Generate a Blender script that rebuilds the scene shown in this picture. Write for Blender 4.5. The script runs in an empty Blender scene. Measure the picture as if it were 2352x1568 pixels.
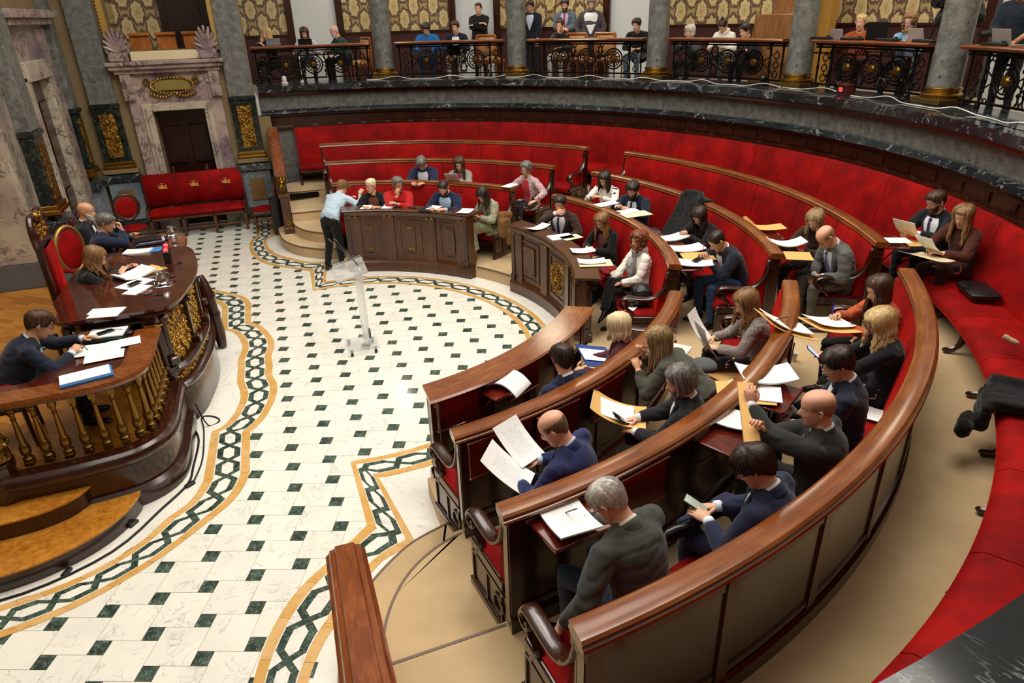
import bpy, bmesh, math, random
from math import sin, cos, pi, radians as RAD, degrees, sqrt, atan2, acos, asin, floor
from mathutils import Vector as V, Matrix, noise, Quaternion
random.seed(7)
COL = bpy.context.scene.collection

# ------------------------------------------------------------------ tagging
def tag(o, label=None, cat=None, group=None, kind=None):
    if label: o['label'] = label
    if cat: o['category'] = cat
    if group: o['group'] = group
    if kind: o['kind'] = kind
    return o
def thing(name, label, cat, loc=(0, 0, 0), rz=0, group=None):
    o = bpy.data.objects.new(name, None); COL.objects.link(o)
    o.empty_display_size = .1
    o.location = loc; o.rotation_euler = (0, 0, rz)
    return tag(o, label, cat, group)
def copy_tree(o, parent=None):
    c = o.copy(); COL.objects.link(c)
    if parent is not None: c.parent = parent
    for ch in list(o.children): copy_tree(ch, c)
    return c

# ------------------------------------------------------------------ mesh builder
class MB:
    def __init__(s): s.v = []; s.f = []; s.mi = []; s.m = 0; s.M = None
    def add(s, vs, fs):
        n = len(s.v)
        if s.M is not None: vs = [s.M @ V(p) for p in vs]
        s.v += [tuple(p) for p in vs]
        s.f += [tuple(i + n for i in f) for f in fs]; s.mi += [s.m] * len(fs)
        return n
    def box(s, c, d, rz=0, R=None):
        x, y, z = d[0] / 2, d[1] / 2, d[2] / 2
        vs = [V((i * x, j * y, k * z)) for k in (-1, 1) for j in (-1, 1) for i in (-1, 1)]
        if rz: R = Matrix.Rotation(rz, 3, 'Z')
        if R is not None: vs = [R @ p for p in vs]
        c = V(c); vs = [p + c for p in vs]
        s.add(vs, [(0, 2, 3, 1), (4, 5, 7, 6), (0, 1, 5, 4), (2, 6, 7, 3), (0, 4, 6, 2), (1, 3, 7, 5)])
    def bbox(s, c, d, b=.01, rz=0, R=None):
        # box with chamfered edges
        x, y, z = d[0] / 2, d[1] / 2, d[2] / 2
        b = min(b, x * .9, y * .9, z * .9)
        rings = [(-z, b), (-z + b, 0), (z - b, 0), (z, b)]
        vs = []
        for zz, i in rings:
            xx, yy = x - i, y - i; k = b - i if i < b else 0
            k = b * .7
            vs += [V((xx, -yy + k, zz)), V((xx, yy - k, zz)), V((xx - k, yy, zz)), V((-xx + k, yy, zz)), V((-xx, yy - k, zz)), V((-xx, -yy + k, zz)), V((-xx + k, -yy, zz)), V((xx - k, -yy, zz))]
        if rz: R = Matrix.Rotation(rz, 3, 'Z')
        if R is not None: vs = [R @ p for p in vs]
        c = V(c); vs = [p + c for p in vs]
        fs = [tuple(range(7, -1, -1)), tuple(range(24, 32))]
        for a in range(3):
            for i in range(8): fs.append((a * 8 + i, a * 8 + (i + 1) % 8, a * 8 + 8 + (i + 1) % 8, a * 8 + 8 + i))
        s.add(vs, fs)
    def prism(s, poly, z0, z1):
        n = len(poly)
        area = sum(poly[i][0] * poly[(i + 1) % n][1] - poly[(i + 1) % n][0] * poly[i][1] for i in range(n))
        if area < 0: poly = poly[::-1]
        vs = [(x, y, z0) for x, y in poly] + [(x, y, z1) for x, y in poly]
        fs = [tuple(range(n - 1, -1, -1)), tuple(range(n, 2 * n))]
        for i in range(n): fs.append((i, (i + 1) % n, n + (i + 1) % n, n + i))
        s.add(vs, fs)
    def loft(s, rings, closed=True, cap=True):
        n = len(rings[0]); vs = [p for r in rings for p in r]; fs = []
        for a in range(len(rings) - 1):
            for i in range(n if closed else n - 1):
                j = (i + 1) % n
                fs.append((a * n + i, a * n + j, (a + 1) * n + j, (a + 1) * n + i))
        if cap and closed:
            fs.append(tuple(range(n - 1, -1, -1))); k = (len(rings) - 1) * n
            fs.append(tuple(range(k, k + n)))
        s.add(vs, fs)
    def arc(s, prof, a0, a1, n=24, cap=True):
        """closed profile [(r,z)] swept about the z axis; a0,a1 angles (deg) or functions of r"""
        f0 = a0 if callable(a0) else (lambda r: a0)
        f1 = a1 if callable(a1) else (lambda r: a1)
        rings = []
        for k in range(n + 1):
            t = k / n; ring = []
            for r, z in prof:
                a = RAD(f0(r) + (f1(r) - f0(r)) * t); ring.append((r * cos(a), r * sin(a), z))
            rings.append(ring)
        s.loft(rings, True, cap)
    def lathe(s, prof, c=(0, 0, 0), n=20, ax=None):
        rings = []
        for r, z in prof:
            rings.append([V((max(r, 1e-4) * cos(2 * pi * i / n), max(r, 1e-4) * sin(2 * pi * i / n), z)) for i in range(n)])
        if ax is not None:
            q = V((0, 0, 1)).rotation_difference(V(ax)).to_matrix()
            rings = [[q @ p for p in r] for r in rings]
        c = V(c); rings = [[p + c for p in r] for r in rings]
        s.loft(rings)
    def tube(s, pts, rad, n=8, flat=None, up=None):
        """tube along points; rad number/list; flat = (a,b) multipliers of the two section axes"""
        pts = [V(p) for p in pts]; m = len(pts)
        if not isinstance(rad, (list, tuple)): rad = [rad] * m
        rings = []; ref = None
        for i, p in enumerate(pts):
            t = (pts[min(i + 1, m - 1)] - pts[max(i - 1, 0)])
            if t.length < 1e-9: t = V((0, 0, 1))
            t.normalize()
            if ref is None:
                u = V(up) if up is not None else (V((0, 0, 1)) if abs(t.z) < .9 else V((1, 0, 0)))
                ref = u
            a = ref - t * ref.dot(t)
            if a.length < 1e-6: a = t.orthogonal()
            a.normalize(); b = t.cross(a); ref = a
            fa, fb = flat if flat else (1, 1)
            rings.append([p + a * (cos(2 * pi * k / n) * rad[i] * fa) + b * (sin(2 * pi * k / n) * rad[i] * fb) for k in range(n)])
        s.loft(rings)
    def sweep(s, prof, pts, up=(0, 0, 1), cap=True):
        """2-D closed profile (side,up) along a path with fixed up"""
        pts = [V(p) for p in pts]; m = len(pts); rings = []
        for i, p in enumerate(pts):
            t = pts[min(i + 1, m - 1)] - pts[max(i - 1, 0)]; t.normalize()
            u = V(up); u = (u - t * u.dot(t)); u.normalize(); sd = t.cross(u)
            rings.append([p + sd * a + u * b for a, b in prof])
        s.loft(rings, True, cap)
    def sph(s, c, r, n=12, m=8, R=None):
        if not isinstance(r, (tuple, list)): r = (r, r, r)
        rings = []
        for j in range(m + 1):
            th = -pi / 2 + pi * j / m; k = max(cos(th), 1e-3)
            ring = [V((r[0] * k * cos(2 * pi * i / n), r[1] * k * sin(2 * pi * i / n), r[2] * sin(th))) for i in range(n)]
            if R is not None: ring = [R @ p for p in ring]
            rings.append([p + V(c) for p in ring])
        s.loft(rings)
    def torus(s, c, R, r, n=20, m=8, ax=(0, 0, 1)):
        q = V((0, 0, 1)).rotation_difference(V(ax)).to_matrix(); c = V(c); vs = []; fs = []
        for i in range(n):
            a = 2 * pi * i / n
            for j in range(m):
                b = 2 * pi * j / m
                vs.append(q @ V(((R + r * cos(b)) * cos(a), (R + r * cos(b)) * sin(a), r * sin(b))) + c)
        for i in range(n):
            for j in range(m):
                fs.append((i * m + j, ((i + 1) % n) * m + j, ((i + 1) % n) * m + (j + 1) % m, i * m + (j + 1) % m))
        s.add(vs, fs)
    def grid(s, fn, nu, nv):
        vs = [fn(i / nu, j / nv) for j in range(nv + 1) for i in range(nu + 1)]
        fs = [(j * (nu + 1) + i, j * (nu + 1) + i + 1, (j + 1) * (nu + 1) + i + 1, (j + 1) * (nu + 1) + i) for j in range(nv) for i in range(nu)]
        s.add(vs, fs)
    def slab(s, fn, nu, nv, th):
        """curved sheet with thickness: fn(u,v)->point, thickness along normal approx z"""
        top = [V(fn(i / nu, j / nv)) for j in range(nv + 1) for i in range(nu + 1)]
        bot = [p - V((0, 0, th)) for p in top]; N = len(top); W = nu + 1
        fs = []
        for j in range(nv):
            for i in range(nu):
                a = j * W + i; fs.append((a, a + 1, a + W + 1, a + W)); fs.append((N + a, N + a + W, N + a + W + 1, N + a + 1))
        for i in range(nu):
            fs.append((i + 1, i, N + i, N + i + 1)); k = nv * W + i; fs.append((k, k + 1, N + k + 1, N + k))
        for j in range(nv):
            a = j * W; fs.append((a, a + W, N + a + W, N + a)); a += nu; fs.append((a + W, a, N + a, N + a + W))
        s.add(top + bot, fs)
    def mesh(s, name, mats, smooth=None):
        me = bpy.data.meshes.new(name)
        me.from_pydata([tuple(v) for v in s.v], [], s.f)
        if not isinstance(mats, (list, tuple)): mats = [mats]
        for m in mats: me.materials.append(m)
        if len(mats) > 1:
            me.polygons.foreach_set('material_index', s.mi)
        if smooth is not None and smooth is not False:
            me.polygons.foreach_set('use_smooth', [True] * len(me.polygons))
            if smooth is not True:
                try: me.set_sharp_from_angle(angle=RAD(smooth))
                except Exception: pass
        me.update()
        return me
    def build(s, name, mats, parent=None, smooth=None, fix=True, world=True):
        me = s.mesh(name, mats, smooth)
        if fix:
            bm = bmesh.new(); bm.from_mesh(me)
            bmesh.ops.recalc_face_normals(bm, faces=bm.faces); bm.to_mesh(me); bm.free()
        o = bpy.data.objects.new(name, me); COL.objects.link(o)
        if parent is not None:
            o.parent = parent
            if world: o.matrix_parent_inverse = parent.matrix_basis.inverted() if parent.parent is None else (parent.parent.matrix_basis @ parent.matrix_parent_inverse @ parent.matrix_basis).inverted() if False else world_of(parent).inverted()
        return o
def world_of(o):
    if o.parent is None: return o.matrix_basis.copy()
    return world_of(o.parent) @ o.matrix_parent_inverse @ o.matrix_basis
def struct(name, mb, mats, smooth=None, fix=True):
    return tag(mb.build(name, mats, None, smooth, fix), kind='structure')

# ------------------------------------------------------------------ materials
def lin(c):
    if isinstance(c, str):
        c = c.lstrip('#'); c = [int(c[i:i + 2], 16) / 255 for i in (0, 2, 4)]
    return tuple((x / 12.92 if x <= .04045 else ((x + .055) / 1.055) ** 2.4) for x in c) + (1,)
class NT:
    def __init__(s, name):
        s.m = bpy.data.materials.new(name); s.m.use_nodes = True
        s.t = s.m.node_tree; s.b = s.t.nodes['Principled BSDF']; s._c = None
    def n(s, ty, **k):
        nd = s.t.nodes.new(ty)
        for a, b in k.items():
            if hasattr(nd, a): setattr(nd, a, b)
            else: nd.inputs[a].default_value = b
        return nd
    def l(s, a, b): s.t.links.new(a, b)
    def co(s, kind='Object'):
        if s._c is None: s._c = s.n('ShaderNodeTexCoord')
        return s._c.outputs[kind]
    def noise(s, scale, detail=4, rough=.55, vec=None, dist=0, out='Fac'):
        nd = s.n('ShaderNodeTexNoise'); nd.inputs['Scale'].default_value = scale; nd.inputs['Detail'].default_value = detail
        nd.inputs['Roughness'].default_value = rough; nd.inputs['Distortion'].default_value = dist
        s.l(vec if vec is not None else s.co(), nd.inputs['Vector']); return nd.outputs[out]
    def ramp(s, fac, stops):
        nd = s.n('ShaderNodeValToRGB'); e = nd.color_ramp.elements
        while len(e) > 1: e.remove(e[-1])
        e[0].position = stops[0][0]; e[0].color = lin(stops[0][1])
        for p, c in stops[1:]:
            x = e.new(p); x.color = lin(c)
        s.l(fac, nd.inputs[0]); return nd.outputs[0]
    def math(s, op, a, b=None, c=None):
        nd = s.n('ShaderNodeMath'); nd.operation = op
        for i, x in enumerate((a, b, c)):
            if x is None: continue
            if isinstance(x, (int, float)): nd.inputs[i].default_value = x
            else: s.l(x, nd.inputs[i])
        return nd.outputs[0]
    def mix(s, fac, a, b):
        nd = s.n('ShaderNodeMix'); nd.data_type = 'RGBA'
        for i, x in ((0, fac), (6, a), (7, b)):
            if isinstance(x, (int, float)): nd.inputs[i].default_value = x
            elif isinstance(x, (str, tuple)): nd.inputs[i].default_value = lin(x) if isinstance(x, str) else x
            else: s.l(x, nd.inputs[i])
        return nd.outputs[2]
    def map(s, scale=(1, 1, 1), rot=(0, 0, 0), vec=None):
        nd = s.n('ShaderNodeMapping'); nd.inputs['Scale'].default_value = scale; nd.inputs['Rotation'].default_value = rot
        s.l(vec if vec is not None else s.co(), nd.inputs[0]); return nd.outputs[0]
    def bump(s, h, st=.3, d=.01):
        nd = s.n('ShaderNodeBump'); nd.inputs['Strength'].default_value = st; nd.inputs['Distance'].default_value = d
        s.l(h, nd.inputs['Height']); s.l(nd.outputs[0], s.b.inputs['Normal'])
    def col(s, x):
        if isinstance(x, (str, tuple, list)): s.b.inputs['Base Color'].default_value = lin(x)
        else: s.l(x, s.b.inputs['Base Color'])
    def set(s, **k):
        for a, v in k.items():
            s.b.inputs[a.replace('_', ' ')].default_value = v
        return s
_M = {}
def plain(c, rough=.6, metal=0, coat=0, sheen=0, name=None, var=.0, emit=None, es=1, bump=0, bs=60, trans=0, alpha=1, spec=.5):
    key = (str(c), rough, metal, coat, sheen, var, str(emit), es, bump, bs, trans, alpha, spec)
    if key in _M: return _M[key]
    t = NT(name or 'mat'); t.col(c); t.set(Roughness=rough, Metallic=metal, Coat_Weight=coat, Sheen_Weight=sheen, Transmission_Weight=trans, Alpha=alpha, Specular_IOR_Level=spec)
    if coat: t.b.inputs['Coat Roughness'].default_value = .12
    if var:
        f = t.noise(9, 4)
        c2 = lin(c); d = tuple(x * (1 - var) for x in c2[:3]) + (1,); u = tuple(min(1, x * (1 + var)) for x in c2[:3]) + (1,)
        t.col(t.mix(f, d, u))
    if bump: t.bump(t.noise(bs, 3), bump, .004)
    if emit is not None:
        t.b.inputs['Emission Color'].default_value = lin(emit); t.b.inputs['Emission Strength'].default_value = es
    _M[key] = t.m; return t.m
def wood(name, dark, mid, light, rough=.25, coat=.5, scale=3.0, stretch=(1, 1, .12), spec=.5, polar=False):
    t = NT(name)
    if polar:
        sp = t.n('ShaderNodeSeparateXYZ'); t.l(t.co(), sp.inputs[0]); cb = t.n('ShaderNodeCombineXYZ')
        x, y = sp.outputs[0], sp.outputs[1]; r_ = t.math('SQRT', t.math('ADD', t.math('MULTIPLY', x, x), t.math('MULTIPLY', y, y)))
        t.l(t.math('MULTIPLY', r_, 1.4), cb.inputs[0]); t.l(t.math('MULTIPLY', t.math('ARCTAN2', y, x), .55), cb.inputs[1]); t.l(sp.outputs[2], cb.inputs[2]); v = cb.outputs[0]
    else: v = t.map(stretch)
    n1 = t.noise(scale * 8, 6, .6, v, .6); n2 = t.noise(scale * .9, 3, .5)
    f = t.math('ADD', t.math('MULTIPLY', n1, .6), t.math('MULTIPLY', n2, .4))
    t.col(t.ramp(f, [(.32, dark), (.5, mid), (.68, light)])); t.set(Roughness=rough, Coat_Weight=coat, Coat_Roughness=.14, Specular_IOR_Level=spec)
    t.bump(n1, .06, .003); return t.m
def marble(name, base, cloud, vein, scale=3, vw=.02, rough=.12, vmix=1.0, dist=1.2, island=False, coat=0):
    t = NT(name); vec = t.co()
    if island:
        g = t.n('ShaderNodeNewGeometry'); cx = t.n('ShaderNodeCombineXYZ')
        r = t.math('MULTIPLY', g.outputs['Random Per Island'], 60.0)
        t.l(r, cx.inputs[0]); t.l(t.math('MULTIPLY', r, .7), cx.inputs[2])
        ad = t.n('ShaderNodeVectorMath'); ad.operation = 'ADD'; t.l(vec, ad.inputs[0]); t.l(cx.outputs[0], ad.inputs[1]); vec = ad.outputs[0]
    n1 = t.noise(scale, 5, .6, vec, dist)
    v = t.math('ABSOLUTE', t.math('SUBTRACT', n1, .5))
    m = t.n('ShaderNodeMapRange'); m.inputs['From Min'].default_value = 0; m.inputs['From Max'].default_value = vw
    m.inputs['To Min'].default_value = 1; m.inputs['To Max'].default_value = 0; t.l(v, m.inputs['Value'])
    n2 = t.noise(scale * .6, 4, .5, vec)
    c = t.mix(t.ramp(n2, [(.4, '#000000'), (.65, '#ffffff')]), base, cloud)
    mm = t.math('MULTIPLY', m.outputs[0], t.math('MULTIPLY', t.ramp(t.noise(scale * 1.7, 2, .5, vec), [(.4, '#000000'), (.6, '#ffffff')]), vmix))
    c = t.mix(mm, c, vein); t.col(c); t.set(Roughness=rough, Coat_Weight=coat); return t.m
def velvet(name, c1, c2, c3):
    t = NT(name); n = t.noise(2.2, 4, .6)
    t.col(t.ramp(n, [(.34, c1), (.5, c2), (.64, c3)])); t.set(Roughness=.75, Sheen_Weight=.55, Sheen_Roughness=.32, Specular_IOR_Level=.15)
    t.b.inputs['Sheen Tint'].default_value = lin('#ff3020'); t.bump(t.noise(300, 2), .15, .002); return t.m

W_DARK = wood('mahogany dark', '#1c0905', '#2f1209', '#431c0f', .24, .45)
W_RAIL = wood('mahogany rail', '#5a290c', '#7a4018', '#965a2a', .2, .6, 3.5, polar=True)
W_DESK = wood('desk walnut', '#38200f', '#4c2b16', '#623a20', .3, .3)
W_FLAP = wood('polished cherry', '#3c0d05', '#581509', '#742010', .14, .7)
W_TOP = wood('glossy table mahogany', '#2c1009', '#43180c', '#5c2613', .1, .8)
W_LIGHT = wood('orange wood rail', '#5c2a12', '#7d3f1c', '#9b562b', .2, .6, 2.2, (2.2, .10, 1.2))
W_PARQ = None
RED = velvet('red velvet', '#6c0303', '#850505', '#9d0a08')
RED2 = RED
MAR_W = marble('white marble tile', '#efece0', '#e6e3d8', '#b4b2aa', 3.2, .018, .14, .8, 1.6, True)
MAR_WA = marble('white marble apron', '#efece1', '#e6e3da', '#b9b8b2', 2.2, .02, .15, .7, 1.5)
MAR_G = marble('green marble', '#24332a', '#42564a', '#9db0a3', 14, .04, .12, .6, 2.0, True)
MAR_G2 = marble('dark green marble', '#0f1613', '#1c2723', '#6b7f76', 7, .02, .14, .7, 2.0)
MAR_Y = marble('yellow marble', '#d3a257', '#dcb479', '#b5742c', 5, .03, .16, .5, 1.2, True)
MAR_K = marble('black marble white veins', '#1c1f21', '#30363a', '#b9bdc0', 1.9, .012, .12, .9, 2.0)
MAR_P = marble('violet breccia marble', '#ad998f', '#7f6b74', '#332a33', 2.6, .075, .2, .9, 3.0)
MAR_C = marble('cream breccia marble', '#bdb09c', '#9a8c84', '#40383f', 2.6, .06, .2, .9, 2.5)
MAR_S = marble('blue grey marble', '#5d6970', '#7d888c', '#a4afb2', 3.0, .03, .2, .6, 1.5)
BASEG = plain('#5f6164', .5, name='grey stone base', var=.1)
def granite():
    t = NT('grey granite'); n = t.noise(70, 5, .7); n2 = t.noise(9, 4, .6)
    c = t.ramp(t.math('ADD', t.math('MULTIPLY', n, .55), t.math('MULTIPLY', n2, .45)), [(.38, '#4a4a48'), (.5, '#666763'), (.6, '#7f7f79')])
    sp = t.ramp(t.noise(13, 3, .5, None, .5), [(.27, '#ffffff'), (.31, '#000000')])
    t.col(t.mix(sp, c, '#2d2f31')); t.set(Roughness=.35); return t.m
GRAN = granite()
GOLD = plain('#a8813a', .3, 1, name='gilt', bump=.5, bs=30)
GOLD_B = plain('#c79a35', .22, 1, name='bright gilt')
BRONZE = NT('gilt bronze relief')
BRONZE.col(BRONZE.ramp(BRONZE.noise(22, 4), [(.35, '#4b3413'), (.5, '#8d6526'), (.65, '#caa04a')])); BRONZE.set(Roughness=.35, Metallic=.85)
BRONZE.bump(BRONZE.noise(26, 3), 1.0, .02); BRONZE = BRONZE.m
BALU = plain('#7d5c26', .32, .9, name='antique brass', bump=.4, bs=50)
SILVER = plain('#d8d8dc', .08, 1, name='silver')
IRON = plain('#0f0d0c', .35, .6, name='black iron')
OCHRE = plain('#7f6b49', .7, name='ochre plaster', var=.12)
CREAMW = plain('#d9c9a4', .6, name='cream plaster')
WHITEP = plain('#cfd4d6', .6, name='white panel')
DOORW = wood('dark door wood', '#140605', '#240d0a', '#36170f', .3, .3)
def carpet():
    t = NT('beige carpet'); n = t.noise(1.1, 5, .6); t.col(t.ramp(n, [(.3, '#b99d76'), (.55, '#ccb087'), (.75, '#d8bf98')]))
    t.set(Roughness=.95, Sheen_Weight=.2, Specular_IOR_Level=.1); t.bump(t.noise(400, 2), .3, .003); return t.m
CARPET = carpet()
RISER = plain('#8d6f55', .9, name='carpet riser', var=.08)
def parquet():
    t = NT('herringbone parquet')
    br = t.n('ShaderNodeTexBrick'); t.l(t.map((1, 1, 1), (0, 0, RAD(38))), br.inputs['Vector'])
    br.inputs['Scale'].default_value = 3.2; br.inputs['Color1'].default_value = lin('#9a5f1c'); br.inputs['Color2'].default_value = lin('#c48431'); br.inputs['Mortar'].default_value = lin('#5e3510')
    br.inputs['Mortar Size'].default_value = .004; br.inputs['Brick Width'].default_value = 1.2; br.inputs['Row Height'].default_value = .3
    t.col(t.mix(t.math('MULTIPLY', t.noise(9, 5), .35), br.outputs[0], '#8a4f14')); t.set(Roughness=.3, Coat_Weight=.3); return t.m
PARQ = parquet()
PARQ2 = wood('curved step wood', '#8a5014', '#b57526', '#cf9340', .22, .5, 2)
def damask():
    t = NT('damask wallpaper'); sp = t.n('ShaderNodeSeparateXYZ'); t.l(t.co(), sp.inputs[0])
    ang = t.math('ARCTAN2', sp.outputs[1], sp.outputs[0]); u = t.math('MULTIPLY', ang, 11.0 / .5); v = t.math('MULTIPLY', sp.outputs[2], 1 / .62)
    def cell(du, dv):
        a = t.math('SUBTRACT', t.math('FRACT', t.math('ADD', u, 50 + du)), .5); b = t.math('SUBTRACT', t.math('FRACT', t.math('ADD', v, 50 + dv)), .5)
        aa = t.math('MULTIPLY', a, 1.9); bb = t.math('MULTIPLY', b, 1.35)
        d = t.math('SQRT', t.math('ADD', t.math('MULTIPLY', aa, aa), t.math('MULTIPLY', bb, bb)))
        th = t.math('ARCTAN2', bb, aa); w = t.math('MULTIPLY', t.math('SINE', t.math('MULTIPLY', th, 7)), .03)
        return t.math('ADD', d, w)
    d = t.math('MINIMUM', cell(0, 0), cell(.5, .5))
    d = t.math('ADD', d, t.math('MULTIPLY', t.math('SUBTRACT', t.noise(26, 4, .7), .5), .42))
    t.col(t.ramp(d, [(.1, '#a88f5c'), (.17, '#cdb987'), (.24, '#a58d5d'), (.3, '#cdb987'), (.43, '#c3ae7c'), (.47, '#5d4536'), (.58, '#5a4334'), (.62, '#a38b5c')]))
    t.set(Roughness=.55); return t.m
DAMASK = damask()
BORDO = plain('#370b0c', .6, name='burgundy dado', var=.15)
def paper():
    t = NT('printed paper'); sp = t.n('ShaderNodeSeparateXYZ'); t.l(t.co(), sp.inputs[0])
    x, y = sp.outputs[0], sp.outputs[1]
    line = t.math('LESS_THAN', t.math('FRACT', t.math('MULTIPLY', y, 130)), .42)
    ax = t.math('LESS_THAN', t.math('ABSOLUTE', x), .078); ay = t.math('LESS_THAN', t.math('ABSOLUTE', y), .118)
    nz = t.n('ShaderNodeTexNoise'); nz.inputs['Scale'].default_value = 1; t.l(t.map((150, 30, 1)), nz.inputs['Vector'])
    w = t.math('GREATER_THAN', nz.outputs[0], .47)
    f = t.math('MULTIPLY', t.math('MULTIPLY', line, w), t.math('MULTIPLY', ax, ay))
    t.col(t.mix(t.math('MULTIPLY', f, .42), '#f3f3f1', '#60646a')); t.set(Roughness=.7, Specular_IOR_Level=.2); return t.m
PAPER = paper()
WPAPER = plain('#f2f2ef', .7, name='blank paper')
MANILA = plain('#dcae66', .7, name='manila card', var=.05)
CREAMP = plain('#e9dcb6', .7, name='cream folder')
# ------------------------------------------------------------------ constants (metres, origin = centre of the hemicycle, x = its axis)
F0, F1, F2, F3, F4, FG, FD = 0, .20, .40, .58, .76, 2.64, .51
LEDGE = 2.81
RR = {1: 4.48, 2: 5.62, 3: 6.70}; TOPZ = {1: 1.36, 2: 1.54, 3: 1.72}; FL = {1: F1, 2: F2, 3: F3, 4: F4}
XE = .70
def pol(r, a, z=0): return V((r * cos(RAD(a)), r * sin(RAD(a)), z))
AIS = 30.5; AHW = .43
def lim(sec, r, ins=0):
    """angular limits (deg) of a sector at radius r"""
    e = degrees(acos((XE + ins) / r)); d = degrees(asin((AHW + ins) / r))
    if sec == 'far': return AIS + d, e
    if sec == 'mid': return -AIS + d, AIS - d
    return -e, -AIS - d
def f0(sec, ins=0): return lambda r: lim(sec, r, ins)[0]
def f1(sec, ins=0): return lambda r: lim(sec, r, ins)[1]

# ---- tiled hall floor
u0 = V((.32034189, -.11977092, 0)); w0 = V((.11977092, .32034189, 0)); O = V((-.54753231, -2.09920842, 0)); tb = .37
mb = MB(); g = .004
def tquad(cx, cy, h, m):
    mb.m = m; vs = []
    for a, b in ((-1, -1), (1, -1), (1, 1), (-1, 1)):
        p = O + u0 * (cx + a * (h - g)) + w0 * (cy + b * (h - g)); vs.append((p.x, p.y, 0))
    mb.add(vs, [(0, 1, 2, 3)])
for i in range(-40, 41):
    for j in range(-40, 61):
        cx, cy = i - tb * j, tb * i + j
        p = O + u0 * cx + w0 * cy
        if not (-4.4 < p.x < 3.9 and -8.2 < p.y < 8.0): continue
        tquad(cx, cy, tb / 2, 1); tquad(cx + tb / 2 + .5, cy + tb / 2 - .5, .5, 0)
mb.m = 2; mb.add([(-6.5, -9.3, -.003), (8.3, -9.3, -.003), (8.3, 8.0, -.003), (-6.5, 8.0, -.003)], [(0, 1, 2, 3)])
struct('floor', mb, [MAR_W, MAR_G, plain('#b9a38c', .7, name='grout')], fix=False)

# ---- marble ribbon with interlaced green chain
def resample(pl, n):
    pl = [V(p) for p in pl]; d = [0]
    for a, b in zip(pl, pl[1:]): d.append(d[-1] + (b - a).length)
    out = []; k = 0
    for i in range(n + 1):
        s = d[-1] * i / n
        while k < len(d) - 2 and d[k + 1] < s: k += 1
        t = (s - d[k]) / max(1e-9, d[k + 1] - d[k]); out.append(pl[k].lerp(pl[k + 1], min(1, max(0, t))))
    return out
def smooth_pl(pts, n=6):
    P = [V(p) for p in pts]; out = []
    for i in range(len(P) - 1):
        p0 = P[max(0, i - 1)]; p1 = P[i]; p2 = P[i + 1]; p3 = P[min(len(P) - 1, i + 2)]
        for k in range(n):
            t = k / n; out.append(.5 * ((2 * p1) + (p2 - p0) * t + (2 * p0 - 5 * p1 + 4 * p2 - p3) * t * t + (3 * p1 - p0 - 3 * p2 + p3) * t ** 3))
    out.append(P[-1]); return out
RIB = MB()
def ribbon(segs, z=.003):
    """segs: list of (outer pts, inner pts) 2-D polylines matching in direction"""
    for outer, inner, cells in segs:
        N = cells * 12; A = resample([(x, y, 0) for x, y in outer], N); B = resample([(x, y, 0) for x, y in inner], N)
        def P(s, t, zz):
            k = max(0, min(N - 1e-6, s * N)); i = int(k); f = k - i
            a = A[i].lerp(A[i + 1], f); b = B[i].lerp(B[i + 1], f); p = a.lerp(b, t); return (p.x, p.y, zz)
        for t0, t1, m, zz in ((0, .205, 0, z), (.205, .795, 1, z), (.795, 1, 0, z)):
            RIB.m = m
            st = 12 if m == 0 else N
            for c in range(cells if m == 0 else 1):
                s0, s1 = (c / cells + (.0009 if m == 0 else 0), (c + 1) / cells) if m == 0 else (0, 1)
                k = 12 if m == 0 else N
                RIB.grid(lambda u, v: P(s0 + (s1 - s0) * u, t0 + (t1 - t0) * v, zz), k, 1)
        RIB.m = 2; a = .20
        def strand(sg, zz):
            w = .072; pts = []
            for c in range(cells):
                sgc = sg * (1 if c % 2 == 0 else -1)
                pts += [((c + .24) / cells, .5 + a * sgc), ((c + .76) / cells, .5 + a * sgc)]
            pts = [(0, .5)] + pts + [(1, .5)]
            for (s0, t0), (s1, t1) in zip(pts, pts[1:]):
                RIB.grid(lambda u, v: P(s0 + (s1 - s0) * u, t0 + (t1 - t0) * u + (v - .5) * 2 * w * (1.0 if t0 == t1 else 1.25), zz), 6, 1)
        strand(1, z + .0016); strand(-1, z + .001)
def arcp(r, a0, a1, n=40): return [(r * cos(RAD(a0 + (a1 - a0) * k / n)), r * sin(RAD(a0 + (a1 - a0) * k / n))) for k in range(n + 1)]
ro, ri = 3.13, 2.755
mir = lambda pl: [(x, -y) for x, y in pl]
def arcv(r, a0, a1, n=90):
    out = []
    for k in range(n + 1):
        a = a0 + (a1 - a0) * k / n; rr = r - .163 * max(0, (abs(a) - 58) / 30) ** 1.3; out.append((rr * cos(RAD(a)), rr * sin(RAD(a))))
    return out
A_, B_, C_, D_ = (.017, -2.59), (.04, -3.63), (.25, -2.96), (.41, -4.02)
ribbon([([A_] + arcv(ri, -87.5, 87.5) + [(A_[0], -A_[1])], [C_] + arcv(ro, -84.0, 84.0) + [(C_[0], -C_[1])], 26)])
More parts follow.
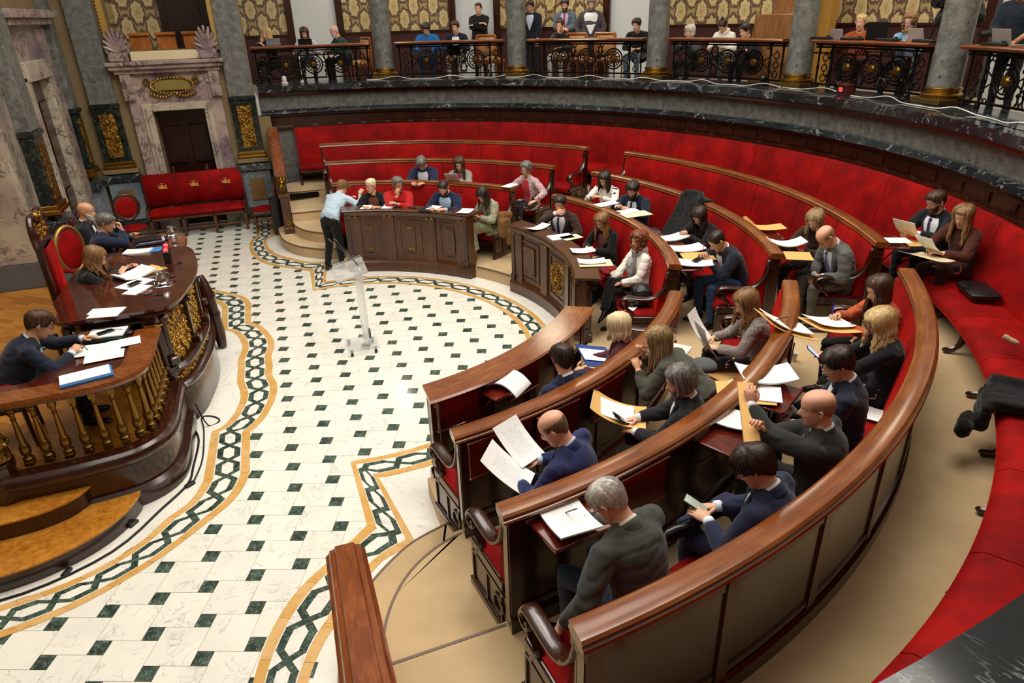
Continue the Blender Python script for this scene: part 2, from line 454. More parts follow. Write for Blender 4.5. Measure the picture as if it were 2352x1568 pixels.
for S in (1, -1):
    q = (lambda pl: pl) if S == 1 else mir
    ribbon([(q([A_, B_]), q([C_, D_]), 3)])
    o = smooth_pl([(.04, -3.63, 0), (-.24, -3.90, 0), (-.58, -4.2, 0), (-.80, -4.55, 0), (-.93, -4.95, 0), (-1.0, -5.4, 0), (-1.0, -5.97, 0), (-.88, -6.3, 0)])
    i_ = smooth_pl([(.41, -4.02, 0), (.08, -4.15, 0), (-.22, -4.52, 0), (-.46, -4.85, 0), (-.6, -5.2, 0), (-.66, -5.6, 0), (-.66, -5.99, 0), (-.5, -6.28, 0)])
    ribbon([(q([(p.x, p.y) for p in o]), q([(p.x, p.y) for p in i_]), 8)])
    ribbon([(q([(-.88, -6.3), (-.86, -7.6)]), q([(-.5, -6.28), (-.5, -7.6)]), 4)])
    # podium side: central bump, straight, big bulge
    o1 = smooth_pl([(-.69, 0, 0), (-.70, -.3, 0), (-.655, -.55, 0), (-.66, -.8, 0), (-.72, -1.1, 0), (-.83, -1.41, 0), (-.97, -1.61, 0)])
    i1 = smooth_pl([(-1.13, 0, 0), (-1.13, -.36, 0), (-1.09, -.6, 0), (-1.09, -.85, 0), (-1.16, -1.16, 0), (-1.26, -1.37, 0), (-1.38, -1.45, 0)])
    ribbon([(q([(p.x, p.y) for p in o1]), q([(p.x, p.y) for p in i1]), 5)])
    ribbon([(q([(-.97, -1.61), (-.97, -2.4)]), q([(-1.38, -1.45), (-1.41, -2.38)]), 3)])
    o2 = smooth_pl([(-.97, -2.4, 0), (-1.02, -2.62, 0), (-1.14, -2.86, 0), (-1.38, -3.12, 0), (-1.62, -3.36, 0), (-1.9, -3.58, 0), (-2.3, -3.80, 0), (-2.8, -3.93, 0), (-3.5, -4.0, 0), (-4.3, -4.0, 0)])
    i2 = smooth_pl([(-1.41, -2.38, 0), (-1.46, -2.56, 0), (-1.55, -2.74, 0), (-1.7, -2.88, 0), (-1.85, -3.1, 0), (-2.07, -3.3, 0), (-2.4, -3.46, 0), (-2.85, -3.55, 0), (-3.5, -3.6, 0), (-4.3, -3.6, 0)])
    ribbon([(q([(p.x, p.y) for p in o2]), q([(p.x, p.y) for p in i2]), 12)])
tag(RIB.build('trim_1', [MAR_Y, MAR_WA, MAR_G], fix=False), kind='structure')
# white marble aprons between ribbon and furniture
AP = MB(); z = .0015
AP.arc([(3.10, 0), (3.5, 0), (3.5, z), (3.10, z)], -79, 79, 60)
for S in (1, -1):
    q = (lambda pl: pl) if S == 1 else mir
    AP.prism(q([(.27, -2.98), (.75, -3.0), (.8, -4.3), (.1, -4.6), (-.3, -5.2), (-.35, -6.3), (-.45, -7.6), (-.52, -7.6), (-.52, -6.2), (-.63, -5.95), (-.62, -5.3), (-.44, -4.83), (-.2, -4.5), (.1, -4.13), (.40, -4.0)]), 0, z - .0006)
    AP.prism(q([(-1.12, 0), (-1.12, -.36), (-1.08, -.6), (-1.08, -.85), (-1.15, -1.16), (-1.25, -1.38), (-1.38, -1.45), (-1.41, -2.38), (-1.46, -2.56), (-1.55, -2.74), (-1.7, -2.88), (-1.85, -3.1), (-2.07, -3.3), (-2.4, -3.46), (-2.85, -3.55), (-3.5, -3.6), (-4.3, -3.6), (-4.3, -1), (-1.8, 0)]), 0, z)
struct('trim_2', AP, MAR_WA)

# ---- carpeted tiers
mb = MB(); edge = MB()
def tier(r0, r1, z, zb, a=None):
    e = lambda r: degrees(acos(.66 / r))
    mb.m = 0; mb.arc([(r0, zb), (r1, zb), (r1, z), (r0, z)], lambda r: -e(r), e, 90)
tier(3.48, 4.7, F1, 0); tier(4.5, 5.8, F2, 0); tier(5.64, 6.9, F3, 0)
mb.arc([(6.74, 0), (8.3, 0), (8.3, F4), (6.74, F4)], lambda r: -degrees(acos(.6 / r)), lambda r: degrees(acos(.6 / r)), 90)
for S in (1, -1):
    q = (lambda pl: pl) if S == 1 else mir
    s1 = smooth_pl([(.68, -4.10, 0), (.36, -4.22, 0), (.12, -4.4, 0), (-.07, -4.60, 0), (-.22, -4.86, 0), (-.34, -5.2, 0), (-.39, -5.65, 0), (-.39, -6.1, 0), (-.15, -6.2, 0)], 4)
    s2 = smooth_pl([(.72, -4.48, 0), (.49, -4.57, 0), (.25, -4.75, 0), (.07, -5.0, 0), (-.04, -5.28, 0), (-.09, -5.55, 0)], 4)
    P1 = [(p.x, p.y) for p in s1] + [(-.05, -6.2), (-.05, -7.68), (.66, -7.68), (.66, -4.1)]
    P2 = [(p.x, p.y) for p in s2] + [(-.09, -7.68), (.66, -7.68), (.66, -4.5)]
    mb.prism(q(P1), 0, F1); mb.prism(q(P2), 0, F2)
    mb.prism(q([(-.09, -5.66), (.66, -5.62), (.66, -7.68), (-.09, -7.68)]), 0, F3)
    mb.prism(q([(-.09, -6.78), (.6, -6.72), (.6, -8.0), (-.09, -7.68)]), 0, F4)
    # thin brown binding on the step noses
    for pl, zz in (([(p.x, p.y) for p in s1], F1), ([(p.x, p.y) for p in s2], F2), ([(-.09, -5.66), (.72, -5.62)], F3), ([(-.09, -6.78), (.72, -6.72)], F4)):
        edge.sweep([(-.010, -.014), (.010, -.014), (.010, .004), (-.010, .004)], [(x, y, zz) for x, y in q(pl)])
for S in (1, -1):
    for rr, zz in ((3.48, F1), (4.5, F2), (5.64, F3), (6.74, F4)):
        d = degrees(asin(.42 / rr)); edge.arc([(rr - .012, zz - .014), (rr + .012, zz - .014), (rr + .012, zz + .004), (rr - .012, zz + .004)], S * AIS - d, S * AIS + d, 8)
struct('floor.001', mb, [CARPET])
struct('trim_3', edge, plain('#6b523c', .5, name='step binding'))
# grille in the top riser of the stair seen at the far side
gr = MB()
for S in (1, -1):
    gr.box((.27, S * 6.74, .67), (.66, .03, .12))
for k in range(16):
    gr.torus((-.02 + k * .038, 6.72, .67), .022, .005, 10, 5, (0, 1, 0))
struct('trim_4', gr, IRON)

# ---- hemicycle wall, wood cornice, marble bands, gallery ledge
A0, A1 = -92.5, 92.5
mb = MB(); mb.arc([(8.22, 0), (8.6, 0), (8.6, LEDGE - .02), (8.22, LEDGE - .02)], A0, A1, 96)
struct('wall_right', mb, GRAN, smooth=30)
mb = MB()   # wooden wainscot above the wall bench: sloping board, panels
mb.arc([(8.16, 1.90), (8.24, 1.90), (8.24, 2.2), (8.12, 2.2), (8.12, 2.16), (8.17, 2.13), (8.17, 1.95), (8.12, 1.93), (8.12, 1.90)], A0 + 1, A1 - 1, 96)
for k in range(46):
    a = -86 + k * 3.8
    mb.arc([(8.15, 1.98), (8.18, 1.98), (8.18, 2.1), (8.15, 2.1)], a, a + 3.0, 3)
struct('trim_5', mb, W_DARK, smooth=30)
mb = MB(); mb.arc([(8.08, 2.2), (8.24, 2.2), (8.24, 2.3), (8.12, 2.3), (8.06, 2.26), (8.05, 2.22)], A0, A1, 96)
mb.arc([(8.0, LEDGE - .12), (8.02, LEDGE - .14), (8.06, LEDGE - .15), (8.24, LEDGE - .2), (8.24, LEDGE), (8.0, LEDGE)], A0, A1, 96)
mb.arc([(8.2, LEDGE - .02), (9.1, LEDGE - .02), (9.1, LEDGE), (8.2, LEDGE)], A0, A1, 96)
struct('trim_6', mb, MAR_K, smooth=30)
mb = MB(); mb.arc([(8.10, LEDGE - .2), (8.24, LEDGE - .24), (8.24, LEDGE - .15), (8.08, LEDGE - .15)], A0, A1, 96)
struct('trim_7', mb, W_DARK, smooth=30)
# gallery floor, kerb and back wall
mb = MB(); mb.arc([(9.05, FG - .1), (11.2, FG - .1), (11.2, FG), (9.05, FG)], A0, A1, 72); mb.arc([(8.6, FG - .1), (9.1, FG - .1), (9.1, LEDGE - .005), (8.6, LEDGE - .005)], A0, A1, 72)
struct('floor.002', mb, plain('#b5ab98', .5, name='gallery floor'))
BW = 11.0
DOORS_G = [(83.3, 3.2), (62.2, 3.0), (41.0, 3.6), (-4.0, 5.5)]   # centre angle, half width (deg): white door leaves
def isdoor(a): return any(abs(a - c) < w for c, w in DOORS_G)
mb = MB(); dd = MB(); wp = MB(); fr = MB()
a = -95.0; segs = []
cuts = sorted([-95, 95] + [c - w for c, w in DOORS_G] + [c + w for c, w in DOORS_G])
for s0, s1 in zip(cuts, cuts[1:]):
    n = max(2, int((s1 - s0) / 2)); mid = (s0 + s1) / 2
    if isdoor(mid):
        wp.arc([(BW + .05, FG), (BW + .12, FG), (BW + .12, 6.5), (BW + .05, 6.5)], s0, s1, n)
        for e in (s0, s1): fr.arc([(BW - .06, FG), (BW + .05, FG), (BW + .05, 6.4), (BW - .06, 6.4)], e - .45, e + .45, 1)
    else:
        mb.arc([(BW, FG + 1.10), (BW + .1, FG + 1.10), (BW + .1, 6.6), (BW, 6.6)], s0, s1, n)
        dd.arc([(BW - .02, FG), (BW + .1, FG), (BW + .1, FG + 1.10), (BW - .02, FG + 1.10)], s0, s1, n)
        fr.arc([(BW - .045, FG + 1.08), (BW, FG + 1.08), (BW, FG + 1.13), (BW - .045, FG + 1.13)], s0, s1, n)
struct('wall_gallery', mb, DAMASK, smooth=30); struct('wall_gallery_dado', dd, BORDO, smooth=30)
struct('trim_8', fr, W_DARK, smooth=30)
struct('door_1', wp, WHITEP, smooth=30)
# gilt pier of the window bay beside the fourth column and veneered cabinet end
mb = MB()
for aa in (15.6,):
    p = pol(10.35, aa); mb.box((p.x, p.y, 4.6), (.2, .26, 4.0), RAD(aa))
    p = pol(10.35, aa + .95); mb.box((p.x, p.y, 4.6), (.26, .05, 4.0), RAD(aa))
struct('trim_9', mb, plain('#b98a3e', .5, .1, name='gilded pier'))

# ---- far side wall (y = 7.68) with door surround and pilasters; mirrored plain wall on the near side
YW = 7.68
mb = MB()
for x0, x1, z0, z1 in ((-6, -2.89, 0, 7), (-.99, -.42, 0, 7), (-2.89, -2.44, 0, 3.63), (-1.46, -.99, 0, 3.63), (-2.44, -1.46, 2.49, 3.63)):
    mb.box(((x0 + x1) / 2, YW + .2, (z0 + z1) / 2), (x1 - x0, .4, z1 - z0))
mb.box((-.30, 7.98, 1.1), (.24, .6, 2.2))
struct('wall_far', mb, OCHRE)
mb = MB(); mb.box((-1.95, YW + .36, 1.25), (1.0, .08, 2.5))
for x in (-2.2, -1.7):
    for zz in (.6, 1.75): mb.bbox((x, YW + .31, zz), (.36, .04, .8), .02)
mb.sph((-1.75, YW + .28, 1.2), .03)
struct('door_2', mb, DOORW)
mb = MB(); fx = lambda x0, x1, z0, z1, y0, th: mb.bbox(((x0 + x1) / 2, y0 - th / 2, (z0 + z1) / 2), (x1 - x0, th, z1 - z0), .012)
mb.m = 1
fx(-2.63, -2.44, 0, 2.6, YW + .02, .14); fx(-1.46, -1.31, 0, 2.6, YW + .02, .14); fx(-2.63, -1.31, 2.49, 2.64, YW + .02, .15)
fx(-2.56, -2.5, 0, 2.56, YW - .1, .05); fx(-1.40, -1.36, 0, 2.56, YW - .1, .05)
mb.m = 0
fx(-2.84, -2.62, 0, 3.2, YW, .10); fx(-1.32, -1.08, 0, 3.2, YW, .10); fx(-2.66, -1.28, 2.62, 3.22, YW, .08)
fx(-2.88, -2.68, 2.72, 3.22, YW - .08, .10); fx(-1.24, -1.04, 2.72, 3.22, YW - .08, .10)
fx(-2.95, -1.0, 3.22, 3.30, YW, .2); fx(-3.02, -.94, 3.30, 3.38, YW, .28); fx(-3.06, -.9, 3.38, 3.45, YW, .34)
for x in (-2.78, -1.14):
    mb.torus((x, YW - .2, 2.78), .05, .02, 12, 6, (1, 0, 0)); mb.torus((x, YW - .22, 3.1), .06, .02, 12, 6, (1, 0, 0))
mb.m = 2; fx(-2.6, -1.3, 3.45, 3.62, YW + .1, .2)
struct('trim_10', mb, [MAR_P, MAR_C, CREAMW])
mb = MB()  # gilded cartouche
mb.m = 1; mb.bbox((-1.97, YW - .1, 2.98), (.66, .04, .22), .02)
mb.m = 0
for k in range(40):
    t = 2 * pi * k / 40; mb.sph((-1.97 + .40 * cos(t), YW - .12, 2.97 + .15 * sin(t)), .028, 8, 6)
for k in range(17):
    t = k / 16; x = -.42 + .84 * t; mb.sph((-1.97 + x, YW - .13, 2.83 - .07 * abs(sin(2 * pi * t))), .032, 8, 6)
for x in (-.46, .46): mb.torus((-1.97 + x, YW - .12, 3.05), .05, .02, 14, 6, (0, 1, 0))
struct('trim_11', mb, [GOLD, plain('#8e7a3c', .5, .3, name='cartouche field')])
# carved acroteria (marble palmettes) on the cornice
for n_, x in enumerate((-2.8, -1.16)):
    mb = MB(); mb.bbox((x, YW - .1, 3.53), (.34, .26, .16), .02)
    for k in range(9):
        a = RAD(20 + 140 * k / 8); L = .3 + .12 * sin(a) ** 2
        mb.tube([(x + .03 * cos(a), YW - .1, 3.62), (x + L * .5 * cos(a), YW - .13, 3.62 + L * .7 * sin(a)), (x + L * .75 * cos(a) * 1.0, YW - .15, 3.62 + L * 1.05 * sin(a))], [.03, .038, .02], 8)
    for s in (-1, 1): mb.torus((x + s * .14, YW - .12, 3.66), .055, .022, 14, 6, (0, 1, 0))
    o = mb.build('acroterion', MAR_P, smooth=40)
    tag(o, 'carved marble palmette on the %s end of the cornice above the far door' % ('left' if n_ == 0 else 'right'), 'carving')
# opening above: gallery box with damask, dark door, gilt beaded frame
mb = MB()
mb.box((-2.93, YW + .02, 5.3), (.10, .2, 3.4)); mb.box((-.97, YW + .02, 5.3), (.10, .2, 3.4))
for k in range(52):
    for x in (-2.98, -.92): mb.sph((x, YW - .09, 3.7 + k * .06), .018, 6, 4)
struct('trim_12', mb, plain('#b08d49', .45, .35, name='gilt frame'))
def damask_flat():
    t = NT('damask flat'); sp = t.n('ShaderNodeSeparateXYZ'); t.l(t.co(), sp.inputs[0])
    u = t.math('MULTIPLY', sp.outputs[0], 2.0); v = t.math('MULTIPLY', sp.outputs[2], 1 / .62)
    def cell(du, dv):
        a = t.math('MULTIPLY', t.math('SUBTRACT', t.math('FRACT', t.math('ADD', u, 50 + du)), .5), 1.9); b = t.math('MULTIPLY', t.math('SUBTRACT', t.math('FRACT', t.math('ADD', v, 50 + dv)), .5), 1.35)
        th = t.math('ARCTAN2', b, a)
        return t.math('ADD', t.math('SQRT', t.math('ADD', t.math('MULTIPLY', a, a), t.math('MULTIPLY', b, b))), t.math('MULTIPLY', t.math('SINE', t.math('MULTIPLY', th, 7)), .03))
    d = t.math('ADD', t.math('MINIMUM', cell(0, 0), cell(.5, .5)), t.math('MULTIPLY', t.math('SUBTRACT', t.noise(26, 4, .7), .5), .42))
    t.col(t.ramp(d, [(.1, '#a88f5c'), (.17, '#cdb987'), (.24, '#a58d5d'), (.3, '#cdb987'), (.43, '#c3ae7c'), (.47, '#5d4536'), (.58, '#5a4334'), (.62, '#a38b5c')]))
    t.set(Roughness=.55); return t.m
mb = MB(); mb.m = 0; mb.box((-3.2, YW + 1.6, 5.2), (2.4, .1, 4)); mb.box((-1.11, YW + 1.6, 5.2), (.36, .1, 4)); mb.box((-2.99, YW + .9, 5.2), (.06, 1.4, 4)); mb.box((-.91, YW + .9, 5.2), (.06, 1.4, 4))
struct('wall_box', mb, [damask_flat()])
mb = MB(); mb.box((-1.6, YW + 1.5, 5.1), (.95, .08, 3.2)); mb.sph((-1.2, YW + 1.42, 4.6), .03)
for zz in (4.4, 5.6): mb.bbox((-1.6, YW + 1.45, zz), (.7, .03, 1.0), .02)
struct('door_3', mb, DOORW)
mb = MB(); mb.box((-1.95, YW + .9, 3.55), (2.0, 1.5, .1)); struct('floor.003', mb, BORDO)
# pilasters
def pilaster(name, x0, x1, y0, y1, axis='y'):
    """axis y: face towards -y ; box x0..x1, protruding y0..y1"""
    m1 = MB(); B = lambda a, b, c, d, e, f_, bv=.012: m1.bbox(((a + b) / 2, (c + d) / 2, (e + f_) / 2), (b - a, d - c, f_ - e), bv)
    m1.m = 0; B(x0, x1, y0, y1, 2.68, 7)
    m1.m = 1; B(x0 - .03, x1 + .03, y0 - .03, y1, 2.60, 2.68); B(x0 - .01, x1 + .01, y0 - .01, y1, 1.55, 2.6)
    m1.m = 2; B(x0 - .04, x1 + .04, y0 - .04, y1, 1.49, 1.56, .02); B(x0 - .06, x1 + .06, y0 - .06, y1, 1.41, 1.49, .03)
    m1.m = 3; B(x0 - .08, x1 + .08, y0 - .08, y1, 1.32, 1.41)
    m1.m = 4; B(x0 - .12, x1 + .12, y0 - .12, y1, 1.14, 1.30, .03)
    m1.m = 5; B(x0 - .06, x1 + .06, y0 - .06, y1, .34, 1.14)
    m1.m = 1; B(x0 - .09, x1 + .09, y0 - .09, y1, .10, .34, .02); m1.m = 3; B(x0 - .11, x1 + .11, y0 - .11, y1, 0, .10)
    struct(name, m1, [GRAN, MAR_G2, GOLD, OCHRE, MAR_K, MAR_S])
def gilt_panel(x0, x1, y, flip=None):
    m2 = MB(); xm = (x0 + x1) / 2; w = (x1 - x0) * .58
    m2.bbox((xm, y - .012, 2.07), (w, .02, .86), .006)
    rnd = random.Random(int(x0 * 100))
    for k in range(70):
        u, v = rnd.uniform(-.42, .42), rnd.uniform(-.46, .46)
        if abs(v) < .06: continue
        m2.sph((xm + u * w * 1.0, y - .025, 2.07 + v * .86), rnd.uniform(.012, .026), 6, 4)
    for v in (-.28, .28):
        m2.torus((xm, y - .03, 2.07 + v), .07, .014, 14, 6, (0, 1, 0)); m2.sph((xm, y - .03, 2.07 + v), .035, 8, 6)
    m2.bbox((xm, y - .03, 2.07), (w * .9, .02, .09), .006)
    return m2
for n_, (x0, x1) in enumerate(((-.93, -.44), (-3.54, -3.05))):
    pilaster('trim_%d' % (13 + n_), x0, x1, YW - .12, YW)
    o = gilt_panel(x0, x1, YW - .13).build('gilded_relief', BRONZE, smooth=40)
    tag(o, 'gilded relief panel on the pilaster %s the far door' % ('right of' if n_ == 0 else 'left of'), 'relief')
    m2 = MB(); xm = (x0 + x1) / 2; m2.bbox((xm, YW - .19, .74), (.30, .02, .48), .01); struct('trim_%d' % (15 + n_), m2, plain('#7a5a30', .4, name='brown marble inlay', var=.2))
# ---- back wall beside the podium (x = -3.85) : big door, pilasters, marble pier
XB = -3.85
mb = MB()
for y0, y1, z0, z1 in ((3.3, 4.92, 0, 7), (6.15, 7.7, 0, 7), (4.92, 6.15, 3.35, 7)):
    mb.box((XB - .2, (y0 + y1) / 2, (z0 + z1) / 2), (.4, y1 - y0, z1 - z0))
struct('wall_back', mb, OCHRE)
mb = MB(); G = lambda y0, y1, z0, z1, x0, th: mb.bbox((x0 + th / 2, (y0 + y1) / 2, (z0 + z1) / 2), (th, y1 - y0, z1 - z0), .012)
mb.m = 1; G(4.78, 4.95, 0, 3.4, XB - .1, .22); G(6.12, 6.45, 0, 3.6, XB - .1, .2); G(4.78, 6.3, 3.32, 3.62, XB - .1, .25)
mb.m = 0; G(4.5, 4.8, 0, 4.1, XB - .02, .1); G(6.4, 6.85, 0, 4.1, XB - .02, .1); G(4.5, 6.85, 3.6, 4.3, XB - .02, .08)
G(4.4, 6.95, 4.15, 4.25, XB, .22); G(4.3, 7.1, 4.25, 4.38, XB, .3)
struct('trim_17', mb, [MAR_P, MAR_C])
mb = MB(); mb.box((XB - .10, 5.53, 1.7), (.08, 1.3, 3.4))
for zz in (.9, 2.4):
    for yy in (5.2, 5.86): mb.bbox((XB - .05, yy, zz), (.03, .46, 1.1), .02)
struct('door_4', mb, DOORW)
def pil_side(name, y0, y1, x1):
    m1 = MB(); B = lambda a, b, e, f_, xx, bv=.012: m1.bbox(((XB + xx) / 2, (a + b) / 2, (e + f_) / 2), (xx - XB, b - a, f_ - e), bv)
    m1.m = 0; B(y0, y1, 2.68, 7, x1); m1.m = 1; B(y0 - .03, y1 + .03, 2.6, 2.68, x1 + .03); B(y0, y1, 1.55, 2.6, x1)
    m1.m = 2; B(y0 - .04, y1 + .04, 1.49, 1.56, x1 + .04); B(y0 - .06, y1 + .06, 1.41, 1.49, x1 + .06)
    m1.m = 4; B(y0 - .12, y1 + .12, 1.14, 1.32, x1 + .12); m1.m = 5; B(y0 - .06, y1 + .06, .3, 1.14, x1 + .06); m1.m = 1; B(y0 - .09, y1 + .09, 0, .3, x1 + .09)
    m1.m = 6; B((y0 + y1) / 2 - .13, (y0 + y1) / 2 + .13, 1.64, 2.5, x1 + .02)
    struct(name, m1, [GRAN, MAR_G2, GOLD, OCHRE, MAR_K, MAR_S, BRONZE])
pil_side('trim_18', 6.95, 7.35, XB + .16); pil_side('trim_19', 3.85, 4.35, XB + .2)
mb = MB(); mb.m = 0; mb.box((-5.2, 3.55, 3.9), (2.7, 1.0, 6.0)); mb.m = 1; mb.box((-5.2, 3.53, .7), (2.74, 1.02, .38))
struct('wall_left', mb, [MAR_C, BASEG])
# near side: plain mirrored walls (behind and beside the camera)
mb = MB(); mb.box((-3.4, -9.9, 3.5), (6.4, .4, 7)); mb.box((-6.8, 0, 3.5), (.4, 20, 7)); struct('wall_near', mb, OCHRE)
# ------------------------------------------------------------------ curved desks in front of the first row
SECN = {'far': 'far', 'mid': 'middle', 'near': 'near'}
def rosette(mb, p, n, r=.03):
    mb.lathe([(r, 0), (r * .95, .008), (r * .5, .012), (r * .45, .02), (0, .024)], p, 8, n)
def desk(sec, label):
    t = thing('council_desk', label, 'desk', (0, 0, 0), 0, None)
    a0, a1 = f0(sec, .02), f1(sec, .02)
    I0, I1 = f0(sec, .05), f1(sec, .05)
    mb = MB(); mb.arc([(3.36, 1.09), (3.66, 1.09), (3.68, 1.105), (3.66, 1.12), (3.35, 1.12), (3.335, 1.105)], a0, a1, 40)
    mb.build('desk_top', W_RAIL if sec == 'near' else W_DESK, t, 30)
    mb = MB(); mb.arc([(3.40, .0), (3.50, .0), (3.50, 1.09), (3.40, 1.09)], I0, I1, 40)
    mb.build('front_panel', W_DESK, t, 30)
    mb = MB(); mb.arc([(3.34, 0), (3.52, 0), (3.52, .20), (3.36, .20), (3.34, .17)], a0, a1, 40); mb.arc([(3.375, .2), (3.41, .2), (3.41, .24), (3.39, .24)], a0, a1, 40)
    mb.build('plinth', W_DESK, t, 30)
    # mouldings : 3 bays of framed panels on the hall side
    s0, s1 = lim(sec, 3.4, .05); fr = MB(); gl = MB(); nb = 3
    w = (s1 - s0) / nb
    for k in range(nb + 1):
        c = s0 + w * k; d = 1.6 if 0 < k < nb else 2.2; c = min(max(c, s0 + d), s1 - d)
        fr.arc([(3.37, .2), (3.41, .2), (3.41, 1.0), (3.37, 1.0)], c - d, c + d, 3)
        p = pol(3.362, c, .97); gl.m = 0
        for j in (-1, 1): rosette(gl, pol(3.37, c + j * .9, 1.0), -pol(1, c), .032)
    fr.arc([(3.36, 1.02), (3.41, 1.02), (3.41, 1.09), (3.345, 1.09), (3.345, 1.07)], I0, I1, 40)
    for k in range(nb):
        b0, b1 = s0 + w * k + 3.2, s0 + w * (k + 1) - 3.2
        for r_, zz0, zz1 in ((3.385, .30, .33), (3.385, .90, .93)): fr.arc([(r_, zz0), (3.41, zz0), (3.41, zz1), (r_, zz1)], b0, b1, 10)
        for b in (b0, b1): fr.arc([(3.385, .3), (3.41, .3), (3.41, .93), (3.385, .93)], b - .25, b + .25, 1)
        c0, c1 = b0 + 1.8, b1 - 1.8
        if sec == 'mid' and k == 1:
            cm = pol(3.385, (b0 + b1) / 2, .62); nv = -pol(1, (b0 + b1) / 2); gl_ = gl; gl = MB()
            gl.lathe([(.26, -.01), (.255, .012), (.23, .016), (.22, .006), (.0, .006)], cm, 28, nv)
            sd = pol(1, (b0 + b1) / 2 + 90)
            for j in range(28):
                th = 2 * pi * j / 28; gl.sph(cm + nv * .012 + (sd * cos(th) + V((0, 0, sin(th)))) * (.16 if j % 2 else .1), .022, 6, 4)
            gl.sph(cm + nv * .015, .05, 8, 6); gl.build('gilt_medallion', BRONZE, t, 40); gl = gl_
        else:
            fr.arc([(3.378, .38), (3.41, .38), (3.41, .84), (3.378, .84)], c0, c1, 10)
            for cc in (c0 + 1, c1 - 1):
                for zz in (.42, .80): rosette(gl, pol(3.378, cc, zz), -pol(1, cc), .02)
        n = 9
        for j in range(n):
            aa = b0 + (b1 - b0) * (j + .5) / n; gl.sph(pol(3.35, aa, 1.055), (.012, .012, .010), 6, 4)
    fr.build('moulding', W_DESK, t, 30); gl.build('gilt_ornament', BRONZE, t, 40)
    # seat-side boards
    bk = MB(); bk.arc([(3.5, F1), (3.53, F1), (3.53, F1 + .2), (3.5, F1 + .2)], I0, I1, 30)
    for k in range(5):
        c = s0 + (s1 - s0) * k / 4; c = min(max(c, s0 + 1), s1 - 1); bk.arc([(3.5, F1), (3.54, F1), (3.54, 1.09), (3.5, 1.09)], c - .8, c + .8, 2)
    bk.build('inner_frame', W_DARK, t, 30)
    # end pilasters with gilt blocks
    for e in ((s0, 1), (s1, -1)):
        m = MB(); c = e[0] + e[1] * .9; R = Matrix.Rotation(RAD(c), 3, 'Z')
        m.bbox(pol(3.46, c, .62), (.22, .07, .95), .008, R=R)
        for k in range(4): m.box(pol(3.40 + .035 * k, c - e[1] * .65, .55), (.012, .02, .6), R=R)
        m.bbox(pol(3.46, c, .27), (.26, .09, .10), .01, R=R)
        q = m.build('end_pilaster', W_DARK, t, 30)
        m = MB(); m.bbox(pol(3.46, c - e[1] * .62, .98), (.13, .02, .07), .008, R=R)
        for j in (-.03, .03): m.sph(pol(3.46 + j, c - e[1] * .75, .90), .012, 6, 4)
        m.build('gilt_block', BRONZE, q, 40)
    return t
DESKS = {s: desk(s, l) for s, l in (('far', 'curved walnut desk with gilt fittings in front of the far benches, beside the standing man'),
                                   ('mid', 'curved walnut desk with round gilt medallion, in front of the middle benches'),
                                   ('near', 'curved reddish desk nearest the camera, seen from its seat side'))}
# ------------------------------------------------------------------ benches
def cush(mb, r0, r1, zb, zt, a0, a1, n=8, lean=0):
    """rounded upholstered block between radii; a0,a1 functions"""
    d = .03
    mb.arc([(r0 + d, zb), (r1, zb), (r1, zt), (r0 + d * 1.6, zt + .008), (r0 + d * .5, zt - .01), (r0, zt - .04), (r0, zb + .03)], a0, a1, n)
def backc(mb, R, zs, zt, a0, a1, n=8):
    """velvet back leaning outwards: from seat to just under the rail"""
    mb.arc([(R - .11, zs), (R + .04, zs), (R + .05, zt), (R + .0, zt), (R - .03, zt - .05), (R - .07, (zs + zt) / 2 + .05), (R - .115, zs + .12)], a0, a1, n)
def armrest(parent, R, zf, ang, side, mat=None):
    """scrolled arm at a bench end. side=+1 arm offset to +angle"""
    er = pol(1, ang); et = pol(1, ang + 90)
    def P(d, z, off=0): p = er * (R - d) + et * off; return (p.x, p.y, zf + z)
    pts = []
    for d, z in ((-.02, 1.06), (.0, .95), (.03, .84), (.09, .75), (.17, .695), (.27, .68), (.38, .685), (.46, .69), (.52, .68), (.555, .645), (.56, .60), (.53, .565), (.49, .57), (.475, .60), (.495, .625)):
        pts.append(P(d, z))
    pts = [tuple(p) for p in smooth_pl(pts, 3)]
    mb = MB(); mb.tube(pts, [.034 + .008 * sin(pi * i / len(pts)) for i in range(len(pts))], 10, flat=(.62, 1.25), up=tuple(er))
    mb.build('armrest', W_DARK, parent, 50)
    mb = MB(); mb.tube([P(.50, .58), P(.47, .53), P(.42, .50), P(.40, .46), P(.43, .42), P(.47, .36)], [.03, .034, .03, .028, .03, .034], 8, flat=(.8, 1.1), up=tuple(er))
    mb.build('arm_support', W_DARK, parent, 50)
